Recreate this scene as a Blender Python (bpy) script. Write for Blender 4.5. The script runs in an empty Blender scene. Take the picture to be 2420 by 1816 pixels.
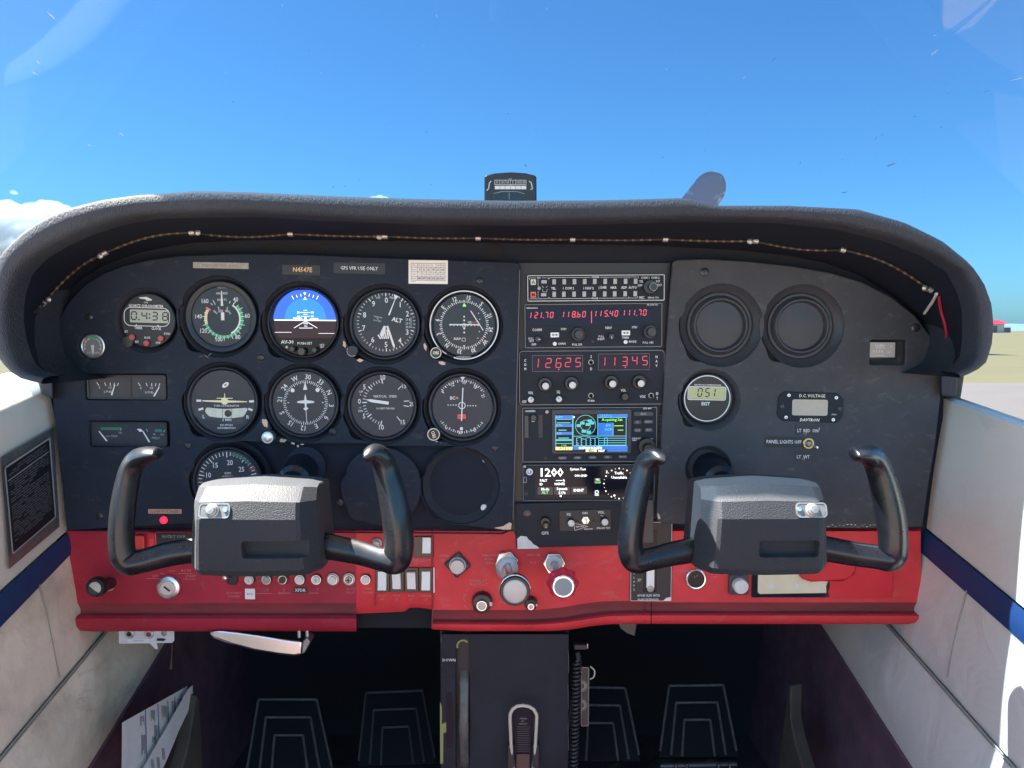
import bpy, bmesh, math, random
from mathutils import Vector, noise
random.seed(7)
SC = bpy.context.scene
COL = SC.collection
PI = math.pi
# ---------------------------------------------------------------- camera
F, CX, CY, HZ, D = 1828.0, 1210.0, 908.0, 782.0, 0.91      # photograph: focal length, centre and horizon in its pixels; metres to panel
TH = math.atan((CY - HZ) / F)
cam = bpy.data.cameras.new('camera'); camo = bpy.data.objects.new('camera', cam); COL.objects.link(camo)
cam.sensor_width = 36.0; cam.lens = F / 2420.0 * 36.0
cam.clip_start = 0.02; cam.clip_end = 60000
camo.location = (0, -D, 0); camo.rotation_euler = (PI / 2 - TH, 0, 0)
SC.camera = camo
# ---------------------------------------------------------------- world and sun
SUN = Vector((-0.50, 0.07, 0.856)).normalized()            # towards the sun
W = bpy.data.worlds.new('World'); SC.world = W; W.use_nodes = True
nt = W.node_tree; nt.nodes.clear()
sky = nt.nodes.new('ShaderNodeTexSky'); sky.sky_type = 'NISHITA'; sky.sun_disc = False
sky.sun_elevation = math.asin(SUN.z); sky.sun_rotation = math.atan2(SUN.x, SUN.y)
sky.altitude = 0; sky.air_density = 1.0; sky.dust_density = 0.7; sky.ozone_density = 6.0
bg = nt.nodes.new('ShaderNodeBackground'); bg.inputs[1].default_value = 0.05
wo = nt.nodes.new('ShaderNodeOutputWorld')
tint = nt.nodes.new('ShaderNodeMix'); tint.data_type = 'RGBA'; tint.blend_type = 'MULTIPLY'; tint.inputs[0].default_value = 1.0; tint.inputs[7].default_value = (0.62, 0.96, 1.0, 1)
nt.links.new(sky.outputs[0], tint.inputs[6]); nt.links.new(tint.outputs[2], bg.inputs[0]); nt.links.new(bg.outputs[0], wo.inputs[0])
sl = bpy.data.lights.new('sun', 'SUN'); sl.energy = 5.0; sl.angle = math.radians(0.5); sl.color = (1.0, 0.95, 0.86)
so = bpy.data.objects.new('sun', sl); COL.objects.link(so)
so.rotation_euler = (-SUN).to_track_quat('-Z', 'Y').to_euler()
SC.view_settings.view_transform = 'Standard'; SC.view_settings.look = 'None'
SC.view_settings.gamma = 1.0; SC.view_settings.use_curve_mapping = False
SC.view_settings.exposure = 3.25
SC.render.resolution_x = 1024; SC.render.resolution_y = 768
SC.cycles.use_denoising = True
SC.cycles.max_bounces = 8; SC.cycles.transparent_max_bounces = 12
SC.cycles.sample_clamp_indirect = 6.0; SC.cycles.volume_bounces = 6; SC.cycles.caustics_reflective = False; SC.cycles.caustics_refractive = False

# ---------------------------------------------------------------- pixel -> place
ct, st_ = math.cos(TH), math.sin(TH)
def ray(px, py):
    a, b = (px - CX) / F, (CY - py) / F
    return Vector((a, ct + b * st_, -st_ + b * ct))
def P(px, py, Y=0.0):
    d = ray(px, py); t = (Y + D) / d.y
    return Vector((d.x * t, Y, d.z * t))
def kk(Y): return (Y + D) / F
K0 = kk(0.0)
def WP(px, py, side, off=0.0):                               # point on the left (-1) or right (+1) cabin wall
    a, b = (0.520, 0.10) if side < 0 else (0.4835, 0.115)
    a -= off
    d = ray(px, py)                                         # x*side = a - b*(z+.4)*-1
    t = (a + b * 0.4) / (d.x * side - b * d.z)
    return Vector((d.x * t, -D + d.y * t, d.z * t))
def wx(y, z, side, off=0.0):
    a, b = (0.520, 0.10) if side < 0 else (0.4835, 0.115)
    return side * (a - off + b * (z + 0.4))

# ---------------------------------------------------------------- materials
MATS = {}
def mat(name, col, rough=0.5, metal=0.0, bump=0.0, bscale=900.0, var=0.0, vscale=40.0, emit=None, estr=1.0, spec=0.5, coat=0.0, sheen=0.0, stretch=None, col2=None, thr=None, vstretch=None, wrinkle=0.0, wear=None, wscale=55.0):
    m = bpy.data.materials.new(name); m.use_nodes = True; n = m.node_tree
    b = n.nodes['Principled BSDF']
    b.inputs['Base Color'].default_value = (*col, 1); b.inputs['Roughness'].default_value = rough
    b.inputs['Metallic'].default_value = metal; b.inputs['Specular IOR Level'].default_value = spec
    b.inputs['Coat Weight'].default_value = coat; b.inputs['Sheen Weight'].default_value = sheen
    tc = n.nodes.new('ShaderNodeTexCoord')
    def coords(s):
        if s is None: return tc.outputs['Object']
        mp = n.nodes.new('ShaderNodeMapping'); mp.inputs['Scale'].default_value = s
        n.links.new(tc.outputs['Object'], mp.inputs['Vector']); return mp.outputs[0]
    if bump:
        nz = n.nodes.new('ShaderNodeTexNoise'); nz.inputs['Scale'].default_value = bscale; nz.inputs['Detail'].default_value = 4
        n.links.new(coords(stretch), nz.inputs['Vector'])
        bp = n.nodes.new('ShaderNodeBump'); bp.inputs['Strength'].default_value = bump; bp.inputs['Distance'].default_value = 0.002
        n.links.new(nz.outputs[0], bp.inputs['Height']); n.links.new(bp.outputs[0], b.inputs['Normal'])
    if wrinkle:
        nz = n.nodes.new('ShaderNodeTexNoise'); nz.inputs['Scale'].default_value = 16; nz.inputs['Detail'].default_value = 5; nz.inputs['Distortion'].default_value = 0.8
        n.links.new(tc.outputs['Object'], nz.inputs['Vector'])
        b2 = n.nodes.new('ShaderNodeBump'); b2.inputs['Strength'].default_value = wrinkle; b2.inputs['Distance'].default_value = 0.012
        n.links.new(nz.outputs[0], b2.inputs['Height'])
        if bump: n.links.new(b2.outputs[0], bp.inputs['Normal'])
        else: n.links.new(b2.outputs[0], b.inputs['Normal'])
    if var or col2:
        nz = n.nodes.new('ShaderNodeTexNoise'); nz.inputs['Scale'].default_value = vscale; nz.inputs['Detail'].default_value = 6
        nz.inputs['Roughness'].default_value = 0.65
        n.links.new(coords(vstretch), nz.inputs['Vector'])
        rp = n.nodes.new('ShaderNodeValToRGB')
        lo, hi = thr or (0.3, 0.7)
        rp.color_ramp.elements[0].position = lo; rp.color_ramp.elements[1].position = hi
        c2 = col2 or tuple(c * (1 + var) for c in col); c1 = col if col2 else tuple(c * (1 - var) for c in col)
        rp.color_ramp.elements[0].color = (*c1, 1); rp.color_ramp.elements[1].color = (*c2, 1)
        n.links.new(nz.outputs[0], rp.inputs[0]); n.links.new(rp.outputs[0], b.inputs['Base Color'])
        mr = n.nodes.new('ShaderNodeMapRange'); mr.inputs['To Min'].default_value = max(0.02, rough - 0.08); mr.inputs['To Max'].default_value = min(1, rough + 0.1)
        n.links.new(nz.outputs[0], mr.inputs[0]); n.links.new(mr.outputs[0], b.inputs['Roughness'])
    if wear:
        wz = n.nodes.new('ShaderNodeTexNoise'); wz.inputs['Scale'].default_value = wscale; wz.inputs['Detail'].default_value = 9; wz.inputs['Roughness'].default_value = 0.72; wz.inputs['Distortion'].default_value = 0.6
        n.links.new(coords((1, 1, 1.7)), wz.inputs['Vector'])
        wr = n.nodes.new('ShaderNodeValToRGB'); wr.color_ramp.elements[0].position = 0.56; wr.color_ramp.elements[1].position = 0.78
        wr.color_ramp.elements[0].color = (0, 0, 0, 1); wr.color_ramp.elements[1].color = (1, 1, 1, 1); n.links.new(wz.outputs[0], wr.inputs[0])
        mx = n.nodes.new('ShaderNodeMix'); mx.data_type = 'RGBA'; mx.inputs[7].default_value = (*wear, 1); n.links.new(wr.outputs[0], mx.inputs[0])
        if b.inputs['Base Color'].links: n.links.new(b.inputs['Base Color'].links[0].from_socket, mx.inputs[6])
        else: mx.inputs[6].default_value = (*col, 1)
        n.links.new(mx.outputs[2], b.inputs['Base Color'])
    if emit:
        b.inputs['Emission Color'].default_value = (*emit, 1); b.inputs['Emission Strength'].default_value = estr
    MATS[name] = m
    return m
M = {}
def dm(key, *a, **k): M[key] = mat(key, *a, **k)
dm('panel', (0.020, 0.0265, 0.040), 0.55, spec=0.12, bump=0.10, bscale=1600, var=0.2, vscale=9, wear=(0.066, 0.070, 0.080))
dm('panel_lit', (0.058, 0.061, 0.068), 0.55, spec=0.12, bump=0.10, bscale=1600, var=0.2, vscale=9, wear=(0.12, 0.12, 0.12))  # lighter copy of panel: paints the extra light on the right side
dm('backing', (0.012, 0.016, 0.027), 0.7, spec=0.2, bump=0.15, bscale=900)
dm('recess', (0.040, 0.043, 0.052), 0.5, spec=0.15, bump=0.06, bscale=1200, var=0.1, vscale=25)  # lightened to stand in for light catching the dial rings
dm('rim', (0.030, 0.036, 0.048), 0.65, spec=0.3, bump=0.8, bscale=900, stretch=(1, 1, 0.35), var=0.15, vscale=14)
dm('bezel', (0.008, 0.012, 0.021), 0.35, spec=0.4)
dm('dial', (0.011, 0.018, 0.030), 0.6)
dm('dial_grey', (0.20, 0.21, 0.20), 0.6, var=0.15, vscale=300)
dm('black', (0.012, 0.013, 0.016), 0.45)
dm('gloss_black', (0.010, 0.011, 0.013), 0.18)
dm('radio', (0.017, 0.022, 0.031), 0.45, spec=0.15, bump=0.05, bscale=2500, var=0.15, vscale=20)
dm('radio_edge', (0.16, 0.17, 0.18), 0.3)
dm('key_dark', (0.035, 0.038, 0.045), 0.4)
dm('white', (0.70, 0.72, 0.71), 0.6)
dm('white_dim', (0.34, 0.36, 0.37), 0.6)
dm('white_faint', (0.13, 0.14, 0.15), 0.6)
dm('cream_print', (0.75, 0.70, 0.55), 0.6)
dm('gold_print', (0.75, 0.45, 0.22), 0.6)
dm('paper', (0.80, 0.79, 0.74), 0.7, var=0.05, vscale=60)
dm('dial_tube', (0.52, 0.56, 0.46), 0.35, var=0.15, vscale=120)
dm('flag_red', (0.85, 0.10, 0.09), 0.5)
dm('tape_tan', (0.40, 0.27, 0.18), 0.6, var=0.15, vscale=200)
dm('tape_peel', (0.03, 0.03, 0.034), 0.6, col2=(0.34, 0.32, 0.29), thr=(0.60, 0.64), vscale=110)
dm('meter_face', (0.42, 0.39, 0.36), 0.5)
dm('ink', (0.03, 0.03, 0.035), 0.7)
dm('ink_grey', (0.18, 0.18, 0.19), 0.7)
dm('ink_blue', (0.03, 0.09, 0.28), 0.7)
dm('tape', (0.33, 0.31, 0.27), 0.6, var=0.2, vscale=200)
dm('green', (0.03, 0.42, 0.20), 0.55)
dm('green_dim', (0.02, 0.15, 0.09), 0.55)
dm('yellow', (0.68, 0.62, 0.34), 0.6)
dm('needle_cream', (0.80, 0.72, 0.42), 0.6)
dm('redmark', (0.75, 0.20, 0.15), 0.6)
dm('red_dim', (0.28, 0.04, 0.05), 0.6)
dm('red_button', (0.42, 0.07, 0.06), 0.35)
dm('silver', (0.72, 0.72, 0.70), 0.32, metal=1.0, var=0.12, vscale=120)
dm('bright_metal', (0.86, 0.86, 0.84), 0.22, metal=1.0)
dm('brushed', (0.70, 0.71, 0.72), 0.4, metal=1.0, bump=0.05, bscale=800)
dm('dull_metal', (0.30, 0.30, 0.29), 0.45, metal=0.8, var=0.2, vscale=200)
dm('clip', (0.45, 0.45, 0.43), 0.4, metal=0.7)
dm('brass', (0.62, 0.47, 0.20), 0.35, metal=0.9)
dm('screw', (0.035, 0.036, 0.04), 0.25, metal=0.2)
dm('lcd', (0.40, 0.43, 0.37), 0.35)
dm('lcd_green', (0.44, 0.46, 0.22), 0.35)
dm('lcd_blank', (0.42, 0.38, 0.31), 0.3, var=0.12, vscale=30)
dm('lcd_ink', (0.02, 0.022, 0.02), 0.5)
dm('led', (0.3, 0.01, 0.02), 0.4, emit=(1.0, 0.12, 0.17), estr=0.11)
dm('led_soft', (0.3, 0.02, 0.03), 0.4, emit=(0.85, 0.12, 0.15), estr=0.0735)
dm('led_window', (0.008, 0.009, 0.035), 0.12, spec=0.2)
dm('lamp_red', (0.5, 0.01, 0.03), 0.25, emit=(0.9, 0.02, 0.06), estr=0.210)
dm('scr_black', (0.006, 0.008, 0.016), 0.12, spec=0.2)
dm('scr_blue', (0.01, 0.03, 0.15), 0.2, emit=(0.010, 0.065, 0.60), estr=0.2352)
dm('scr_azure', (0.01, 0.05, 0.2), 0.2, emit=(0.008, 0.14, 0.75), estr=0.2352)
dm('scr_brown', (0.010, 0.007, 0.009), 0.2, spec=0.2, emit=(0.045, 0.022, 0.032), estr=0.09)
dm('scr_white', (0.3, 0.3, 0.3), 0.3, emit=(0.85, 0.9, 1.0), estr=0.2205)
dm('scr_text', (0.5, 0.5, 0.5), 0.3, emit=(1.0, 1.0, 1.0), estr=0.1848)
dm('scr_yellow', (0.4, 0.4, 0.1), 0.3, emit=(0.85, 0.80, 0.30), estr=0.1470)
dm('scr_green', (0.1, 0.4, 0.1), 0.3, emit=(0.20, 0.85, 0.15), estr=0.1260)
dm('gps_blue', (0.01, 0.04, 0.12), 0.2, emit=(0.005, 0.10, 0.38), estr=0.1890)
dm('gps_cyan', (0.05, 0.2, 0.25), 0.3, emit=(0.10, 0.55, 0.68), estr=0.1260)
dm('gps_teal', (0.03, 0.2, 0.2), 0.3, emit=(0.05, 0.40, 0.36), estr=0.1365)
dm('scr_button', (0.03, 0.035, 0.045), 0.3)
dm('red_shaded', (0.35, 0.026, 0.046), 0.45, spec=0.2, bump=0.03, bscale=700, var=0.25, vscale=7, wear=(0.34, 0.09, 0.105), wscale=26, wrinkle=0.05)  # worn red darkened to paint the weaker light at the left
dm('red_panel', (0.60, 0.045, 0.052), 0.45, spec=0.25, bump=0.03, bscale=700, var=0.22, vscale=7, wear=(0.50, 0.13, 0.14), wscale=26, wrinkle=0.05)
dm('red_door', (0.58, 0.028, 0.040), 0.45, spec=0.25, bump=0.03, bscale=700, var=0.12, vscale=12)
dm('red_grime', (0.16, 0.045, 0.05), 0.6, var=0.35, vscale=20)
dm('red_print', (0.58, 0.20, 0.20), 0.6)
dm('red_knob', (0.62, 0.035, 0.07), 0.35)
dm('white_plastic', (0.80, 0.80, 0.76), 0.4, var=0.05, vscale=60)
dm('knob_black', (0.012, 0.012, 0.014), 0.3)
dm('yoke_black', (0.010, 0.011, 0.014), 0.28, spec=0.5, wear=(0.03, 0.03, 0.03), wscale=120, bump=0.03, bscale=900, var=0.07, vscale=60)
dm('yoke_hub', (0.015, 0.0175, 0.023), 0.62, spec=0.42, sheen=0.06, bump=0.4, bscale=850, var=0.12, vscale=40)
dm('wall_left', (0.86, 0.77, 0.60), 0.55, wrinkle=0.25, bump=0.08, bscale=800, col2=(0.44, 0.37, 0.27), thr=(0.40, 0.72), vscale=8, wear=(0.30, 0.235, 0.15), wscale=9)
dm('wall_right', (0.66, 0.63, 0.565), 0.55, wrinkle=0.25, bump=0.08, bscale=800, col2=(0.44, 0.405, 0.355), thr=(0.52, 0.85), vscale=8)
dm('trim_upper', (0.70, 0.67, 0.585), 0.5, wrinkle=0.10, wear=(0.56, 0.53, 0.47), wscale=14, bump=0.05, bscale=700, var=0.05, vscale=8)
dm('stripe', (0.006, 0.038, 0.125), 0.55, bump=0.05, bscale=900)
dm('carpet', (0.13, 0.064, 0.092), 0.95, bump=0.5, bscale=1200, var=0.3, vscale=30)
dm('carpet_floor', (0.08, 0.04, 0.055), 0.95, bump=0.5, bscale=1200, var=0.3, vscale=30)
dm('firewall', (0.010, 0.010, 0.014), 0.9)
dm('pedal', (0.005, 0.006, 0.008), 0.6, spec=0.15, bump=0.1, bscale=900)
dm('pedal_rib', (0.07, 0.068, 0.066), 0.5, var=0.4, vscale=120)
dm('pedestal', (0.024, 0.027, 0.034), 0.5, spec=0.15, bump=0.06, bscale=1500, var=0.22, vscale=14)
dm('rubber', (0.018, 0.018, 0.02), 0.45)
dm('wheel', (0.10, 0.095, 0.085), 0.4, bump=0.1, bscale=500, var=0.4, vscale=90)
dm('hanger', (0.62, 0.55, 0.42), 0.5)
dm('olive', (0.30, 0.30, 0.10), 0.6)
dm('brown', (0.14, 0.07, 0.055), 0.6)
dm('chip', (0.62, 0.46, 0.34), 0.8, var=0.2, vscale=400)
dm('chip_white', (0.62, 0.63, 0.62), 0.7, var=0.1, vscale=100)
dm('wire_dark', (0.03, 0.024, 0.022), 0.6)
dm('wire_band', (0.17, 0.10, 0.06), 0.6, var=0.3, vscale=60)
dm('wire_red', (0.42, 0.03, 0.06), 0.4)
dm('wire_white', (0.65, 0.65, 0.62), 0.5)
dm('compass_body', (0.008, 0.009, 0.012), 0.3)
dm('prop', (0.27, 0.29, 0.37), 0.5, col2=(0.60, 0.62, 0.66), thr=(0.56, 0.62), vscale=24)
dm('cowl', (0.7, 0.7, 0.7), 0.4)
dm('grass', (0.195, 0.135, 0.055), 0.95, col2=(0.165, 0.122, 0.046), thr=(0.35, 0.7), vscale=0.12, vstretch=(1, 4, 1))
dm('tarmac', (0.20, 0.14, 0.105), 0.9, var=0.06, vscale=0.8)
dm('hill', (0.16, 0.22, 0.32), 1.0, var=0.1, vscale=0.002)  # blue-grey colour stands in for haze over the far hills
dm('hangar_roof', (0.55, 0.03, 0.05), 0.6)
dm('hangar_wall', (0.70, 0.68, 0.62), 0.7)
dm('shed', (0.16, 0.20, 0.25), 0.7)
dm('skin', (0.75, 0.75, 0.74), 0.35)
dm('pocket', (0.075, 0.065, 0.05), 0.8, var=0.3, vscale=25)
dm('key_grey', (0.40, 0.42, 0.42), 0.45)
dm('key_cream', (0.62, 0.62, 0.52), 0.45)
dm('key_red', (0.70, 0.13, 0.10), 0.45)
dm('radio_knob', (0.035, 0.037, 0.042), 0.5)
dm('white_cap', (0.62, 0.63, 0.60), 0.4, var=0.06, vscale=300)
dm('silver_soft', (0.42, 0.43, 0.43), 0.45, metal=0.5, var=0.06, vscale=80)
dm('cap_blue', (0.22, 0.265, 0.29), 0.5)
dm('dark_metal', (0.07, 0.07, 0.07), 0.4, metal=0.6)
dm('bracket_dark', (0.06, 0.06, 0.062), 0.4, metal=0.5, var=0.4, vscale=150)
dm('lamp_red_dull', (0.55, 0.05, 0.04), 0.4)
dm('cream_box', (0.66, 0.60, 0.42), 0.5, var=0.08, vscale=30)
dm('pedal_rib_shaded', (0.032, 0.032, 0.034), 0.5, var=0.4, vscale=120)  # darker copy of pedal_rib: paints the shade on one pedal
dm('cover', (0.040, 0.043, 0.050), 0.42, spec=0.35, bump=0.04, bscale=900, var=0.1, vscale=30)
dm('seam', (0.30, 0.275, 0.235), 0.8)
dm('red_groove', (0.30, 0.045, 0.052), 0.6, spec=0.2, col2=(0.115, 0.045, 0.045), thr=(0.38, 0.72), vscale=14, vstretch=(0.6, 1, 3))
dm('plate_worn', (0.16, 0.16, 0.155), 0.5, metal=0.5, var=0.3, vscale=200)
# thin clear sheets
def sheet_mat(name, gloss, tint=(1, 1, 1)):
    m = bpy.data.materials.new(name); m.use_nodes = True; n = m.node_tree; n.nodes.clear()
    o = n.nodes.new('ShaderNodeOutputMaterial'); t = n.nodes.new('ShaderNodeBsdfTransparent'); g = n.nodes.new('ShaderNodeBsdfGlossy')
    g.inputs['Roughness'].default_value = 0.04; g.inputs['Color'].default_value = (0.9, 0.95, 1, 1)
    x = n.nodes.new('ShaderNodeMixShader'); x.inputs[0].default_value = gloss
    n.links.new(t.outputs[0], x.inputs[1]); n.links.new(g.outputs[0], x.inputs[2])
    t.inputs['Color'].default_value = (*tint, 1); n.links.new(x.outputs[0], o.inputs[0]); M[name] = m
sheet_mat('glass', 0.008)
sheet_mat('windshield', 0.012, (0.240, 0.312, 0.40))                 # blue tint added to dim the sky behind the screen
dm('headliner', (0.55, 0.53, 0.48), 0.8, bump=0.1, bscale=600)
# ---------------------------------------------------------------- mesh builder; local axes: u right, v up, w towards the pilot, in photograph pixels
TXT = {}
def text_mesh(s, bold=0.0):
    key = (s, bold)
    if key not in TXT:
        c = bpy.data.curves.new('t', 'FONT'); c.body = s; c.align_x = 'CENTER'; c.align_y = 'CENTER'; c.size = 1.37
        c.resolution_u = 2 if len(s) < 4 else 1; c.offset = bold; c.fill_mode = 'FRONT'
        o = bpy.data.objects.new('t', c); m = bpy.data.meshes.new_from_object(o)
        vs = [(v.co.x, v.co.y) for v in m.vertices]; fs = [tuple(p.vertices) for p in m.polygons]
        if vs:
            y0 = (max(v[1] for v in vs) + min(v[1] for v in vs)) / 2; x0 = (max(v[0] for v in vs) + min(v[0] for v in vs)) / 2
            vs = [(x - x0, y - y0) for x, y in vs]
        bpy.data.objects.remove(o); bpy.data.curves.remove(c); bpy.data.meshes.remove(m)
        TXT[key] = (vs, fs)
    return TXT[key]
SEG = {'0': 'abcdef', '1': 'bc', '2': 'abged', '3': 'abgcd', '4': 'fgbc', '5': 'afgcd', '6': 'afgedc', '7': 'abc', '8': 'abcdefg', '9': 'abcdfg', 'b': 'fgedc', ' ': ''}
class MB:
    def __init__(s, k=K0): s.v = []; s.f = []; s.k = k
    def add(s, vs, fs):
        o = len(s.v); s.v += [tuple(v) for v in vs]; s.f += [tuple(i + o for i in f) for f in fs]; return s
    def poly(s, pts, w=0.0): return s.add([(u, v, w) for u, v in pts], [tuple(range(len(pts)))])
    def prism(s, pts, w0, w1):
        n = len(pts)
        return s.add([(u, v, w0) for u, v in pts] + [(u, v, w1) for u, v in pts],
                     [tuple(range(n))[::-1], tuple(range(n, 2 * n))] + [(i, (i + 1) % n, (i + 1) % n + n, i + n) for i in range(n)])
    def rect(s, u0, v0, u1, v1, w=0.0): return s.poly([(u0, v0), (u1, v0), (u1, v1), (u0, v1)], w)
    def box(s, u0, v0, w0, u1, v1, w1): return s.prism([(u0, v0), (u1, v0), (u1, v1), (u0, v1)], w0, w1)
    def rpts(s, u0, v0, u1, v1, r, n=5):
        out = []
        for cu, cv, a in ((u1 - r, v1 - r, 0), (u0 + r, v1 - r, 90), (u0 + r, v0 + r, 180), (u1 - r, v0 + r, 270)):
            for i in range(n + 1):
                t = math.radians(a + 90 * i / n); out.append((cu + r * math.cos(t), cv + r * math.sin(t)))
        return out
    def rbox(s, u0, v0, w0, u1, v1, w1, r, n=5): return s.prism(s.rpts(u0, v0, u1, v1, r, n), w0, w1)
    def rframe(s, u0, v0, u1, v1, r, t, w):                  # thin outline of a rounded rectangle
        a = s.rpts(u0, v0, u1, v1, r); b = s.rpts(u0 + t, v0 + t, u1 - t, v1 - t, max(r * 0.05, r - t)); n = len(a)
        return s.add([(u, v, w) for u, v in a] + [(u, v, w) for u, v in b], [(i, (i + 1) % n, (i + 1) % n + n, i + n) for i in range(n)])
    def disc(s, r, w=0.0, cu=0.0, cv=0.0, n=40, ry=None):
        return s.poly([(cu + r * math.cos(2 * PI * i / n), cv + (ry or r) * math.sin(2 * PI * i / n)) for i in range(n)], w)
    def arc(s, r0, r1, a0, a1, w=0.0, cu=0.0, cv=0.0, n=None):   # band, degrees
        n = n or max(3, int(abs(a1 - a0) / 6)); vs = []
        for i in range(n + 1):
            t = math.radians(a0 + (a1 - a0) * i / n); c, q = math.cos(t), math.sin(t)
            vs += [(cu + r0 * c, cv + r0 * q, w), (cu + r1 * c, cv + r1 * q, w)]
        return s.add(vs, [(2 * i, 2 * i + 1, 2 * i + 3, 2 * i + 2) for i in range(n)])
    def line(s, p, q, t=1.0, w=0.0, t2=None):
        dx, dy = q[0] - p[0], q[1] - p[1]; L = math.hypot(dx, dy) or 1; nx, ny = -dy / L / 2, dx / L / 2; t2 = t if t2 is None else t2
        return s.poly([(p[0] + nx * t, p[1] + ny * t), (p[0] - nx * t, p[1] - ny * t), (q[0] - nx * t2, q[1] - ny * t2), (q[0] + nx * t2, q[1] + ny * t2)], w)
    def tick(s, a, r0, r1, t=1.2, w=0.0, cu=0.0, cv=0.0):
        c, q = math.cos(math.radians(a)), math.sin(math.radians(a))
        return s.line((cu + r0 * c, cv + r0 * q), (cu + r1 * c, cv + r1 * q), t, w)
    def text(s, t, u, v, h, w=0.0, rot=0.0, bold=0.0, sx=1.0, slant=0.0):
        vs, fs = text_mesh(t, bold); c, q = math.cos(math.radians(rot)), math.sin(math.radians(rot))
        out = []
        for x, y in vs:
            x, y = (x * sx + y * slant) * h, y * h
            out.append((u + x * c - y * q, v + x * q + y * c, w))
        return s.add(out, fs)
    def seg(s, t, u, v, h, wd, step, th, w=0.0, slant=0.1):    # seven-segment digits; u, v = centre of the first
        for ch in t:
            if ch in '.:':
                for yy in ([-0.5] if ch == '.' else [-0.25, 0.25]):
                    s.rect(u - step * 0.5 - th * 0.6 + yy * h * slant, v + yy * h - th * 0.6, u - step * 0.5 + th * 0.6 + yy * h * slant, v + yy * h + th * 0.6, w)
                continue
            a, b, g = wd / 2, h / 2, th * 0.35
            S = {'a': ((-a + g, b), (a - g, b)), 'd': ((-a + g, -b), (a - g, -b)), 'g': ((-a + g, 0), (a - g, 0)), 'f': ((-a, b - g), (-a, g)), 'e': ((-a, -g), (-a, -b + g)),
                 'b': ((a, b - g), (a, g)), 'c': ((a, -g), (a, -b + g))}
            for k in SEG[ch]:
                (x0, y0), (x1, y1) = S[k]
                if ch == '1': x0 = x1 = 0
                s.line((u + x0 + y0 * slant, v + y0), (u + x1 + y1 * slant, v + y1), th, w)
            u += step
        return s
    def lathe(s, prof, cu=0.0, cv=0.0, n=40, lean=(0.0, 0.0), lobes=0, depth=0.0):   # profile [(r, w)]; lean moves it sideways per unit w
        vs = []; fs = []
        for r, w in prof:
            for i in range(n):
                t = 2 * PI * i / n; rr = r * (1 + depth * math.cos(lobes * t)) if lobes else r
                vs.append((cu + lean[0] * w + rr * math.cos(t), cv + lean[1] * w + rr * math.sin(t), w))
        for j in range(len(prof) - 1):
            for i in range(n):
                fs.append((j * n + i, j * n + (i + 1) % n, (j + 1) * n + (i + 1) % n, (j + 1) * n + i))
        if prof[0][0] > 0.01: fs.append(tuple(range(n))[::-1])
        m = (len(prof) - 1) * n
        if prof[-1][0] > 0.01: fs.append(tuple(m + i for i in range(n)))
        return s.add(vs, fs)
    def ringlathe(s, prof, cu=0.0, cv=0.0, n=56):             # open surface of revolution
        vs = [(cu + r * math.cos(2 * PI * i / n), cv + r * math.sin(2 * PI * i / n), w) for r, w in prof for i in range(n)]
        return s.add(vs, [(j * n + i, j * n + (i + 1) % n, (j + 1) * n + (i + 1) % n, (j + 1) * n + i) for j in range(len(prof) - 1) for i in range(n)])
    def hexnut(s, r, w0, w1, cu=0.0, cv=0.0, a=0.0):
        return s.prism([(cu + r * math.cos(a + i * PI / 3), cv + r * math.sin(a + i * PI / 3)) for i in range(6)], w0, w1)
    def plate(s, loops, w0, w1, bev):                         # flat plate with holes and rounded edges
        c = bpy.data.curves.new('c', 'CURVE'); c.dimensions = '2D'; c.fill_mode = 'BOTH'; c.extrude = (w1 - w0) / 2 - bev; c.bevel_depth = bev; c.bevel_resolution = 2; c.offset = -bev
        for lp in loops:
            sp = c.splines.new('POLY'); sp.points.add(len(lp) - 1); sp.use_cyclic_u = True
            for p, (u, v) in zip(sp.points, lp): p.co = (u, v, 0, 1)
        o = bpy.data.objects.new('c', c); m = bpy.data.meshes.new_from_object(o)
        s.add([(v.co.x, v.co.y, v.co.z + (w0 + w1) / 2) for v in m.vertices], [tuple(p.vertices) for p in m.polygons])
        bpy.data.objects.remove(o); bpy.data.curves.remove(c); bpy.data.meshes.remove(m); return s
    def build(s, name, m, parent=None, bevel=0.0, smooth=35, segs=2, world=False, normals=True):
        me = bpy.data.meshes.new(name); k = s.k
        me.from_pydata(s.v if world else [(u * k, -w * k, v * k) for u, v, w in s.v], [], s.f)
        me.update()
        if normals:
            b = bmesh.new(); b.from_mesh(me); bmesh.ops.recalc_face_normals(b, faces=b.faces); b.to_mesh(me); b.free()
        if smooth:
            me.polygons.foreach_set('use_smooth', [True] * len(me.polygons)); me.set_sharp_from_angle(angle=math.radians(smooth))
        me.materials.append(M[m] if isinstance(m, str) else m)
        o = bpy.data.objects.new(name, me); COL.objects.link(o)
        if parent is not None: o.parent = parent
        if bevel:
            md = o.modifiers.new('bevel', 'BEVEL'); md.width = bevel; md.segments = segs; md.limit_method = 'ANGLE'; md.angle_limit = math.radians(40)
        return o
def tag(o, label, cat, group=None):
    o['label'] = label; o['category'] = cat
    if group: o['group'] = group
    return o
def thing(name, label, cat, px, py, Y=0.0, rot=0.0, group=None):
    o = bpy.data.objects.new(name, None); COL.objects.link(o); o.empty_display_size = 0.01
    o.location = P(px, py, Y); o.rotation_euler = (0, math.radians(rot), 0)
    return tag(o, label, cat, group)
def wthing(name, label, cat, loc=(0, 0, 0), group=None):
    o = bpy.data.objects.new(name, None); COL.objects.link(o); o.empty_display_size = 0.01; o.location = loc
    return tag(o, label, cat, group)
def struct(o): o['kind'] = 'structure'; return o
def loc(x0, y0, s, cx, cy): return lambda x, y: (x0 + x * s - cx, cy - (y0 + y * s))
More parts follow.
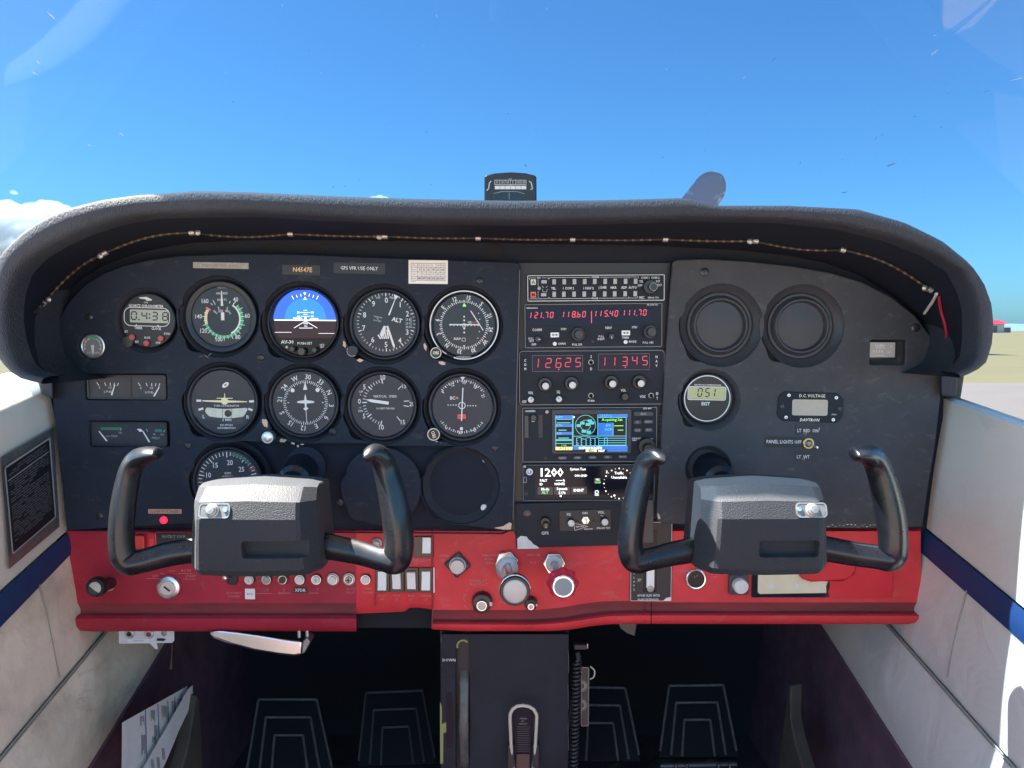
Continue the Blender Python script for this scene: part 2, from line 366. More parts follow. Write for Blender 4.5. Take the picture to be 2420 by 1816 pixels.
def catmull(pts, n=8):
    pts = [Vector(p) for p in pts]; out = []
    for i in range(len(pts) - 1):
        p0, p1, p2, p3 = pts[max(i - 1, 0)], pts[i], pts[i + 1], pts[min(i + 2, len(pts) - 1)]
        for j in range(n):
            t = j / n
            out.append(0.5 * ((2 * p1) + (p2 - p0) * t + (2 * p0 - 5 * p1 + 4 * p2 - p3) * t * t + (3 * p1 - p0 - 3 * p2 + p3) * t ** 3))
    out.append(pts[-1]); return out
def tube(mb, pts, r, n=8, cap=True):                          # round tube through points
    pts = [Vector(p) for p in pts]; rs = r if isinstance(r, (list, tuple)) else [r] * len(pts)
    o = len(mb.v); up = None
    for i, p in enumerate(pts):
        t = (pts[min(i + 1, len(pts) - 1)] - pts[max(i - 1, 0)]).normalized()
        if up is None: up = Vector((0, 0, 1)) if abs(t.z) < 0.9 else Vector((1, 0, 0))
        a = t.cross(up).normalized(); b = a.cross(t).normalized(); up = b
        for j in range(n):
            q = 2 * PI * j / n; mb.v.append(tuple(p + rs[i] * (a * math.cos(q) + b * math.sin(q))))
    for i in range(len(pts) - 1):
        for j in range(n): mb.f.append((o + i * n + j, o + i * n + (j + 1) % n, o + (i + 1) * n + (j + 1) % n, o + (i + 1) * n + j))
    if cap:
        mb.f.append(tuple(o + j for j in range(n))[::-1]); e = o + (len(pts) - 1) * n; mb.f.append(tuple(e + j for j in range(n)))
    return mb
def resample(pts, n):
    pts = [Vector((*p, 0)) for p in pts]; L = [0.0]
    for a, b in zip(pts, pts[1:]): L.append(L[-1] + (b - a).length)
    out = []
    for i in range(n):
        t = L[-1] * i / (n - 1); j = 0
        while j < len(pts) - 2 and L[j + 1] < t: j += 1
        f = (t - L[j]) / ((L[j + 1] - L[j]) or 1); q = pts[j].lerp(pts[j + 1], min(1, f)); out.append((q.x, q.y))
    return out
def grid(mb, rows):                                           # quad sheet from rows of world points
    o = len(mb.v); n = len(rows[0])
    for r in rows: mb.v += [tuple(p) for p in r]
    for i in range(len(rows) - 1):
        for j in range(n - 1): mb.f.append((o + i * n + j, o + i * n + j + 1, o + (i + 1) * n + j + 1, o + (i + 1) * n + j))
    return mb
def cut(o, cutter, ang=30):                                           # carve a recess, then drop the cutter
    md = o.modifiers.new('cut', 'BOOLEAN'); md.object = cutter; md.operation = 'DIFFERENCE'; md.solver = 'EXACT'
    bpy.context.view_layer.update(); dg = bpy.context.evaluated_depsgraph_get()
    me = bpy.data.meshes.new_from_object(o.evaluated_get(dg)); o.modifiers.clear(); old = o.data; o.data = me; bpy.data.meshes.remove(old)
    cm = cutter.data; bpy.data.objects.remove(cutter); bpy.data.meshes.remove(cm)
    me.polygons.foreach_set('use_smooth', [True] * len(me.polygons)); me.set_sharp_from_angle(angle=math.radians(ang))
# ================================================================ outside
GZ = -1.6
g = MB().add([(-9000, -3000, GZ), (9000, -3000, GZ), (9000, 12000, GZ), (-9000, 12000, GZ)], [(0, 1, 2, 3)]).build('grass_field', 'grass', world=True); struct(g)
g = MB().add([(-120, -60, GZ + .004), (120, -60, GZ + .004), (120, 22.8, GZ + .004), (-120, 22.8, GZ + .004)], [(0, 1, 2, 3)]).build('tarmac', 'tarmac', world=True); struct(g)
hm = MB(); rows = [[], [], []]
for i in range(81):
    x = -9000 + 225 * i; h = 70 + 60 * noise.noise((x * 0.0006, 3.1, 0)) + 25 * noise.noise((x * 0.003, 7.7, 0))
    rows[0].append((x, 8000, GZ - 5)); rows[1].append((x, 8600, GZ + h * 0.75)); rows[2].append((x, 9400, GZ + h))
grid(hm, rows); struct(hm.build('hills', 'hill', world=True))
hx, hy = P(2331, 782, 600).x, 600
r = wthing('hangar', 'distant hangar with a red roof at the edge of the dry field', 'hangar', (hx, hy, GZ))
m = MB(); m.add([(-3, -4, 0), (4.0, -4, 0), (4.0, 4, 0), (-3, 4, 0), (-3, -4, 3.2), (4.0, -4, 3.2), (4.0, 4, 3.2), (-3, 4, 3.2)], [(0, 1, 5, 4), (1, 2, 6, 5), (2, 3, 7, 6), (3, 0, 4, 7), (4, 5, 6, 7)]); m.build('wall', 'hangar_wall', r, world=True)
m = MB(); m.add([(-3.6, -4.6, 3.2), (5.4, -4.6, 3.2), (5.4, 4.6, 3.2), (-3.6, 4.6, 3.2), (-3.2, 0, 4.7), (4.6, 0, 4.7)], [(0, 1, 5, 4), (2, 3, 4, 5), (1, 2, 5), (3, 0, 4), (3, 2, 1, 0)]); m.build('roof', 'hangar_roof', r, world=True)
m = MB(); m.add([(-1.5, -4.05, 0), (1.5, -4.05, 0), (1.5, -4.05, 2.6), (-1.5, -4.05, 2.6)], [(0, 1, 2, 3)]); m.build('door', 'shed', r, world=True)
hang = r; hang.scale = (2.1, 2.1, 2.1)
p = P(2374, 782, 640)
r = wthing('shed', 'small grey shed beside the red-roofed hangar', 'shed', (p.x, 640, GZ)); r.scale = (2, 2, 2)
m = MB(); m.add([(-1.6, -1.5, 0), (1.6, -1.5, 0), (1.6, 1.5, 0), (-1.6, 1.5, 0), (-1.6, -1.5, 2.1), (1.6, -1.5, 2.1), (1.6, 1.5, 2.1), (-1.6, 1.5, 2.1)], [(0, 1, 5, 4), (1, 2, 6, 5), (2, 3, 7, 6), (3, 0, 4, 7)]); m.build('wall', 'shed', r, world=True)
m = MB(); m.add([(-1.8, -1.7, 2.1), (1.8, -1.7, 2.1), (1.8, 1.7, 2.1), (-1.8, 1.7, 2.1), (-1.8, 0, 2.9), (1.8, 0, 2.9)], [(0, 1, 5, 4), (2, 3, 4, 5), (1, 2, 5), (3, 0, 4)]); m.build('roof', 'hill', r, world=True)
# clouds: heaps of billows far away, white in the sun
cm = bpy.data.materials.new('cloud'); cm.use_nodes = True; n_ = cm.node_tree; n_.nodes.clear()
co = n_.nodes.new('ShaderNodeOutputMaterial'); cv = n_.nodes.new('ShaderNodeVolumePrincipled'); cv.inputs['Color'].default_value = (1, 1, 1, 1)
cv.inputs['Density'].default_value = 0.02; cv.inputs['Anisotropy'].default_value = 0.0
n_.links.new(cv.outputs[0], co.inputs['Volume']); M['cloud'] = cm
def cloud(label, blobs, Y, seed):
    b = bmesh.new(); rnd = random.Random(seed)
    for px, py, rp in blobs:
        c = P(px, py, Y); R = rp * kk(Y)
        res = bmesh.ops.create_icosphere(b, subdivisions=4, radius=1.0)
        for v in res['verts']:
            d = v.co.copy(); q = 1 + 0.30 * noise.noise(d * 1.6 + Vector((px, py, seed))) + 0.16 * noise.noise(d * 4.0 + Vector((py, px, 1))) + 0.08 * noise.noise(d * 9.0 + Vector((py, px, 1)))
            v.co = c + Vector((d.x * R * q * 1.25, d.y * R * q, max(d.z * R * q, -0.35 * R)))
    me = bpy.data.meshes.new('cloud'); b.to_mesh(me); b.free()
    md = None
    me.materials.append(cm); o = bpy.data.objects.new('cloud', me); COL.objects.link(o)
    md = o.modifiers.new('remesh', 'REMESH'); md.mode = 'VOXEL'; md.voxel_size = 9.0
    return tag(o, label, 'cloud', 'clouds low over the horizon')
cloud('large white cumulus heaped low behind the left end of the glareshield', [(-30, 520, 44), (8, 505, 30), (40, 515, 34), (75, 512, 28), (108, 500, 26), (135, 505, 26), (20, 560, 40), (70, 560, 40), (-20, 590, 40), (40, 600, 44), (-80, 550, 50)], 4200, 1)
cloud('tiny white cloud puff above the heaped cumulus', [(30, 456, 7), (36, 458, 6)], 4200, 2)
cloud('small flat cloud peeking over the glareshield left of the compass', [(880, 470, 7), (897, 468, 8), (912, 471, 7)], 4200, 3)
# propeller and nose ahead of the windshield
HUB = Vector((0.0, 1.25, -0.27)); TIP = P(1706, 414, 1.25)
r = wthing('propeller', 'scuffed grey propeller blade rising above the right of the glareshield', 'propeller', HUB)
dv = (TIP - HUB); L = dv.length; dv.normalize(); nv = Vector((dv.z, 0, -dv.x))
for sgn in (1, -1):
    m = MB(); N = 40; sec = []
    for i in range(N + 1):
        t = 1 - (1 - i / N) ** 1.8; wdt = 0.030 + 0.020 * math.sin(min(1, t * 1.25) * PI * 0.62)
        if t > 0.93: wdt *= math.sqrt(max(0.0, 1 - ((t - 0.93) / 0.07) ** 2)) + 0.02
        tw = math.radians(58 - 42 * t); th = 0.014 * (1 - 0.75 * t)
        c = dv * (0.04 + (L - 0.04) * t) * sgn
        a = nv * math.cos(tw) * sgn + Vector((0, 1, 0)) * math.sin(tw); bn = Vector((0, math.cos(tw), 0)) - nv * math.sin(tw) * sgn
        sec.append([c + a * wdt * math.cos(q) + bn * th * math.sin(q) for q in [2 * PI * j / 14 for j in range(15)]])
    grid(m, sec); m.build('blade', 'prop', r, world=True, smooth=60)
m = MB(); prof = [(0.0, 0.26), (0.05, 0.24), (0.10, 0.15), (0.13, 0.05), (0.135, -0.06), (0.10, -0.08)]
vs = [(q * math.cos(2 * PI * i / 24), w, q * math.sin(2 * PI * i / 24)) for q, w in prof for i in range(24)]
m.add(vs, [(j * 24 + i, j * 24 + (i + 1) % 24, (j + 1) * 24 + (i + 1) % 24, (j + 1) * 24 + i) for j in range(len(prof) - 1) for i in range(24)])
m.build('spinner', 'cowl', r, world=True)
m = MB(); rows = []
for y, hw, zt, zb in ((0.50, 0.50, 0.02, -0.75), (0.75, 0.46, -0.01, -0.72), (1.0, 0.40, -0.05, -0.66), (1.15, 0.30, -0.09, -0.55)):
    rows.append([(hw * max(-1, min(1, 1.25 * math.cos(a))), y, (zt + zb) / 2 + (zt - zb) / 2 * max(-1, min(1, 1.2 * math.sin(a)))) for a in [2 * PI * j / 28 for j in range(29)]])
grid(m, rows); m.f.append(tuple(len(rows[0]) * 3 + j for j in range(28)))
tag(m.build('engine_cowling', 'cowl', world=True, smooth=60), 'white engine cowling ahead of the windshield, below the line of sight', 'cowling')

# ================================================================ cabin shell
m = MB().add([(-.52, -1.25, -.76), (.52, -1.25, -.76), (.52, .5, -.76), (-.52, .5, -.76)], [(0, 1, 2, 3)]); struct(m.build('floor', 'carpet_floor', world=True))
def yz(px, py, side): q = WP(px, py, side); return q.y, q.z
def row(a, b, side):                                         # line on the wall through two pixels
    (y0, z0), (y1, z1) = yz(*a, side), yz(*b, side); s_ = (z1 - z0) / (y1 - y0)
    return lambda y: z0 + s_ * (y - y0)
def wallstrip(f, g_, y0, y1, side, off, n=14, m_=6, dent=0.0):
    rows = []
    for j in range(m_ + 1):
        r_ = []
        for i in range(n + 1):
            y = y0 + (y1 - y0) * i / n; a, b = f(y), g_(y); z = a + (b - a) * j / m_; e = math.sin(PI * j / m_) * dent
            r_.append((wx(y, z, side, off + e), y, z))
        rows.append(r_)
    return rows
def side_wall(side, nm, label, sill, st, sb, seam, vseam, carpet, yf, wall_m):
    r = wthing('side_wall', label, 'side wall', (0, 0, 0))
    YB = -0.75
    fs, ft, fb, fm, fc = row(*sill, side), row(*st, side), row(*sb, side), row(*seam, side), row(*carpet, side)
    m = MB(); rows = wallstrip(fs, ft, 0.03, YB, side, 0.0, dent=0.002)
    top = []
    for k_, (dx, dz) in enumerate(((0.10, 0.012), (0.06, 0.022), (0.022, 0.020), (0.006, 0.010)) if side < 0 else ((0.10, -0.055), (0.055, -0.022), (0.022, -0.003), (0.006, 0.002))):
        top.append([(wx(y, fs(y), side, 0) + side * dx, y, fs(y) + dz) for y in [0.03 + (YB - 0.03) * i / 14 for i in range(15)]])
    grid(m, top + rows); m.build('upper_trim', 'trim_upper', r, world=True, smooth=60)
    m = MB(); grid(m, wallstrip(ft, fb, 0.03, YB, side, 0.003, m_=3, dent=0.002)); m.build('stripe', 'stripe', r, world=True)
    m = MB(); grid(m, wallstrip(fb, fm, 0.12, YB, side, 0.001, n=18, dent=0.002)); m.build('lower_trim', wall_m, r, world=True, smooth=60)
    fcl = lambda y: min(fc(y), fm(y) - 0.004)
    m = MB(); grid(m, wallstrip(fm, fcl, yf, YB, side, 0.004, n=24, dent=0.008)); m.build('kick_panel', wall_m, r, world=True, smooth=60)
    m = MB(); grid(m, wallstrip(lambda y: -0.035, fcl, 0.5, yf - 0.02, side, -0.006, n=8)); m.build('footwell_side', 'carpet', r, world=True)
    for f_, y0_ in ((fm, 0.10),):
        for dz in (0.0016, -0.0016):
            m = MB(); tube(m, [(wx(y, f_(y), side, 0.005), y, f_(y) + dz) for y in [y0_ + (YB - y0_) * i / 20 for i in range(21)]], 0.0009, 6); m.build('seam', 'seam', r, world=True)
    pts = [WP(*q, side, 0.0032) for q in vseam]
    m = MB(); tube(m, catmull(pts, 5), 0.0008, 6); m.build('seam', 'seam', r, world=True)
    m = MB(); rows = [[(wx(0, z, side, -0.03), y, z) for y in (0.505, 0.2, 0.035)] for z in (-0.03, -0.3, -0.78)]; grid(m, rows); rows = [[(wx(0, z, side, -0.03), y, z if z < -.2 else fs(y) - .002) for y in (0.035, -0.3, -0.8)] for z in (-0.1, -0.4, -0.78)]; grid(m, rows); m.build('outer_skin', 'skin', r, world=True)
    m = MB(); grid(m, [[(side * x, y, -0.030) for x in (0.455, 0.62)] for y in (0.036, 0.505)]); m.build('sun_stop_plate', 'backing', r, world=True)  # unseen plate added to stop sun leaking into the footwell
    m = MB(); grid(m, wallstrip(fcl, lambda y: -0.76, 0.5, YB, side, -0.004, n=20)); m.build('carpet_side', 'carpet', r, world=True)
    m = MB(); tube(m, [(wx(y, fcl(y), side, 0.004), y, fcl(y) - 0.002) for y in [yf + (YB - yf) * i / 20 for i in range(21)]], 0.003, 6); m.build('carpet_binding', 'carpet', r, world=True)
    return r
side_wall(-1, 'left', 'stained cream left cabin wall with a blue stripe', ((121, 931), (0, 987)), ((152, 1260), (0, 1396)), ((155, 1317), (0, 1477)),
          ((237, 1500), (0, 1782)), [(93, 1382), (112, 1460), (128, 1540), (141, 1600)], ((374, 1535), (202, 1812)), 0.24, 'wall_left')
side_wall(1, 'right', 'pale grey right cabin wall with a blue stripe', ((2240, 946), (2420, 1012)), ((2190, 1249), (2419, 1436)), ((2182, 1306), (2419, 1515)),
          ((2142, 1517), (2408, 1816)), [(2285, 1395), (2268, 1460), (2252, 1530), (2238, 1600)], ((1951, 1483), (2165, 1816)), 0.30, 'wall_right')
# headliner overhead, out of frame
m = MB(); rows = [[(x, y, 0.50 + 0.03 * (1 - (x / .5) ** 2)) for x in (-.5, -.35, -.2, 0, .2, .35, .5)] for y in (-.16, -.5, -.9, -1.3)]; rows += [[(x, y, z + .03) for x, y, z in q] for q in rows[::-1]]; rows.append(rows[0]); grid(m, rows)
struct(m.build('ceiling', 'headliner', world=True, smooth=40))
# placard on the left wall
def onwall(pts, side, off): return [WP(px, py, side, off) for px, py in pts]
S4 = 170 / 672.0
q0 = [(8, 1087), (124, 1022), (139, 1236), (24, 1330)]
r = wthing('operating_placard', 'black printed operating placard in a grey frame on the left wall', 'placard', WP(70, 1160, -1))
base = WP(70, 1160, -1)
def quad_on(name, q, off, m_, th=0.0):
    a = onwall(q, -1, off); b = onwall(q, -1, off - th) if th else None
    mb = MB()
    if th: mb.add([p - base for p in a] + [p - base for p in b], [(0, 1, 2, 3), (4, 5, 6, 7), (0, 1, 5, 4), (1, 2, 6, 5), (2, 3, 7, 6), (3, 0, 4, 7)])
    else: mb.add([p - base for p in a], [(0, 1, 2, 3)])
    return mb.build(name, m_, r, world=True, smooth=0)
quad_on('frame', [(1, 1082), (127, 1010), (141, 1245), (22, 1345)], 0.007, 'dull_metal', 0.006)
face = [(10, 1105), (119, 1033), (133, 1222), (29, 1312)]
quad_on('face', face, 0.0085, 'black', 0.003)
def bil(q, s_, t): 
    a = Vector(q[0]).lerp(Vector(q[1]), s_); b = Vector(q[3]).lerp(Vector(q[2]), s_); return tuple(a.lerp(b, t))
mb = MB(); rnd = random.Random(4)
def wq(mb, q, off=0.0092): mb.add([p - base for p in onwall(q, -1, off)], [(0, 1, 2, 3)])
for t0, t1 in ((0.0, 0.022), (0.985, 1.0)): wq(mb, [bil(face, 0, t0), bil(face, 1, t0), bil(face, 1, t1), bil(face, 0, t1)])
for s0, s1 in ((0, 0.03), (0.97, 1.0)): wq(mb, [bil(face, s0, 0), bil(face, s1, 0), bil(face, s1, 1), bil(face, s0, 1)])
wq(mb, [bil(face, .05, .17), bil(face, .95, .155), bil(face, .95, .165), bil(face, .05, .18)])
mb.build('border', 'white_dim', r, world=True, smooth=0)
mb = MB()
for i in range(30):
    t = 0.06 + 0.028 * i
    if i in (3,): continue
    s_ = 0.08 + (0.0 if i % 7 else 0.1)
    while s_ < 0.9:
        l_ = rnd.uniform(0.05, 0.16)
        if not (8 < i < 12 and s_ > 0.5) and rnd.random() > 0.12:
            wq(mb, [bil(face, s_, t), bil(face, min(.93, s_ + l_), t), bil(face, min(.93, s_ + l_), t + 0.011), bil(face, s_, t + 0.011)])
        s_ += l_ + 0.02
mb.build('lettering', 'white_faint', r, world=True, smooth=0)

# ================================================================ glareshield
OUT = [(108, 908), (60, 897), (25, 876), (0, 842), (-12, 793), (-14, 740), (-8, 660), (0, 614), (14, 593), (54, 552), (108, 514), (163, 492), (244, 472), (325, 461), (461, 451)], \
      [(461, 451), (597, 454), (800, 464), (1000, 470), (1206, 474), (1420, 473), (1600, 468), (1632, 470), (1662, 479), (1688, 486), (1860, 486)], \
      [(1860, 486), (2024, 494), (2133, 525), (2221, 569), (2287, 624), (2320, 670), (2338, 720), (2343, 770), (2338, 820), (2322, 862), (2298, 878), (2262, 893)]
INN = [(118, 890), (80, 882), (52, 860), (34, 805), (26, 752), (30, 698), (49, 644), (81, 609), (136, 576), (190, 552), (271, 525), (353, 511), (461, 508)], \
      [(461, 508), (597, 507), (800, 518), (1000, 526), (1206, 528), (1420, 525), (1620, 519), (1700, 519), (1860, 522)], \
      [(1860, 522), (1990, 536), (2110, 565), (2200, 600), (2262, 640), (2288, 687), (2300, 734), (2301, 805), (2295, 848), (2276, 868), (2248, 880)]
JUN = [(128, 905), (118, 860), (114, 800), (125, 745), (150, 700), (190, 662), (250, 625), (330, 597), (400, 583), (461, 574)], \
      [(461, 574), (597, 568), (800, 568), (1100, 573), (1300, 577), (1550, 581), (1750, 592), (1860, 604)], \
      [(1860, 604), (1950, 622), (2030, 650), (2110, 700), (2170, 752), (2212, 810), (2226, 850), (2232, 892)]
NS = (34, 44, 34); RO, RI, RJ = [], [], []
for k_ in range(3):
    a, b, c = resample(OUT[k_], NS[k_]), resample(INN[k_], NS[k_]), resample(JUN[k_], NS[k_])
    s_ = 0 if k_ == 0 else 1
    RO += a[s_:]; RI += b[s_:]; RJ += c[s_:]
r = wthing('glareshield', 'padded black vinyl glareshield arching over the whole instrument panel', 'glareshield', (0, 0, 0))
YR = -0.12; rows = []
for i in range(len(RO)):
    o, n_i, j = P(*RO[i], YR), P(*RI[i], YR), P(*RJ[i], 0.012)
    d = (o - n_i); L = d.length; d.normalize()
    sec = []
    base_deck = Vector((o.x * 0.985, 0.46, min(o.z, o.z * 0.96)))
    sec.append(Vector((o.x, 0.505, o.z - 0.006))); sec.append(Vector((o.x, 0.2, o.z - 0.003))); sec.append(Vector((o.x, -0.06, o.z - 0.0008)))
    for q in range(9):                                        # padded nose
        a_ = PI * (q / 8.0); cc = math.cos(a_); pw = math.copysign(abs(cc) ** 0.55, cc)
        sec.append(n_i + d * (L * (0.5 + 0.5 * pw)) + Vector((0, 0.020 - 0.030 * math.sin(a_) ** 0.4, 0)))
    sec.append(n_i.lerp(j, 0.33) + Vector((0, 0.01, 0))); sec.append(n_i.lerp(j, 0.7)); sec.append(j)
    rows.append(sec)
m = MB(); grid(m, [q[:12] for q in rows]); m.build('rim', 'rim', r, world=True, smooth=80)
m = MB(); grid(m, [q[11:] for q in rows]); und = m; fw = [(P(*q, YR).x, .5, P(*q, YR).z - .007) for q in RO]; struct(MB().add([(-.6, .5, -.76)] + [(-.6, .5, -.04)] + fw + [(.6, .5, -.04), (.6, .5, -.76)], [tuple(range(len(fw) + 4))]).build('firewall', 'firewall', world=True)); m.build('underside', 'backing', r, world=True, smooth=80)
from mathutils.bvhtree import BVHTree
BV = BVHTree.FromPolygons(und.v, und.f)
def PU(px, py, off):                                          # point just below the underside of the glareshield
    d = ray(px, py).normalized(); h = BV.ray_cast(Vector((0, -D, 0)), d)
    return (h[0] if h[0] is not None else P(px, py, -.01)) - d * off
for nm, pts in (('end_post', [(2222, 872), (2262, 872), (2262, 940), (2224, 936)]),):
    a = [P(*q, -0.02) for q in pts]; b = [P(*q, 0.03) for q in pts]
    m = MB().add(a + b, [(0, 1, 2, 3), (4, 5, 6, 7), (0, 1, 5, 4), (1, 2, 6, 5), (2, 3, 7, 6), (3, 0, 4, 7)]); m.build(nm, 'rim', r, world=True, bevel=0.002)
for nm, pts in (('end_post', [(84, 884), (124, 884), (126, 944), (98, 930)]),):
    a = [P(*q, -0.02) for q in pts]; b = [P(*q, 0.03) for q in pts]
    m = MB().add(a + b, [(0, 1, 2, 3), (4, 5, 6, 7), (0, 1, 5, 4), (1, 2, 6, 5), (2, 3, 7, 6), (3, 0, 4, 7)]); m.build(nm, 'rim', r, world=True, bevel=0.002)
# lamp wire clipped under the glareshield
CL = [(104, 716), (249, 598), (454, 550), (687, 553), (910, 559), (1130, 563), (1353, 566), (1572, 566), (1785, 570), (1991, 591), (2197, 685)]
YW = -0.048
path = []
for (a, b) in zip(CL, CL[1:]):
    for i in range(12):
        t = i / 12.0; sag = {0: -16, 1: -13, 2: 9, 3: 2, 4: 2, 8: 9, 9: -16}.get(CL.index(a), 2) * math.sin(PI * t)
        path.append((a[0] + (b[0] - a[0]) * t, a[1] + (b[1] - a[1]) * t + sag))
path.append(CL[-1]); path = [(82, 738)] + path
r = wthing('lamp_wire', 'dark braided lamp wire with tan bands strung under the glareshield', 'wire', PU(82, 738, .005)); b0 = PU(82, 738, .005)
wp = [PU(*q, .005) - b0 for q in path]
m = MB(); tube(m, wp, 0.0014, 7); m.build('sheath', 'wire_dark', r, world=True, smooth=80)
LW = [0.0]
for a, b in zip(wp, wp[1:]): LW.append(LW[-1] + (b - a).length)
def along(t):
    j = 0
    while j < len(wp) - 2 and LW[j + 1] < t: j += 1
    return wp[j].lerp(wp[j + 1], (t - LW[j]) / ((LW[j + 1] - LW[j]) or 1))
t = .012
while t < LW[-1] - .01:
    q = along(t)
    if not any((q - (PU(*c, .005) - b0)).length < 0.012 for c in CL):
        m = MB(); tube(m, [along(t), along(t + .0030)], 0.0016, 7); m.build('band', 'wire_band', r, world=True, smooth=80)
    t += .0092
for i, c in enumerate(CL):
    a = CL[min(i + 1, 10)]; b = CL[max(i - 1, 0)]; an = math.atan2(-(a[1] - b[1]), a[0] - b[0])
    o = thing('cable_clip', ['leftmost cable clip on the lamp wire, with a white screw', 'second cable clip from the left on the lamp wire', 'third cable clip from the left on the lamp wire', 'fourth cable clip from the left on the lamp wire',
              'fifth cable clip from the left on the lamp wire', 'middle cable clip on the lamp wire, below the compass', 'fifth cable clip from the right on the lamp wire', 'fourth cable clip from the right on the lamp wire', 'third cable clip from the right on the lamp wire',
              'second cable clip from the right on the lamp wire', 'rightmost cable clip, where red and white wires hang down'][i], 'cable clip', c[0], c[1], YW, -math.degrees(an), 'cable clips under the glareshield'); o.location = PU(*c, .005)
    kz = kk(o.location.y)
    m = MB(kz); m.ringlathe([(5.4, 0), (6.6, 0)], n=4); m.v = []; m.f = []
    rows = []
    for q in range(13):
        t = PI * 2 * q / 12 * 0.92 + 0.3
        rows.append([(-6, 6.6 * math.cos(t), 6.6 * math.sin(t)), (6, 6.6 * math.cos(t), 6.6 * math.sin(t))])
    grid(m, rows); m.build('band', 'clip', o, smooth=60)
    m = MB(kz); m.box(-6, 5.6, -7, 6, 17, -5); m.build('tab', 'clip', o, bevel=0.0002)
    if i in (0, 1, 2, 4, 8, 10):
        m = MB(kz); m.lathe([(7, 2), (7, 4), (4, 7), (0, 8)], cu=14 if i in (0, 2) else -13, cv=-2, n=14); m.build('screw', 'clip', o)
for nm, col, pts, lab in (('lamp_lead', 'wire_white', [(2213, 695), (2205, 712), (2194, 728), (2185, 741)], 'short white wire end hanging at the right of the panel'),
                          ('lamp_lead', 'wire_red', [(2219, 702), (2224, 735), (2233, 765), (2237, 790), (2234, 811), (2224, 824)], 'red wire hanging down at the right of the panel')):
    m = MB(); pp = catmull([PU(*q, .004) for i, q in enumerate(pts)], 6); tube(m, pp, 0.0017, 8)
    tag(m.build(nm, col, world=True, smooth=80), lab, 'wire')
# compass on the deck
r = thing('compass', 'black magnetic compass standing on top of the glareshield', 'compass', 1206, 440, -0.02)
k = kk(-0.02); L_ = loc(1000, 380, 0.36166, 1206, 440)
a = [L_(402, 262), L_(403, 110), L_(410, 98), L_(470, 84), L_(575, 77), L_(670, 84), L_(730, 98), L_(738, 110), L_(740, 262)]
a = [(u * (-D - 0.0) / (-D), v) for u, v in a]
bot = [(a[0][0], -38)] + a + [(a[-1][0], -38)]
m = MB(k); m.prism(bot, -95, 0); m.build('housing', 'compass_body', r, bevel=0.0018, segs=3)
m = MB(k); m.rframe(*L_(468, 158), *L_(672, 128), 1.2, 1.0, 0.4)
for i in range(1, 6): x = 468 + i * 34; m.line(L_(x, 129), L_(x, 157), 0.8, 0.4)
for i, s_ in enumerate(('N', '30', '60', 'E', '120', '150')): m.text(s_, *L_(485 + 34 * i, 143), 5.2, 0.45, sx=0.8)
m.text('FOR', *L_(570, 122), 2.6, 0.4); m.text('STEER', *L_(570, 160), 2.4, 0.4, sx=0.9)
for sx_ in (0, 1):
    pts = [(448, 135), (436, 145), (430, 183), (418, 195), (448, 188)] if not sx_ else [(690, 135), (704, 145), (712, 183), (700, 188), (716, 181)]
    for p_, q_ in zip(pts, pts[1:-1] if not sx_ else pts[1:4]): m.line(L_(*p_), L_(*q_), 2.0, 0.4)
m.build('lettering', 'white', r)
for i in range(6):
    m = MB(k); m.box(*L_(470 + 34 * i, 187), 0.1, *L_(502 + 34 * i, 165), 0.6); m.build('correction_card', 'paper', r)
m = MB(k); m.rbox(*L_(462, 255), -1, *L_(662, 208), 0.5, 6); m.build('window', 'gloss_black', r)
m = MB(k); m.line(L_(462, 214), L_(520, 201), 1.2, 0.8); m.line(L_(520, 201), L_(610, 201), 1.2, 0.8); m.line(L_(610, 201), L_(662, 216), 1.2, 0.8); m.line(L_(562, 208), L_(562, 252), 1.0, 0.8); m.build('lubber_line', 'dull_metal', r)
# windshield: one curved sheet with an added dark tint
r = wthing('windshield', 'curved windshield with an added tint, specks and small scratches', 'windshield', (0, 0.46, 0.1))
def wpt(s_, t):                                               # s across -1..1, t up 0..1
    x = 0.68 * math.sin(s_ * 1.35) / math.sin(1.35); y = 0.455 - 0.44 * (1 - math.cos(s_ * 1.35)) / (1 - math.cos(1.35)) - 0.60 * t * (1 - 0.95 * s_ * s_)  # pane sides held forward so the sun passes clear of the tint
    return Vector((x, y, 0.06 + 0.44 * t - 0.26 * s_ * s_ * (1 - t)))
m = MB(); grid(m, [[wpt(-1 + 2 * i / 40.0, t / 16.0) - Vector((0, 0.46, 0.1)) for i in range(41)] for t in range(17)])
m.build('pane', 'windshield', r, world=True, smooth=80)
rnd = random.Random(11)
def on_shield(px, py):
    d = ray(px, py); best = None; o = Vector((0, -D, 0))
    for i in range(121):
        s_ = -1 + i / 60.0
        for t in range(41):
            q = wpt(s_, t / 40.0); w_ = q - o; c = w_.cross(d).length / d.length
            if best is None or c < best[0]: best = (c, s_, t / 40.0)
    _, s0, t0 = best; st = 0.02
    for _k in range(14):
        for ds, dt in ((st, 0), (-st, 0), (0, st), (0, -st)):
            a_, b_ = max(-1, min(1, s0 + ds)), max(0, min(1, t0 + dt)); c = (wpt(a_, b_) - o).cross(d).length
            if c < best[0] * d.length: best = (c / d.length, a_, b_)
        if (best[1], best[2]) == (s0, t0): st *= 0.5
        s0, t0 = best[1], best[2]
    return s0, t0
def faint(name, col, a):
    m_ = bpy.data.materials.new(name); m_.use_nodes = True; n = m_.node_tree; p_ = n.nodes['Principled BSDF']; p_.inputs['Base Color'].default_value = (*col, 1); p_.inputs['Roughness'].default_value = 0.8; p_.inputs['Alpha'].default_value = a; M[name] = m_
faint('speck_dark', (0.10, 0.14, 0.22), 0.7); faint('speck_light', (0.5, 0.55, 0.6), 0.55)
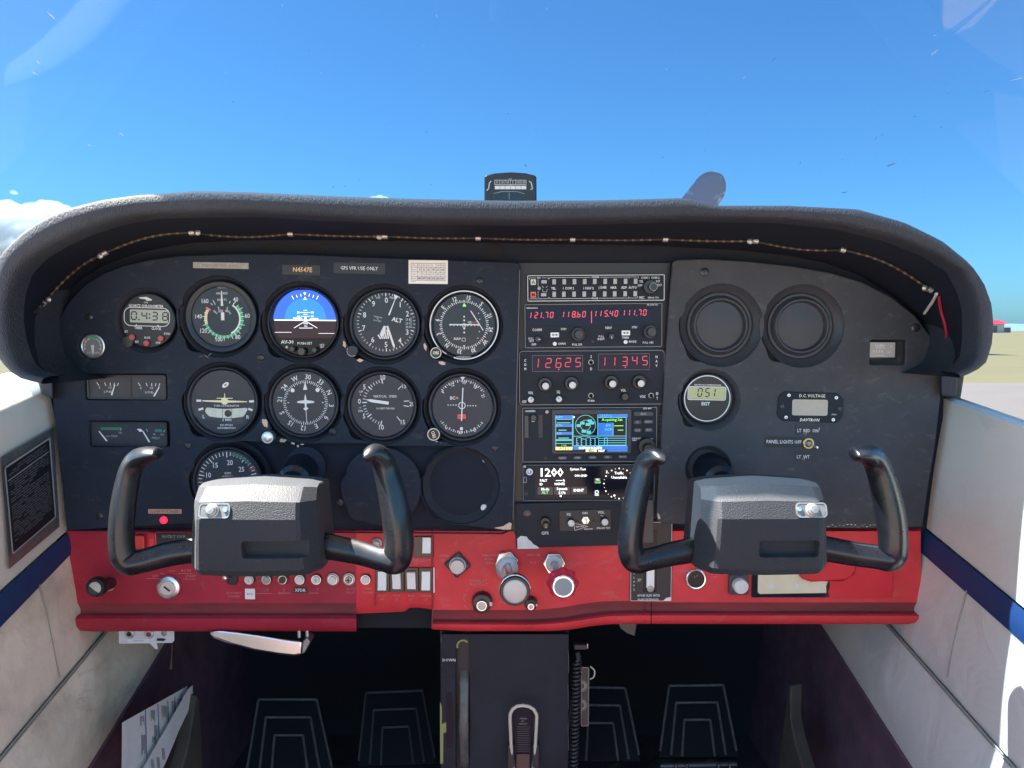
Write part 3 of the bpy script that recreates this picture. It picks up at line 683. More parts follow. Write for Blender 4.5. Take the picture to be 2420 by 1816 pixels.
def flake(px, py, l_, w_, ang, m_):
    s0, t0 = on_shield(px, py); q = wpt(s0, t0); e1 = (wpt(min(1, s0 + .01), t0) - wpt(max(-1, s0 - .01), t0)).normalized(); e2 = (wpt(s0, min(1, t0 + .01)) - wpt(s0, max(0, t0 - .01))).normalized()
    kq = (q.y + D) / F; pts = []; nn = e1.cross(e2).normalized(); nn = nn if nn.y < 0 else -nn
    for i in range(9):
        a = 2 * PI * i / 9; rr = rnd.uniform(0.6, 1.15); u, v = l_ / 2 * rr * math.cos(a), w_ / 2 * rr * math.sin(a)
        u, v = u * math.cos(ang) - v * math.sin(ang), u * math.sin(ang) + v * math.cos(ang)
        pts.append(q + e1 * u * kq + e2 * v * kq + nn * 0.0012 - Vector((0, 0.46, 0.1)))
    MB().add(pts, [tuple(range(9))]).build('speck', m_, r, world=True, smooth=0)
c1 = 1210 / 2212.0
for x, y, l_, w_, a in ((222, 66, 46, 7, -1.0), (165, 268, 26, 6, -0.9), (150, 316, 30, 8, -0.7), (386, 627, 14, 6, -0.6), (524, 578, 20, 9, -0.8), (1218, 20, 12, 4, -0.9), (1886, 66, 20, 4, -1.4), (1830, 196, 14, 3, 0.6), (617, 110, 10, 5, -1.2),
                        (976, 312, 10, 5, -1.4), (1199, 344, 10, 5, 0.3), (1388, 313, 8, 6, 0), (1686, 545, 6, 6, 0)):
    flake(x * c1, y * c1, l_ * c1, w_ * c1 * 0.8, a, 'speck_light')
for x, y, l_, w_, a in ((1130, 256, 30, 8, 1.2), (202, 311, 6, 5, 0), (618, 361, 8, 4, 0), (835, 647, 9, 5, 0.8), (651, 678, 14, 6, 1.0), (670, 688, 7, 4, 1.), (1246, 702, 14, 6, 1.4), (1555, 472, 8, 4, 0), (1572, 596, 24, 6, 1.3), (1598, 582, 16, 6, 0.6),
                        (1640, 710, 56, 12, 0.65), (1438, 830, 34, 8, 0.4), (1742, 504, 24, 5, 0.1), (1855, 550, 16, 5, 0.6), (2050, 394, 34, 7, 0.4), (2046, 381, 8, 5, 0), (1880, 404, 12, 4, 0.3), (1428, 687, 8, 5, 0), (1610, 392, 6, 6, 0), (1685, 302, 6, 5, 0),
                        (1732, 44, 6, 6, 0), (1438, 32, 6, 6, 0), (1018, 827, 10, 5, 0.5), (838, 488, 7, 6, 0), (60, 714, 22, 10, -0.9), (103, 560, 22, 3, 1.5), (508, 838, 8, 4, 0.4), (1785, 828, 9, 4, 0.2)):
    flake((2212 + x) * c1, y * c1, l_ * c1 * 0.8, w_ * c1 * 0.6, a, 'speck_dark')
for x, y, l_, w_, a in ((666, 300, 8, 6, 0.8), (152, 37, 14, 4, 1.5), (2180, 342, 74, 3, 0.45), (1826, 152, 14, 4, 0.7), (1824, 226, 44, 4, 0.8), (1000, 335, 20, 3, 0.9)):
    flake((2212 + x) * c1, y * c1, l_ * c1, w_ * c1, a, 'speck_light')
for x, y, l_, w_, a in ((1008, 438, 14, 5, 1.4), (1334, 217, 5, 4, 0), (572, 135, 5, 4, 0), (1440, 806, 8, 5, 1), (1490, 803, 8, 5, 1), (1860, 797, 8, 5, 1), (1841, 568, 7, 4, 1), (1552, 776, 6, 4, 0), (2195, 489, 8, 5, 0)):
    flake(x * c1, y * c1, l_ * c1, w_ * c1, a, 'speck_dark')

faint('hazy_reflection', (0.75, 0.78, 0.82), 0.10)  # pale sheets painting streaky, hazy reflections on the pane
def hazy_reflection(pts):
    v = []
    for px, py in pts:
        s0, t0 = on_shield(px, py); q = wpt(s0, t0); v.append(q + Vector((0, -.0015, 0)) - Vector((0, .46, .1)))
    MB().add(v, [tuple(range(len(v)))]).build('hazy_reflection', 'hazy_reflection', r, world=True, smooth=0)
hazy_reflection([(2228, 0), (2335, 0), (2300, 30), (2262, 58), (2232, 76), (2226, 60)])
hazy_reflection([(2345, 0), (2358, 0), (2300, 62), (2252, 84), (2290, 50)])
# ================================================================ instrument panel: backing, left overlay, right overlay
def to_uv(pts, cx, cy): return [(x - cx, cy - y) for x, y in pts]
def smooth_loop(pts, n=4):
    v = [Vector((*p, 0)) for p in pts]; N = len(v); out = []
    for i in range(N):
        p0, p1, p2, p3 = v[i - 1], v[i], v[(i + 1) % N], v[(i + 2) % N]
        for j in range(n):
            t = j / n; q = 0.5 * ((2 * p1) + (p2 - p0) * t + (2 * p0 - 5 * p1 + 4 * p2 - p3) * t * t + (3 * p1 - p0 - 3 * p2 + p3) * t ** 3); out.append((q.x, q.y))
    return out
def hole(px, py, R, cx, cy, kind=0, n=88):                   # instrument cut-out with the key notch and knob lobe of the moulding
    out = []
    for i in range(n):
        a = 360.0 * i / n; rr = R
        if kind:
            if 152 < a < 168: rr = R - 5 * math.sin((a - 152) / 16 * PI)
            if 168 <= a < 214: rr = R + 3
            if 214 <= a < 238: rr = R + 3 + 8 * math.sin((a - 214) / 24 * PI)
        t = math.radians(a); out.append((px - cx + rr * math.cos(t), cy - py + rr * math.sin(t)))
    return out[::-1]
def rhole(x0, y0, x1, y1, r, cx, cy): return MB().rpts(x0 - cx, cy - y1, x1 - cx, cy - y0, r, 4)[::-1]
YO = -0.006; KO = kk(YO)                                      # overlay front
def panel_px(px, py): return px, py
r_back = wthing('panel_backing', 'dark padded backing between the glareshield and the instrument panels', 'panel backing', P(1200, 700, 0.014))
b0 = P(1200, 700, 0.014)
jl = [P(*q, 0.0125) - b0 for q in RJ]; m = MB(); rows = [[p for p in jl], [Vector((p.x, p.y, -0.26 - b0.z)) for p in jl]]
grid(m, rows); m.build('sheet', 'backing', r_back, world=True, smooth=0)
m = MB(); bq = [P(*q, 0.011) - b0 for q in ((628, 583), (768, 583), (768, 600), (628, 600))]; m.add(bq, [(0, 1, 2, 3)]); m.build('slot', 'firewall', r_back, world=True)
m = MB(); c0 = P(1169, 597, 0.011) - b0; m.add([c0 + Vector((0.0095 * math.cos(2 * PI * i / 20), 0, 0.0095 * math.sin(2 * PI * i / 20))) for i in range(20)], [tuple(range(20))]); m.build('plug', 'firewall', r_back, world=True)

LC = (670, 930)
left_out = [(143, 1262), (136, 1150), (128, 1050), (122, 950), (119, 885), (121, 840), (129, 795), (146, 752), (171, 712), (206, 677), (250, 649), (300, 630), (360, 616), (430, 607), (560, 602), (700, 603), (900, 611), (1100, 618), (1218, 622), (1229, 625), (1232, 634), (1228, 760), (1223, 950), (1215, 1200), (1212, 1245), (1204, 1264), (1190, 1270), (900, 1268), (600, 1266), (300, 1264)]
DIALS = {'asi': (522, 749, 84), 'ai': (716, 762, 84), 'alt': (909, 767, 83), 'vor1': (1097, 769, 82), 'tc': (526, 951, 84), 'dg': (718, 953, 83), 'vsi': (903, 960, 82), 'vor2': (1093, 963, 81), 'tach': (538, 1139, 84)}
r_left = thing('flight_panel', 'black moulded flight panel on the left carrying the dials', 'instrument panel', LC[0], LC[1], YO)
loops = [to_uv(left_out, *LC)[::-1]]
for k_, (x, y, R) in DIALS.items(): loops.append(hole(x, y, R + 11, *LC, kind=1))
loops += [hole(900, 1154, 92, *LC, 1), hole(1089, 1152, 92, *LC, 1), hole(350, 758, 76, *LC, 0), hole(716, 1107, 46, *LC), hole(218, 819, 31, *LC), rhole(200, 884, 394, 946, 7, *LC), rhole(203, 996, 397, 1058, 7, *LC)]
m = MB(KO); m.plate(loops, -9, 0, 2.4); m.build('moulding', 'panel', r_left, smooth=50)
m = MB(KO); m.plate([to_uv([(x + (4 if x < 600 else -4), y + (3 if y < 700 else -3)) for x, y in left_out], *LC)[::-1]], -29, -25, 0.4); m.build('recess_plate', 'backing', r_left)
def dish(root, cx, cy, x, y, R0, R1, k_=KO, mm='recess'):
    q = MB(k_); q.ringlathe([(R0 + 1, -2.5), (R0 - 1, -5), (R1 + 3, -18), (R1 - 1, -22), (R1 - 3, -25)], x - cx, cy - y, 72); q.build('dial_recess', mm, root, smooth=60)
for k_, (x, y, R) in DIALS.items(): dish(r_left, *LC, x, y, R + 9, R)
for x, y in ((900, 1154), (1089, 1152)):
    dish(r_left, *LC, x, y, 90, 80)
dish(r_left, *LC, 350, 758, 75, 64); dish(r_left, *LC, 218, 819, 30, 27)
def screw(root, cx, cy, px, py, r=8.5, k_=KO, mm='screw'):
    u, v = px - cx, cy - py
    q = MB(k_); q.lathe([(r, 0), (r, 1.5), (r * 0.8, 3.2), (r * 0.4, 4.2), (0, 4.5)], u, v, 16); s_ = q.build('screw', mm, root)
    q = MB(k_); a = random.uniform(0, PI)
    for t in (0, PI / 2): q.line((u + r * .6 * math.cos(a + t), v + r * .6 * math.sin(a + t)), (u - r * .6 * math.cos(a + t), v - r * .6 * math.sin(a + t)), 1.6, 4.7)
    q.build('slot', 'black', s_)
for x, y in ((217, 750), (618, 845), (1136, 665), (440, 1055), (1172, 1061), (800, 1192), (224, 1225)): screw(r_left, *LC, x, y)
def blob(q, u, v, ru, rv, w, rnd, n=13, rot=0):
    pts = []
    for i in range(n):
        a = 2 * PI * i / n; rr = rnd.uniform(0.65, 1.2); x, y = ru * rr * math.cos(a), rv * rr * math.sin(a)
        pts.append((u + x * math.cos(rot) - y * math.sin(rot), v + x * math.sin(rot) + y * math.cos(rot)))
    q.poly(pts, w)
rnd = random.Random(3)
for x, y, ru, rv, a in ((816, 814, 4, 8, 0.2), (853, 852, 8, 4, 0), (1007, 820, 3.5, 8, 0.25), (1046, 858, 9, 4, -0.25), (625, 1001, 6, 11, 0.3), (666, 1043, 9, 4.5, -0.2), (690, 1050, 5, 2.4, -.3), (702, 1056, 3, 3, 0), (712, 1052, 4, 2, 0), (1032, 1045, 3, 1.6, 0), (1042, 1049, 2, 1.2, 0), (489, 842, 9, 1, -0.6), (498, 838, 8, .9, 0.7), (476, 843, 5, 0.8, 0.2)):
    q = MB(KO); blob(q, x - LC[0], LC[1] - y, ru, rv, 0.25, rnd, rot=a); q.build('paint_chip', 'chip' if ru > 2.5 and rv > 1.2 else 'white_faint', r_left)
q = MB(KO); q.poly(to_uv([(1168, 1254), (1190, 1250), (1206, 1240), (1211, 1243), (1209, 1258), (1190, 1258)], *LC), 0.3); q.build('paint_chip', 'chip', r_left)
q = MB(KO); q.poly(to_uv([(1137, 1090), (1144, 1094), (1151, 1100), (1143, 1099)], *LC), -24.5); q.build('paint_chip', 'chip_white', r_left)
q = MB(KO); q.lathe([(8, -25), (8, -20), (4, -18), (0, -17.6)], 1144 - LC[0], LC[1] - 1210, 16); q.build('plug', 'white', r_left)
q = MB(KO)
for a, b in zip([(1230, 640), (1226, 800), (1221, 1000)], [(1226, 800), (1221, 1000), (1214, 1235)]): q.line(*to_uv([a, b], *LC), 1.6, 0.3)
q.build('worn_edge', 'white_faint', r_left)

RC = (1890, 930)
right_out = [(1584, 622), (1596, 616), (1660, 614), (1750, 619), (1860, 630), (1950, 645), (2030, 668), (2100, 703), (2158, 748), (2198, 798), (2220, 850), (2226, 920), (2217, 1050), (2203, 1160), (2193, 1252), (2050, 1256), (1860, 1254), (1640, 1247), (1568, 1243), (1556, 1236), (1554, 1226), (1562, 1050), (1570, 850), (1578, 700)]
r_right = thing('right_panel', 'black moulded panel on the right with two blanked dial holes', 'instrument panel', RC[0], RC[1], YO)
loops = [to_uv(right_out, *RC)[::-1], hole(1702, 769, 97, *RC, 1), hole(1894, 771, 97, *RC, 1), hole(1677, 946, 72, *RC, 1), hole(1677, 1111, 54, *RC), rhole(2054, 804, 2138, 862, 5, *RC)]
m = MB(KO); m.plate(loops, -9, 0, 3.0); m.build('moulding', 'panel_lit', r_right, smooth=50)
m = MB(KO); m.plate([to_uv([(x + (4 if x < 1900 else -4), y + (3 if y < 900 else -3)) for x, y in right_out], *RC)[::-1]], -29, -25, 0.4); m.build('recess_plate', 'panel_lit', r_right)
for x, y in ((1702, 769), (1894, 771)):
    q = MB(KO); q.ringlathe([(98, -3), (95, -7), (82, -19), (79.5, -20.5), (78.5, -17), (76, -20), (71, -20), (66, -10), (63, -6.5), (60, -6.8), (57, -12), (55, -18), (53, -18), (40, -17), (20, -15.8), (0.01, -15.4)], x - RC[0], RC[1] - y, 80)
    q.build('hole_cover', 'cover', r_right, smooth=28)
dish(r_right, *RC, 1677, 946, 71, 58, mm='panel_lit'); dish(r_right, *RC, 1677, 1111, 53, 46, mm='panel_lit')
screw(r_right, *RC, 1659, 645, 10.5); screw(r_right, *RC, 2159, 775, 10.5); screw(r_right, *RC, 1635, 1194, 8.5)
for i in range(26):
    x = 1962 + i * 4.6; q = MB(KO); blob(q, x - RC[0], RC[1] - (1248 + rnd.uniform(-3, 4)), rnd.uniform(1.2, 3), rnd.uniform(.6, 1.8), 0.25, rnd, 7); q.build('paint_chip', 'chip' if i % 2 else 'white_faint', r_right)
for i in range(12):
    q = MB(KO); blob(q, 1561 - i * .25 - RC[0], RC[1] - (985 + i * 10 + rnd.uniform(-4, 4)), .8, rnd.uniform(1, 2.6), 0.2, rnd, 7); q.build('paint_chip', 'white_faint', r_right)
q = MB(KO); blob(q, 1560 - RC[0], RC[1] - 1226, 3, 8, 0.3, rnd, 9, 0.3); q.build('paint_chip', 'chip', r_right)

# ================================================================ dials
CA, CB = (400, 600, 420 / 2212.0), (800, 600, 420 / 2212.0)
CC, CD = (400, 840, 420 / 2212.0), (800, 840, 420 / 2212.0)
DW = -4.5                                                     # printing height on a dial
def gauge(key, name, label, crop, lip=8, face='dial', ring=None, glass=True, cat='gauge'):
    x, y, R = DIALS[key] if isinstance(key, str) else key
    o = thing(name, label, cat, x, y, YO, 0, 'round dials on the flight panel')
    q = MB(KO); q.ringlathe([(R, -26), (R, 0.5), (R - 1.5, 2.2), (R - 3.5, 2.4), (R - lip + 1, -1.0), (R - lip, -4.6), (R - lip - 1, -5.2)], n=72); q.build('bezel', 'bezel', o, smooth=50)
    q = MB(KO); q.disc(R - lip + 0.5, -4.9, n=64); q.build('dial_face', face, o)
    if glass: q = MB(KO); q.disc(R - lip - 0.2, -0.6, n=48); q.build('glass', 'glass', o)
    return o, loc(*crop, x, y), R
def needle(o, pts, w=-3.2, m_='white', nm='needle'):
    q = MB(KO); q.prism(pts, w - 0.5, w); return q.build(nm, m_, o)
def poly_line(p, q, t0, t1):
    dx, dy = q[0] - p[0], q[1] - p[1]; L = math.hypot(dx, dy); nx, ny = -dy / L / 2, dx / L / 2
    return [(p[0] + nx * t0, p[1] + ny * t0), (p[0] - nx * t0, p[1] - ny * t0), (q[0] - nx * t1, q[1] - ny * t1), (q[0] + nx * t1, q[1] + ny * t1)]
def rknob(o, u, v, r, h=26, mm='knob_black', cap=None, capm='white', k_=KO, name='knob', w0=0):
    q = MB(k_); q.lathe([(r * 0.8, w0 - 4), (r * 0.8, w0 + 3), (r, w0 + 4), (r, h - 2), (r - 1.5, h), (0, h)], u, v, 28); b_ = q.build(name, mm, o, smooth=40)
    if cap: q = MB(k_); q.lathe([(cap, h), (cap, h + .6), (cap - .6, h + 1), (0, h + 1)], u, v, 24); q.build('cap', capm, b_)
    return b_
# airspeed
o, L, R = gauge('asi', 'airspeed_indicator', 'airspeed dial with green and yellow arcs, needle straight up', CA, lip=14)
cu, cv = L(668, 808); q = MB(KO)
for s_, x, y in (('40', 822, 570), ('60', 962, 772), ('80', 838, 1035), ('100', 605, 1065), ('120', 415, 957), ('140', 357, 780), ('160', 443, 590)): q.text(s_, *L(x, y), 10.5, DW, bold=0.01, sx=0.85)
q.text('AIRSPEED', *L(654, 495), 5.5, DW, sx=0.9); q.text('KNOTS', *L(654, 575), 5.5, DW, sx=0.9); q.text('200', *L(632, 712), 6.5, DW, sx=.9); q.text('40', *L(708, 712), 6.5, DW, sx=.9)
q.text('MPH', *L(565, 728), 5, DW, rot=-40, sx=.8); q.text('TAS', *L(742, 732), 5, DW, rot=-55, sx=.8)
for a in range(54, -200, -12): q.tick(a, 40, 52 if a % 24 == 54 % 24 else 48, 1.3, DW + .2, cu, cv)
for p_, q_ in (((540, 578), (568, 635)), ((512, 615), (533, 640)), ((755, 592), (742, 620)), ((808, 605), (778, 655)), ((602, 660), (615, 690)), ((722, 665), (710, 692))): q.line(L(*p_), L(*q_), 1.5, DW)
q.arc(36.5, 40, 54, -64, DW, cu, cv)
q.build('dial_print', 'white', o)
q = MB(KO); q.arc(40, 46.5, 42, -164, DW, cu, cv); q.build('green_arc', 'green', o)
q = MB(KO); q.arc(39, 46, -164, -209, DW, cu, cv); q.build('yellow_arc', 'yellow', o)
q = MB(KO); q.tick(147, 36, 49, 4, DW + .3, cu, cv); q.build('red_line', 'redmark', o)
q = MB(KO)
for i, s_ in enumerate(('120', '90', '60', '30', '0', '-30')): a = 104 - i * 8.5; q.text(s_, 77 * math.cos(math.radians(a)), 77 * math.sin(math.radians(a)), 4.8, -1.0, rot=a - 90, sx=.8)
for a in range(28, -25, -5): q.tick(a, 74.5, 77, 1, -1.0)
for s_, a in (('140', 165), ('120', 203), ('100', 240), ('TAS KTS', 300)): q.text(s_, 76 * math.cos(math.radians(a)), 76 * math.sin(math.radians(a)), 5.5, -1.0, rot=a - 270 if a > 200 else 90, sx=.8)
q.text('PRESS ALT', *L(660, 425), 4, -3.5, sx=.9); q.build('ring_print', 'white_dim', o)
q = MB(KO); q.box(58, -40, -3, 74, -28, 1); q.v = [(u * math.cos(-.5) - (v + 34) * math.sin(-.5) * -1 * -1, v, w) for u, v, w in q.v]; q.build('knob', 'black', o)
needle(o, poly_line(L(654, 650), L(651, 465), 5.5, 1.6)); needle(o, poly_line(L(658, 828), L(658, 730), 7.5, 7.5), nm='counterweight')
# attitude screen
o, L, R = gauge('ai', 'attitude_display', 'blue attitude screen in a round black bezel with small knobs', CA, lip=7, face='scr_black', glass=False)
def seg_circle(cu, cv, r, y0, y1, n=50):                      # circle cut by two horizontals
    pts = []
    for i in range(n):
        a = 2 * PI * i / n; pts.append((cu + r * math.cos(a), min(max(cv + r * math.sin(a), y0), y1)))
    return pts
cu, cv = L(1690, 840); top = L(0, 455)[1]; hor = L(0, 829)[1]; low = L(0, 975)[1]; bot = L(0, 1048)[1]
q = MB(KO); q.poly(seg_circle(cu, cv, 76, hor, top), DW); q.build('sky_field', 'scr_blue', o)
q = MB(KO); q.poly(seg_circle(cu, cv, 75, bot, hor), DW); q.build('ground_field', 'scr_brown', o)
cu2, cv2 = L(1690, 812)
q = MB(KO); q.poly(seg_circle(cu2, cv2, 49, hor, 99), DW + .2); q.build('horizon_disc', 'scr_azure', o)
q = MB(KO); q.line(L(1305, 826), L(2075, 832), 2.2, DW + .5)
for yy, h_ in ((705, 9), (732, 24), (755, 9), (780, 22)): q.line((cu2 - h_ / 2, L(0, yy)[1]), (cu2 + h_ / 2, L(0, yy)[1]), 1.1, DW + .5)
for s_, yy in (('20', 732), ('10', 780)): q.text(s_, *L(1603, yy), 5.2, DW + .5); q.text(s_, *L(1777, yy), 5.2, DW + .5)
for a, l_ in ((60, 10), (70, 7), (80, 7), (100, 7), (110, 7), (120, 10)): q.tick(a, 53, 53 + l_, 1.2, DW + .5, cu2, cv2)
q.poly([L(1670, 487), L(1705, 487), L(1688, 520)], DW + .5); q.disc(3, DW + .5, *L(1690, 806), n=12)
for p_, q_ in (((1690, 838), (1545, 925)), ((1690, 838), (1835, 925)), ((1610, 925), (1780, 925)), ((1665, 872), (1720, 872)), ((1672, 900), (1712, 900)), ((1668, 850), (1715, 850))): q.line(L(*p_), L(*q_), 1.0, DW + .5)
q.line(L(1305, 978), L(1515, 978), 0.7, DW + .5); q.line(L(1850, 992), L(2070, 992), 0.7, DW + .5)
q.build('screen_print', 'scr_white', o)
q = MB(KO)
for p_, q_ in (((1538, 803), (1640, 803)), ((1640, 803), (1640, 828)), ((1750, 812), (1850, 810)), ((1750, 812), (1750, 830))): q.line(L(*p_), L(*q_), 3, DW + .8)
q.poly([L(1690, 535), L(1668, 575), L(1712, 575)], DW + .8); q.build('aircraft_symbol', 'scr_yellow', o)
q = MB(KO); q.text('AV-30', *L(1462, 1098), 8.5, -2, bold=0.03); q.text('PUSH-SET', *L(1680, 1115), 6, -2, bold=0.02); q.text('HLD', *L(1895, 1133), 4, -2, bold=.02); q.text('BRT', *L(1895, 1160), 4, -2, bold=.02); q.build('lettering', 'white', o)
q = MB(KO); q.poly(seg_circle(0, 0, 78, -79, bot - 3), -3.0); q.build('button_bar', 'scr_black', o)
for x, y, r_, mm in ((1540, 1185, 6.5, 'key_dark'), (1655, 1215, 9.5, 'key_dark'), (1815, 1195, 6.5, 'key_dark')):
    rknob(o, *L(x, y), r_, 14, mm)
q = MB(KO); q.lathe([(3.2, -3), (3.2, 0), (0, .6)], *L(1457, 1160), 12); q.build('light_sensor', 'dull_metal', o)
# altimeter
o, L, R = gauge('alt', 'altimeter', 'altimeter dial numbered 0 to 9 with striped warning window', CB)
cu, cv = L(588, 854); q = MB(KO)
for s_, x, y in (('0', 595, 580), ('1', 766, 635), ('2', 855, 748), ('3', 850, 975), ('4', 757, 1080), ('5', 585, 1130), ('6', 420, 1070), ('7', 310, 925), ('8', 322, 762), ('9', 435, 625)): q.text(s_, *L(x, y), 13, DW, bold=.012, sx=.9)
for i in range(50):
    a = 90 - i * 7.2
    if i % 5 == 0: q.tick(a, 61, 69, 2.2, DW, cu, cv)
    else: q.tick(a, 64, 69, 1.2, DW, cu, cv)
q.text('ALT', *L(725, 825), 10, DW, rot=-14, bold=.04); q.text('100', *L(495, 548), 5, DW, rot=10); q.text('FEET', *L(668, 552), 4.5, DW, rot=-14)
for i, s_ in enumerate(('CALIBRATED', 'TO', '20,000 FEET')): q.text(s_, *L(488 - 4 * i, 788 + 24 * i), 3, DW, rot=-12, sx=.9)
for s_, y in (('29.8', 820), ('29.9', 868), ('30.0', 912)): q.text(s_, *L(860, y), 6, DW + .3, sx=.8)
for i in range(9): q.line(L(890, 800 + i * 15), L(908, 800 + i * 15), .7, DW + .3)
for i in range(5): q.line(L(485 + i * 28, 1010 - i * 16), L(520 + i * 24, 1058 - i * 0), 3.2, DW)
q.build('dial_print', 'white', o)
needle(o, poly_line(L(625, 765), L(705, 570), 3.5, 1.5), nm='needle'); needle(o, [L(690, 508), L(752, 535), L(700, 580)], nm='needle_tip')
needle(o, [L(590, 900), L(615, 898), L(695, 1140), L(692, 1182), L(670, 1150)], w=-2.8, nm='hundreds_needle')
needle(o, [L(560, 898), L(585, 900), L(580, 985), L(530, 1035), L(518, 980)], w=-3.0, nm='thousands_needle')
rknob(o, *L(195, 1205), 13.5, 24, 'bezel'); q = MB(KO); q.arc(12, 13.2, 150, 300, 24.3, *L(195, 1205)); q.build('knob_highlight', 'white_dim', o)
# course indicators
def card(q, names, cu, cv, R, a0, h, step=30, inward=False, **kw):
    for i, s_ in enumerate(names):
        a = a0 - i * step; q.text(s_, cu + R * math.cos(math.radians(a)), cv + R * math.sin(math.radians(a)), h, DW, rot=a - 90, **kw)
o, L, R = gauge('vor1', 'course_indicator', 'course indicator dial with a white outer ring and crossed needles', CB, lip=9)
q = MB(KO); q.arc(R - 3.4, R - 0.8, 238, 238 - 346, 2.7, n=70); q.build('white_ring', 'white', o)
cu, cv = L(1562, 885); q = MB(KO)
card(q, ('15', 'S', '21', '24', 'W', '30', '33', 'N', '3', '6', 'E', '12'), cu, cv, 64, 80, 10, bold=.025, sx=.85)
for i in range(72): q.tick(80 - i * 5, 52, 57 if i % 2 else 58.5, 1.3 if i % 2 else 1.9, DW, cu, cv)
for x, y in ((1563, 785), (1563, 830), (1563, 932), (1563, 980), (1742, 742), (1756, 818), (1752, 970), (1732, 1050)): q.disc(2.2 if x < 1600 else 1.2, DW, *L(x, y), n=10)
q.text('GS', *L(1632, 855), 5.5, DW, bold=.02); q.text('NAV', *L(1478, 1058), 6, DW, bold=.02); q.rframe(*L(1533, 1090), *L(1578, 1048), 1, .8, DW)
q.poly([L(1548, 1140), L(1574, 1140), L(1561, 1166)], DW); q.arc(3.6, 5, 0, 360, DW + .5, *L(1562, 893))
for i in range(9): q.disc(1.2, DW, *L(1392 + i * 43, 895), n=8)
q.text('BENDIX/KING', *L(1555, 1287), 4, 1.0, bold=.03, slant=.2); q.build('dial_print', 'white', o)
q = MB(KO); q.poly([L(1565, 612), L(1543, 658), L(1590, 658)], DW + .3); q.build('index', 'scr_green', o)
q = MB(KO); q.rect(*L(1660, 865), *L(1735, 842), DW + .1); q.build('flag', 'red_dim', o)
needle(o, poly_line(L(1378, 882), L(1752, 884), 2.6, 2.6), nm='glideslope_needle'); needle(o, poly_line(L(1645, 712), L(1800, 955), 2.2, 2.2), w=-2.9, nm='course_needle')
kb = rknob(o, *L(1222, 1230), 13.5, 22, 'knob_black'); q = MB(KO); q.arc(11.3, 12.8, 0, 360, 22.4, *L(1222, 1230)); q.text('OBS', *L(1222, 1230), 7, 22.4, bold=.03, sx=.8); q.build('lettering', 'cream_print', kb)
# turn coordinator
o, L, R = gauge('tc', 'turn_coordinator', 'turn coordinator dial with a small cream aeroplane and slip ball', CC)
q = MB(KO)
for p_, q_ in (((328, 567), (388, 568)), ((988, 577), (1047, 576)), ((350, 683), (410, 665)), ((975, 668), (1028, 690))): q.line(L(*p_), L(*q_), 5, DW)
q.text('L', *L(415, 770), 8.5, DW, bold=.02); q.text('R', *L(967, 775), 8.5, DW, bold=.02); q.text('2 MIN', *L(702, 808), 6.2, DW, bold=.015); q.text('NO PITCH', *L(695, 875), 4.6, DW, bold=.02); q.text('INFORMATION', *L(695, 912), 4.6, DW, bold=.02)
q.text('TURN COORDINATOR', *L(702, 632), 4.8, DW, bold=.01, sx=.88); q.build('dial_print', 'white', o)
q = MB(KO); pts = [(9 * math.cos(t) * 1.0, 5.2 * math.sin(t)) for t in [2 * PI * i / 20 for i in range(20)]]; lu, lv = L(697, 370); q.poly([(lu + x * .8 - y * .6, lv + x * .6 + y * .8) for x, y in pts], DW); q.build('maker_mark', 'white', o)
q = MB(KO); q.text('M', lu, lv, 5, DW + .3, rot=25, bold=.03); q.build('maker_letter', 'dial', o)
q = MB(KO); up = [(435, 700), (445, 668), (460, 652), (600, 668), (700, 672), (800, 668), (945, 658), (965, 665)]; dn = [(960, 690), (930, 745), (905, 770), (800, 785), (690, 788), (580, 778), (490, 765), (455, 735)]; q.prism([L(*p_) for p_ in up + dn], DW, DW + 1.2); q.build('slip_tube', 'dial_tube' if 'dial_tube' in M else 'white_dim', o)
q = MB(KO); q.lathe([(0.01, -1.2), (6, -1.6), (8.4, -3.0), (8.4, -3.3)][::-1], *L(722, 728), 20); q.build('slip_ball', 'black', o)
q = MB(KO)
for x in (655, 770): q.line(L(x, 672), L(x - 3, 786), 1, DW + 1.5)
q.build('tube_mark', 'black', o)
q = MB(KO); q.poly([L(405, 562), L(660, 562), L(660, 592), L(405, 576)], DW + 1); q.poly([L(705, 562), L(962, 574), L(962, 586), L(705, 592)], DW + 1); q.disc(8.6, DW + 1.3, *L(683, 572), n=24); q.rect(*L(585, 542), *L(785, 532), DW + 1); q.poly([L(677, 540), L(692, 540), L(688, 475), L(680, 475)], DW + 1); q.build('aeroplane', 'needle_cream', o)
# heading indicator
o, L, R = gauge('dg', 'heading_indicator', 'heading dial with a white aeroplane outline and compass letters', CC)
cu, cv = L(1690, 592); q = MB(KO)
card(q, ('30', '33', 'N', '3', '6', 'E', '12', '15', 'S', '21', '24', 'W'), cu, cv, 61.5, 83.4, 12, bold=.012, sx=.88)
for i in range(72): q.tick(83.4 - i * 5, 45.5 if i % 2 == 0 else 47.5, 53, 1.3, DW, cu, cv)
for a in (46, 136): q.disc(4.8, DW, cu + 42 * math.cos(math.radians(a)), cv + 42 * math.sin(math.radians(a)), n=18)
for a in (0, 180): q.tick(a, 39, 43, 2, DW, cu, cv)
q.poly([L(1690, 330), L(1662, 430), L(1715, 430)], DW + .3); q.line(L(1695, 700), L(1702, 850), 1.4, DW + .3)
q.build('dial_print', 'white', o)
q = MB(KO); q.prism([L(*p_) for p_ in ((1690, 480), (1700, 520), (1705, 560), (1790, 572), (1803, 582), (1795, 595), (1706, 602), (1704, 650), (1725, 658), (1725, 670), (1705, 680), (1698, 700), (1688, 690), (1665, 672), (1665, 660), (1685, 652), (1680, 602), (1595, 595), (1585, 584), (1600, 572), (1678, 560), (1682, 520))], -3.4, -3.0); q.build('aeroplane', 'white', o)
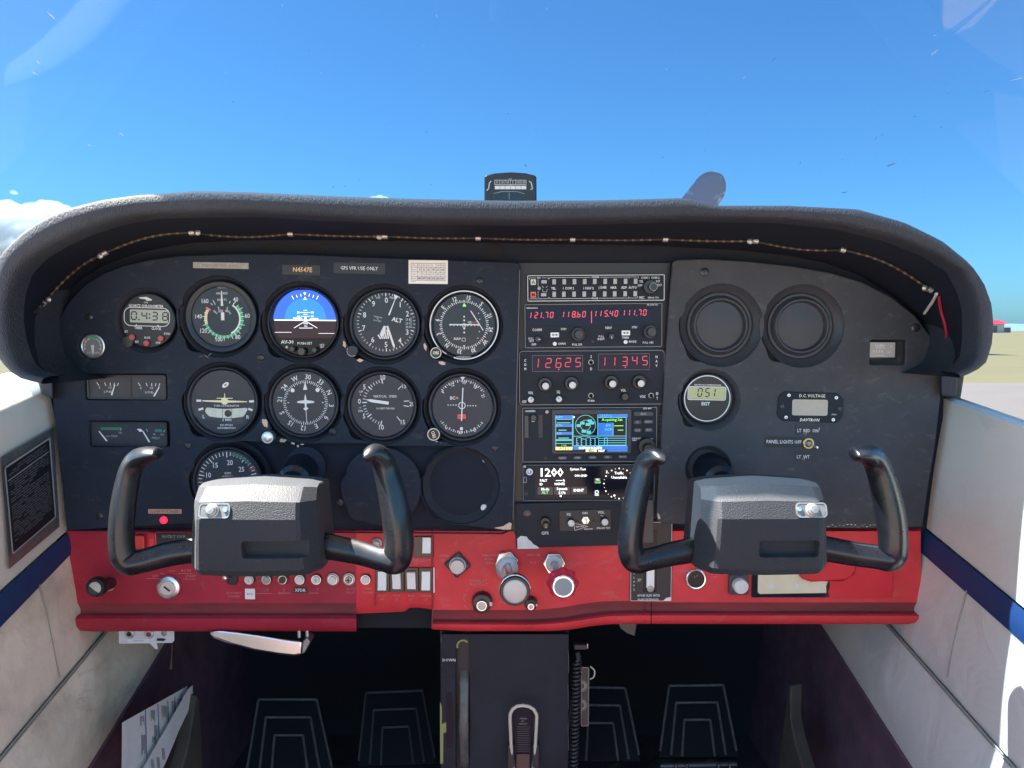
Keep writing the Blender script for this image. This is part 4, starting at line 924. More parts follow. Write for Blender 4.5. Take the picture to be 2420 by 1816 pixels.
kb = rknob(o, *L(1255, 1010), 14, 26, 'dull_metal', 11, 'silver'); q = MB(KO); q.arc(11.5, 13.6, 0, 360, 26.6, *L(1255, 1010)); q.build('knob_ring', 'white', kb)
q = MB(KO); q.lathe([(9, -8), (9, 2), (7, 3), (0, 3)], *L(2030, 960), 20); q.build('screw_boss', 'bezel', o)
# vertical speed
o, L, R = gauge('vsi', 'vertical_speed_indicator', 'vertical speed dial, its white needle pointing left to zero', CD)
cu, cv = L(590, 590); q = MB(KO)
for s_, x, y, h in (('0', 255, 575, 12), ('5', 320, 395, 12), ('10', 553, 275, 12), ('15', 818, 383, 11), ('20', 912, 610, 11), ('15', 797, 838, 11), ('10', 527, 902, 12), ('5', 310, 762, 12)): q.text(s_, *L(x, y), h, DW, bold=.01, sx=.85)
q.text('UP', *L(278, 455), 5.5, DW); q.text('DN', *L(270, 697), 5.5, DW); q.text('VERTICAL  SPEED', *L(578, 513), 6, DW, sx=.9); q.text('100 FEET PER MIN', *L(580, 665), 4.6, DW, sx=.9)
q.poly([L(262, 498), L(276, 498), L(269, 482)], DW); q.poly([L(256, 650), L(270, 650), L(263, 668)], DW)
for a, t in ((180, 2.4), (138, 2.4), (100, 2.4), (218, 2.4), (256, 2.4)): q.tick(a, 45.5, 57, t, DW, cu, cv)
for a in (171, 163, 155, 147, 131, 123, 115, 108, 189, 197, 204, 211, 226, 234, 241, 249): q.tick(a, 49, 56, 1.4, DW, cu, cv)
for p_, q_ in (((783, 382), (740, 427)), ((812, 575), (878, 570)), ((808, 630), (873, 640)), ((722, 768), (765, 822))): q.line(L(*p_), L(*q_), 1.8, DW)
q.build('dial_print', 'white', o)
needle(o, [L(335, 553), L(400, 548), L(625, 580), L(618, 617), L(400, 585)])
# second course indicator
o, L, R = gauge('vor2', 'course_indicator', 'plain course indicator dial with a red NAV flag', CD, lip=9)
cu, cv = L(1538, 640); q = MB(KO)
for i in range(-5, 6): q.tick(90 - i * 10, 58, 64, 2, DW, cu, cv); q.tick(85 - i * 10, 60.5, 64, 1.2, DW, cu, cv); q.tick(270 - i * 10, 58, 64, 2, DW, cu, cv); q.tick(265 - i * 10, 60.5, 64, 1.2, DW, cu, cv)
for s_, x, y, a in (('9', 1298, 462, 52), ('12', 1418, 368, 27), ('15', 1566, 338, 0), ('18', 1705, 395, -32), ('21', 1800, 505, -62), ('6', 1333, 910, 30), ('33', 1510, 968, 0), ('30', 1690, 938, -28)): q.text(s_, *L(x, y), 8, DW, rot=a, bold=.02, sx=.8)
q.poly([L(1515, 268), L(1575, 268), L(1546, 310)], DW + .2); q.disc(3.8, DW, *L(1527, 920), n=16); q.text('BC', *L(1420, 533), 7.5, DW, bold=.03); q.arc(6.8, 8.6, 0, 360, DW + .3, *L(1535, 628))
for i in range(4): q.disc(1.5, DW, *L(1362 + i * 33, 622), n=8); q.disc(1.5, DW, *L(1608 + i * 33, 631), n=8)
q.build('dial_print', 'white', o)
q = MB(KO); q.disc(2.6, DW, *L(1476, 533), n=12); q.build('lamp', 'redmark', o)
q = MB(KO); q.rbox(*L(1478, 795), DW, *L(1582, 740), DW + .5, 2); q.build('flag', 'flag_red' if 'flag_red' in M else 'redmark', o)
q = MB(KO); q.text('NAV', *L(1530, 768), 6, DW + .8, bold=.02); q.build('flag_letter', 'red_dim', o)
needle(o, poly_line(L(1548, 405), L(1529, 822), 2.6, 2.6), w=-3)
kb = rknob(o, *L(1190, 975), 15, 20, 'knob_black'); q = MB(KO); q.arc(12.8, 14.6, 0, 360, 20.4, *L(1190, 975)); q.text('OBS', *L(1190, 978), 8, 20.4, rot=-75, bold=.02, sx=.85); q.build('lettering', 'cream_print', kb)
# tachometer
o, L, R = gauge('tach', 'tachometer', 'engine speed dial half hidden behind the left yoke', CC)
cu, cv = L(722, 1575); q = MB(KO)
for s_, x, y in (('10', 480, 1495), ('15', 570, 1370), ('20', 752, 1335), ('25', 895, 1420), ('30', 985, 1580), ('5', 480, 1680)): q.text(s_, *L(x, y), 12.5, DW, bold=.01, sx=.85)
q.text('RPM', *L(722, 1472), 6, DW); q.text('HUNDREDS', *L(720, 1510), 3.6, DW)
for i in range(34):
    a = 212 - i * 7.55; q.tick(a, 58 if (i - 6) % 5 == 0 else 62, 71, 2.2 if (i - 6) % 5 == 0 else 1.7, DW, cu, cv)
q.build('dial_print', 'white_print' if 'white_print' in M else 'white', o)
q = MB(KO); q.arc(64, 70, 82, 38, DW + .1, cu, cv); q.build('green_arc', 'green_dim', o)
q = MB(KO); q.tick(27, 58, 75, 4, DW + .3, cu, cv); q.build('red_line', 'red_dim', o)
# chronometer
CE = (100, 640, 320 / 1207.0)
o = thing('chronometer', 'round black quartz clock with an LCD and three red buttons', 'clock', 350, 758, YO, 1.5); L = loc(*CE, 350, 758)
q = MB(KO); q.ringlathe([(64, -26), (64, 0), (62.5, 1.5), (60, 1.8)], n=64); q.build('bezel', 'bezel', o); q = MB(KO); q.disc(60.5, 1.8, n=60); q.build('face', 'black', o)
q = MB(KO); q.rframe(*L(732, 497), *L(1140, 330), 16, 1.6, 2.2); q.text('QUARTZ CHRONOMETER', *L(930, 318), 6, 2.2, bold=.035, sx=.84); q.text('LC-2', *L(930, 285), 3.6, 2.2, bold=.03); q.text('TIMER', *L(860, 512), 6.2, 2.2, bold=.035, sx=.8); q.text('CLOCK', *L(1020, 514), 6.2, 2.2, bold=.035, sx=.8)
for s_, x, y in (('SET', 752, 548), ('RST', 848, 636), ('MODE', 938, 597), ('ST/SP', 1035, 640), ('DT/AV', 1115, 558)): q.text(s_, *L(x, y), 5, 2.2, bold=.03, sx=.72)
q.poly([L(865, 243), L(935, 236), L(982, 258), L(982, 268), L(935, 270), L(925, 258), L(875, 252)], 2.2)
for x in (843, 1035): q.poly([L(x - 12, 495), L(x + 12, 495), L(x, 480)], 2.3)
q.build('lettering', 'white', o)
q = MB(KO); q.rbox(*L(786, 465), 1.6, *L(1122, 350), 2.3, 3); q.build('display', 'lcd', o)
q = MB(KO); q.seg('0.4:38', *L(822, 405), 18, 11.5, 24.5, 3.0, 2.6, slant=0.04); q.build('digits', 'lcd_ink', o)
for x, y in ((808, 597), (937, 645), (1063, 600)): rknob(o, *L(x, y), 7.4, 8, 'red_button', name='button', w0=2)
q = MB(KO); q.disc(13, 2.4, *L(760, 640), n=24); q.build('dark_patch', 'gloss_black', o)
# suction gauge
o = thing('suction_gauge', 'tiny grey suction gauge with a chrome rim at the far left', 'gauge', 218.5, 819, YO); L = loc(*CE, 218.5, 819)
q = MB(KO); q.ringlathe([(30, -26), (30, -2), (28.5, 0), (26, 0.5), (24.5, -1)], n=44); q.build('bezel', 'silver', o); q = MB(KO); q.disc(25, -1.2, n=40); q.build('dial_face', 'dial_grey', o)
q = MB(KO)
for a in (200, 170, 145, 118, 90, 62, 35, 10, -20): q.tick(a, 17, 21, 2, -0.8)
q.arc(18.6, 19.6, -20, 200, -.8); q.text('SUCTION', 0, -15, 5, -.8); q.poly([(-4, 3), (4, 3), (1.6, -19), (-.4, -19)], -.4); q.build('dial_print', 'white', o)
q = MB(KO); q.arc(17, 22, 110, 62, -.6); q.build('green_arc', 'green', o)
# fuel and oil gauges
o = thing('fuel_gauge', 'wide window with left and right fuel needles', 'gauge', 297, 915, YO, 0.6); L = loc(*CE, 297, 915)
q = MB(KO); q.rbox(*L(400, 1140), -9.2, *L(1090, 938), -8.6, 4); q.build('dial_face', 'dial', o); q = MB(KO); q.rframe(*L(392, 1148), *L(1098, 930), 6, 4, -2.5); q.build('frame', 'bezel', o)
q = MB(KO); q.box(*L(735, 1125), -8.6, *L(778, 950), -6); q.build('divider', 'recess', o)
q = MB(KO)
for dx in (0, 372):
    for x, y, x2, y2 in ((468, 1000, 488, 1030), (540, 1002, 550, 1030), (590, 1003, 590, 1030), (628, 1003, 622, 1030), (664, 1004, 652, 1030)): q.line(L(x + dx, y), L(x2 + dx, y2), 1.6, -8.2)
    q.text('E', *L(493 + dx, 1048), 5, -8.2); q.text('1/2', *L(588 + dx, 1046), 5, -8.2)
q.text('L FUEL', *L(570, 1084), 5, -8.2); q.text('R FUEL', *L(940, 1086), 5, -8.2); q.build('dial_print', 'white', o)
needle(o, poly_line(L(602, 1115), L(634, 1020), 3.6, 2), w=-6.5); needle(o, poly_line(L(982, 1120), L(1032, 1035), 3.6, 2.2), w=-6.5)
q = MB(KO); q.rect(*L(405, 1130), *L(1085, 945), -3.2); q.build('glass', 'glass', o)
o = thing('oil_gauge', 'wide window with oil temperature and pressure needles', 'gauge', 300, 1027, YO, 0.6); L = loc(*CE, 300, 1027)
q = MB(KO); q.rbox(*L(412, 1560), -9.2, *L(1100, 1358), -8.6, 4); q.build('dial_face', 'dial', o); q = MB(KO); q.rframe(*L(404, 1568), *L(1108, 1350), 6, 4, -2.5); q.build('frame', 'bezel', o)
q = MB(KO); q.box(*L(775, 1530), -8.6, *L(803, 1420), -7); q.build('divider', 'recess', o)
q = MB(KO); q.rect(*L(505, 1426), *L(690, 1402), -8.2); q.rect(*L(990, 1440), *L(1055, 1414), -8.2); q.build('green_arc', 'green_dim', o)
q = MB(KO); q.text('OIL TEMP', *L(600, 1482), 5, -8.2); q.text('245', *L(678, 1450), 4.6, -8.2); q.text('PRESS', *L(998, 1494), 5.4, -8.2); q.text('60', *L(985, 1460), 4.6, -8.2); q.text('100', *L(1055, 1462), 4.2, -8.2); q.line(L(690, 1408), L(682, 1430), 1.5, -8); q.line(L(1085, 1418), L(1070, 1440), 1.5, -8); q.line(L(915, 1412), L(926, 1438), 1.5, -8); q.build('dial_print', 'white_dim', o)
needle(o, poly_line(L(560, 1526), L(490, 1437), 3.6, 2.2), w=-6.5); needle(o, poly_line(L(943, 1532), L(885, 1432), 3.4, 2.4), w=-6.5); needle(o, [L(833, 1412), L(868, 1412), L(888, 1432), L(860, 1440)], w=-6.2, nm='flag')
q = MB(KO); q.rect(*L(415, 1552), *L(1098, 1366), -3.2); q.build('glass', 'glass', o)
# ---------------------------------------------------------------- placards on the panels
def placard(name, label, x0, y0, x1, y1, face, lines, ink='white', rot=0.0, th=0.8, Y=YO, r=0.8, lip=None):
    cx, cy = (x0 + x1) / 2, (y0 + y1) / 2; k_ = kk(Y)
    o = thing(name, label, 'label', cx, cy, Y, rot); q = MB(k_); q.rbox(x0 - cx, cy - y1, 0, x1 - cx, cy - y0, th, r, 2); q.build('backing', face, o)
    q = MB(k_)
    for s_, dx, dy, h, kw in lines: q.text(s_, dx, dy, h, th + .3, **kw)
    q.build('lettering', ink, o); return o
placard('speed_label', 'faded grey tape label above the airspeed dial', 457, 621, 587, 635, 'tape', [('MANEUVER SPEED 97 KIAS', 0, 0, 5.5, dict(sx=.95))], 'ink_grey', 1.0)
placard('registration_plate', 'small black plate reading N4547E above the blue attitude screen', 668, 627, 757, 650, 'black', [('N4547E', 3, 0.5, 11, dict(bold=.02, sx=.92))], 'gold_print', 1.2, 1.6)
placard('gps_label', 'black strip reading GPS VFR USE ONLY', 789, 622, 910, 647, 'black', [('GPS VFR USE ONLY', 0, 0, 8.5, dict(sx=.88, bold=.01))], 'white', 1.2)
o = placard('compass_card', 'white paper compass correction card above the course indicator', 966, 616, 1058, 671, 'paper', [], 'ink', 0.6); L = loc(*CB, 1012, 643.5)
q = MB(KO); q.rframe(*L(905, 333), *L(1327, 122), .5, .7, 1.2)
for y in (170, 228, 282): q.line(L(905, y), L(1327, y + 2), .7, 1.2)
for x in (985, 1034, 1092, 1152, 1212, 1266): q.line(L(x, 122), L(x, 333), .6, 1.2)
for s_, x, y in (('For', 945, 145), ('N', 1008, 145), ('30', 1062, 146), ('60', 1120, 146), ('E', 1172, 146), ('120', 1240, 146), ('150', 1292, 146), ('Steer', 945, 200), ('For', 945, 255), ('S', 1010, 255), ('210', 1062, 256), ('240', 1122, 256), ('W', 1180, 256), ('300', 1238, 256), ('330', 1294, 256), ('Steer', 945, 304)): q.text(s_, *L(x, y), 3.4, 1.2)
for s_, x, y in (('0', 1013, 198), ('31', 1062, 199), ('62', 1122, 199), ('90', 1182, 199), ('121', 1238, 200), ('150', 1296, 200), ('180', 1008, 306), ('209', 1062, 306), ('238', 1122, 307), ('270', 1182, 308), ('301', 1238, 308), ('331', 1294, 306)): q.text(s_, *L(x, y), 5, 1.2, bold=.03, slant=.2, sx=.8)
q.text('DATE', *L(940, 347), 2.6, 1.2); q.build('table_print', 'ink', o)
o = placard('voltage_label', 'tan label reading LOW VOLTAGE over the red lamp', 350, 1203.5, 430, 1214.5, 'tape_tan' if 'tape_tan' in M else 'tape', [('LOW VOLTAGE', 0, 0, 7, dict(sx=.95))], 'ink', 0.4)
o = thing('warning_lamp', 'small red low voltage lamp behind the left yoke', 'lamp', 388, 1229, YO); q = MB(KO); q.lathe([(11, -1), (11, 2)], n=24); q.build('bezel', 'black', o); q = MB(KO); q.lathe([(9, 2), (8.6, 5), (6, 8), (2.5, 9.2), (0, 9.4)], n=24); q.build('lens', 'lamp_red', o)
S5 = (1570, 860, 460 / 2212.0)
o = placard('lamp_label', 'peeling label reading LT RED ON under the voltage meter', 1880, 1005.6, 1937, 1030.5, 'tape_peel', [('LT  RED  ON', 0, 0, 8, dict(sx=.8, bold=.02))], 'white', 0.8)
o = placard('lights_label', 'black strip reading PANEL LIGHTS OFF left of a toggle switch', 1806, 1032, 1895, 1058, 'black', [('PANEL LIGHTS OFF', 2, 0.5, 8.5, dict(sx=.84, bold=.015))], 'white', 0.8)
o = placard('lamp_label', 'scraped label reading LT WT below the toggle switch', 1880, 1066, 1928, 1090, 'tape_peel', [('LT  WT', -6, -2, 8, dict(sx=.86, bold=.02))], 'white', 0.5)
o = thing('toggle_switch', 'brass toggle switch right of the PANEL LIGHTS OFF label', 'switch', 1910, 1048, YO)
q = MB(KO); q.ringlathe([(13.5, 0), (13.5, 3), (12.5, 4), (9, 4), (8, 2), (8, 0)], n=28); q.build('washer', 'brass', o); q = MB(KO); q.lathe([(7.5, 0), (7.5, 5), (5, 8), (0, 8)], n=18); q.build('bush', 'dull_metal', o)
q = MB(KO); q.lathe([(2.2, 6), (2.4, 20), (3.6, 24), (4.0, 29), (2.5, 32), (0, 32.5)], n=14, lean=(0.28, -0.16)); q.build('lever', 'bright_metal', o)
# EGT, voltage meter, hour meter
o = thing('exhaust_gauge', 'round EGT gauge with a green LCD and white ring', 'gauge', 1673, 943, YO, 1.0); L = loc(*S5, 1673, 943)
q = MB(KO); q.ringlathe([(60, -26), (60, -3), (58.5, -1), (56, -.6)], n=60); q.build('bezel', 'bezel', o); q = MB(KO); q.disc(57, -.7, n=60); q.build('face', 'black', o)
q = MB(KO); q.arc(52.8, 55, 0, 360, -.2, *L(488, 395), n=64); q.rframe(*L(262, 415), *L(700, 258), 5, 2, .4); q.text('EGT', *L(473, 456), 8, .2, bold=.04); q.text('ELECTRONICS INTERNATIONAL', *L(490, 241), 3.4, .2, bold=.03, sx=.95); q.build('lettering', 'white', o)
q = MB(KO); q.rbox(*L(276, 402), -.5, *L(686, 270), .1, 3); q.build('display', 'lcd_green', o); q = MB(KO); q.seg('051', *L(403, 327), 19, 9, 17.5, 2.8, .5, slant=.12); q.build('digits', 'lcd_ink', o)
o = thing('voltage_meter', 'black DC voltage meter with a blank cream window', 'meter', 1914, 962, YO, 0.8); L = loc(*S5, 1914, 962)
q = MB(KO); q.prism([L(*p_) for p_ in ((1350, 318), (1960, 330), (2030, 400), (2022, 600), (1960, 668), (1340, 652), (1280, 590), (1290, 375))], 0, 4); q.build('plate', 'radio', o, bevel=.0004)
q = MB(KO); q.rbox(*L(1445, 588), 3.6, *L(1850, 405), 4.3, 5); q.build('window', 'lcd_blank', o)
q = MB(KO); q.text('D.C. VOLTAGE', *L(1668, 362), 7.6, 4.4, bold=.02, sx=.9); q.text('DAVTRON', *L(1650, 638), 7, 4.4, bold=.05, slant=.2, sx=1.0); q.text('M450', *L(1928, 572), 4, 4.4); q.build('lettering', 'cream_print', o)
for x, y in ((1402, 360), (1942, 380), (1378, 612), (1917, 632)): s_ = MB(KO); s_.lathe([(3.8, 4), (3.8, 5.4), (0, 6)], *L(x, y), 12); sc_ = s_.build('screw', 'silver', o); s_ = MB(KO); s_.disc(1.6, 6.1, *L(x, y), n=6); s_.build('slot', 'black', sc_)
for x, y in ((1330, 487), (1992, 507)): s_ = MB(KO); s_.lathe([(5, 4), (5, 5.4), (0, 6.5)], *L(x, y), 14); s_.build('screw', 'screw', o)
S7 = (1900, 640, 520 / 2212.0)
o = thing('hour_meter', 'small hour meter set in a rectangular cut-out', 'meter', 2088, 830, YO); L = loc(*S7, 2088, 830)
q = MB(KO); q.box(*L(655, 895), -9, *L(945, 715), -4); q.build('case', 'black', o, bevel=.0004); q = MB(KO); q.rbox(*L(664, 872), -4, *L(922, 722), -3.4, 2); q.build('face', 'meter_face', o)
q = MB(KO); q.text('HOBBS', *L(770, 752), 5, -3.1, bold=.02); q.text('QUARTZ', *L(770, 775), 3.6, -3.1, bold=.02); q.text('0', *L(880, 762), 6, -3.1); q.text('0 3 3 0', *L(750, 812), 6, -3.1, bold=.03); q.text('HRS', *L(862, 820), 3.6, -3.1); q.text('HONEYWELL', *L(778, 855), 2.4, -3.1); q.build('lettering', 'white', o)
# ================================================================ radio stack
YS = -0.001; KS = kk(YS); R1 = (1210, 620, 380 / 2212.0); R2 = (1210, 810, 380 / 2212.0); R3 = (1210, 950, 380 / 2212.0); R4 = (1200, 1180, 390 / 2212.0)
def radio(name, label, x0, y0, x1, y1, crop, face='radio', depth=12, rad=3, rot=0.0, edge=True):
    cx, cy = (x0 + x1) / 2, (y0 + y1) / 2; o = thing(name, label, 'radio', cx, cy, YS, rot)
    q = MB(KS); q.rbox(x0 - cx, cy - y1, -depth, x1 - cx, cy - y0, 0, rad); q.build('faceplate', face, o, bevel=.0005)
    if edge: q = MB(KS); q.rframe(x0 - cx + .6, cy - y1 + .6, x1 - cx - .6, cy - y0 - .6, rad, 1.5, .25); q.build('edge_line', edge if isinstance(edge, str) else 'radio_edge', o)
    return o, loc(*crop, cx, cy)
m = MB(); a = [P(*q, .012) for q in ((1224, 622), (1585, 622), (1560, 1300), (1206, 1300))]; b = [P(*q, .006) for q in ((1224, 622), (1585, 622), (1560, 1300), (1206, 1300))]
b0 = P(1400, 900, .012); m.add([p - b0 for p in a + b], [(0, 1, 2, 3), (4, 5, 6, 7), (0, 1, 5, 4), (1, 2, 6, 5), (2, 3, 7, 6), (3, 0, 4, 7)])
r = wthing('radio_rack', 'dark recess holding the stack of radios', 'rack', b0); m.build('back_plate', 'black', r, world=True)
# audio panel
o, L = radio('audio_panel', 'narrow audio panel with two rows of grey keys, top of the radio stack', 1247, 650, 1570, 712, R1, rot=-.4, edge='white')
q = MB(KS)
for s_, x, y, h in (('TEL', 575, 357, 6), ('1 COM 2', 780, 357, 6), ('1 NAV 2', 1055, 357, 6), (') DME', 1245, 355, 6), ('MKR', 1397, 352, 6), ('ADF', 1537, 352, 6), ('AUTO', 1657, 352, 6), ('COM 1', 1827, 222, 5.6), ('COM 2', 1965, 222, 5.6), ('TEL', 1775, 272, 5.4), ('INT', 2003, 272, 5.4), ('OFF', 1757, 325, 5.4), ('EXT', 2025, 322, 5.4), ('MIC', 1782, 490, 6), ('KMA 24  TSO', 1940, 492, 3.8), ('SPEAKER', 1148, 208, 4), ('PHONE', 1140, 497, 4), ('MKR', 1075 - 700, 212, 3.6)): q.text(s_, *L(x, y), h, .5, bold=.03, sx=.85)
for a, b in (((520, 210), (1085, 210)), ((1215, 210), (1735, 210)), ((520, 497), (1090, 497)), ((1195, 495), (1725, 495)), ((520, 210), (520, 230)), ((1735, 210), (1735, 230)), ((520, 480), (520, 497)), ((1725, 470), (1725, 495)), ((248, 213), (335, 213)), ((415, 213), (505, 213)), ((248, 497), (505, 497)), ((505, 213), (505, 235)), ((505, 475), (505, 497)), ((248, 213), (248, 240)), ((1608, 210), (1608, 228)), ((1605, 475), (1605, 495)), ((420, 325), (440, 345)), ((470, 345), (495, 325)), ((425, 365), (430, 405)), ((430, 405), (480, 405)), ((480, 405), (490, 365))): q.line(L(*a), L(*b), .8, .5)
for y in range(240, 490, 16):
    if not 320 < y < 390: q.line(L(358, y), L(370, y), .8, .5)
q.poly([L(1858, 260), L(1888, 260), L(1873, 285)], .6); q.build('lettering', 'white', o)
for row_, yy in ((0, 268), (1, 438)):
    for x in (583, 721, 861, 1000, 1137, 1279, 1415, 1557, 1695):
        x -= 6 * row_ if x > 600 else 0
        q = MB(KS); q.box(*L(x - 25, yy + 36), 0, *L(x + 24, yy - 36), 5); q.build('key', 'key_grey', o, bevel=.0003)
for x0, y0, x1, y1, mm, s_ in ((262, 232, 335, 308, 'key_cream', 'A'), (260, 402, 335, 482, 'key_red', 'M')):
    q = MB(KS); q.rbox(*L(x0, y1), 0, *L(x1, y0), 1.5, 1.5); k_ = q.build('marker_lamp', mm, o); q = MB(KS); q.text(s_, *L((x0 + x1) / 2, (y0 + y1) / 2), 8.5, 1.8, bold=.02); q.build('lettering', 'ink', k_)
for x0, y0, x1, y1 in ((408, 245, 482, 290), (402, 422, 475, 465)): q = MB(KS); q.box(*L(x0, y1), 0, *L(x1, y0), 4); q.build('key', 'key_grey', o, bevel=.0003)
q = MB(KS); q.disc(4, .6, *L(378, 355), n=16); q.build('photocell', 'dull_metal', o)
rknob(o, *L(1890, 350), 17, 12, 'knob_black', k_=KS); kb = rknob(o, *L(1915, 352), 9.5, 26, 'knob_black', k_=KS); q = MB(KS); q.arc(8.2, 9.3, 0, 360, 26.4, *L(1915, 352)); q.build('cap_ring', 'white_dim', kb)
# first nav-com
def double_arrow(q, c, w, h, z):
    u, v = c; q.line((u - w * .3, v), (u + w * .3, v), h * .22, z); q.poly([(u - w / 2, v), (u - w * .2, v + h / 2), (u - w * .2, v - h / 2)], z); q.poly([(u + w / 2, v), (u + w * .2, v + h / 2), (u + w * .2, v - h / 2)], z)
o, L = radio('nav_com_radio', 'radio with a long red digit display, second from the top of the stack', 1240, 718, 1565, 822, R1, rot=-.6)
q = MB(KS); q.rbox(*L(205, 865), 0, *L(1935, 640), .5, 3); q.build('display_window', 'led_window', o)
q = MB(KS); q.seg('121.70', *L(265, 722), 13, 6.2, 12.2, 1.6, .8, slant=.14); q.seg('118.60'.replace('6', 'b'), *L(712, 716), 13, 6.2, 12.0, 1.6, .8, slant=.14); q.seg('115.40', *L(1155, 710), 13, 6.2, 12.0, 1.6, .8, slant=.14); q.seg('111.70', *L(1545, 702), 13, 6.2, 12.0, 1.6, .8, slant=.14); q.line(L(1094, 675), L(1094, 840), 1.6, .8); q.build('digits', 'led', o)
q = MB(KS)
for s_, x, y, h in (('COMM', 345, 923, 6.4), ('STBY', 712, 917, 5.2), ('PULL', 265, 1042, 5), ('TEST', 268, 1075, 5), ('OFF', 302, 1122, 5.4), ('CHAN', 685, 1115, 5.4), ('PULL 25K', 897, 1130, 5), ('NAV', 1330, 905, 6.4), ('PULL', 1228, 1022, 5), ('IDENT', 1225, 1058, 5), ('TIMER', 1560, 1042, 5.4), ('MODE', 1657, 1098, 5.4), ('STBY', 1687, 902, 5.2), ('PULL OBS', 1870, 1113, 5), ('BENDIX/KING', 282, 625, 3.6), ('KX 155A TSO', 1930, 597, 3.8)): q.text(s_, *L(x, y), h, .5, bold=.02, sx=.85)
q.build('lettering', 'white', o)
for x, y in ((588, 995), (1563, 978)): q = MB(KS); q.rbox(*L(x - 58, y + 33), 0, *L(x + 58, y - 33), 3, 1.5); k_ = q.build('transfer_key', 'white_plastic', o); q = MB(KS); double_arrow(q, L(x, y), 14, 6, 3.3); q.build('arrow', 'ink', k_)
for x, y in ((588, 1117), (1560, 1102)): q = MB(KS); q.lathe([(4.6, 0), (4.6, 3), (0, 3.6)], *L(x, y), 16); q.build('button', 'white_plastic', o)
for x, y in ((905, 990), (1890, 965)): rknob(o, *L(x, y), 16.5, 12, 'radio_knob', k_=KS); rknob(o, *L(x + 5, y + 2), 11, 30, 'radio_knob', k_=KS)
for x, y, a in ((355, 1050, -10), (1360, 1022, -85)): kb = rknob(o, *L(x, y), 7.5, 14, 'radio_knob', k_=KS); q = MB(KS); c = L(x, y); q.line(c, (c[0] + 6 * math.cos(math.radians(a)), c[1] + 6 * math.sin(math.radians(a))), 1.4, 14.4); q.build('pointer', 'white', kb)
q = MB(KS); q.disc(3.4, .4, *L(1110, 1090), n=16); q.build('socket', 'black', o)
# second nav-com
o, L = radio('nav_com_radio', 'radio with two separate red digit windows and white-capped knobs', 1226, 828, 1571, 958, R2, rad=9, rot=-.4)
for x0, x1, y0, y1 in ((275, 975, 170, 395), (1185, 1895, 155, 382)): q = MB(KS); q.rbox(*L(x0, y1), 0, *L(x1, y0), .5, 1.5); q.build('display_window', 'led_window', o); q = MB(KS); q.rframe(*L(x0, y1), *L(x1, y0), 1.5, 1, .8); q.build('window_edge', 'white_faint', o)
q = MB(KS); q.seg('126', *L(362, 277), 21, 11.5, 24, 1.9, .9, slant=.1); q.seg('25', *L(770, 270), 20, 11.5, 24, 1.9, .9, slant=.1); q.seg('113', *L(1278, 262), 20, 11, 23.5, 1.9, .9, slant=.04); q.seg('45', *L(1688, 252), 20, 11, 24, 1.9, .9, slant=.04); q.disc(1.6, .9, *L(643, 365), n=8); q.disc(1.6, .9, *L(1560, 343), n=8); q.build('digits', 'led_soft', o)
q = MB(KS)
for i, s_ in enumerate('COM'): q.text(s_, *L(182, 240 + i * 58), 6, .5, bold=.04, sx=.8)
for i, s_ in enumerate('NAV'): q.text(s_, *L(1988, 203 + i * 60), 6, .5, bold=.04, sx=.8)
for s_, x, y, h in (('S', 1088, 193, 6.5), ('D', 1088, 362, 6.5), ('VOL', 255, 687, 6.5), ('SQ', 637, 680, 6.5), ('OFF', 165, 810, 6.5), ('RT-385A', 1090, 802, 4.6), ('VOL', 1533, 660, 6.5), ('VOX', 1800, 750, 6.5), ('ID', 2000, 710, 6.5), ('T', 2000, 775, 6.5)): q.text(s_, *L(x, y), h, .5, bold=.035, sx=.7)
q.build('lettering', 'white', o)
for x, y in ((450, 570), (815, 560), (1360, 548), (1745, 545)): rknob(o, *L(x, y), 17, 10, 'knob_black', k_=KS); rknob(o, *L(x + 3, y + 12), 10, 32, 'knob_black', 8, 'white_cap', k_=KS)
for x, y, a in ((255, 775, 60), (640, 770, 120)): kb = rknob(o, *L(x, y), 8, 14, 'knob_black', 7, 'white_cap', k_=KS); q = MB(KS); c = L(x, y); q.line(c, (c[0] + 6 * math.cos(math.radians(a)), c[1] + 6 * math.sin(math.radians(a))), 1.4, 15.5); q.build('pointer', 'ink', kb)
rknob(o, *L(1545, 745), 9, 16, 'knob_black', k_=KS)
for x, y in ((1085, 270), (1085, 730), (1915, 735)): q = MB(KS); q.ringlathe([(6.5, 0), (6.5, 3), (4.6, 3), (4.6, 0)], *L(x, y), 20); k_ = q.build('toggle', 'dull_metal', o); q = MB(KS); q.lathe([(2.2, 0), (2.6, 12), (0, 13)], *L(x, y), 10, lean=(.1, -.4)); q.build('lever', 'black', k_)
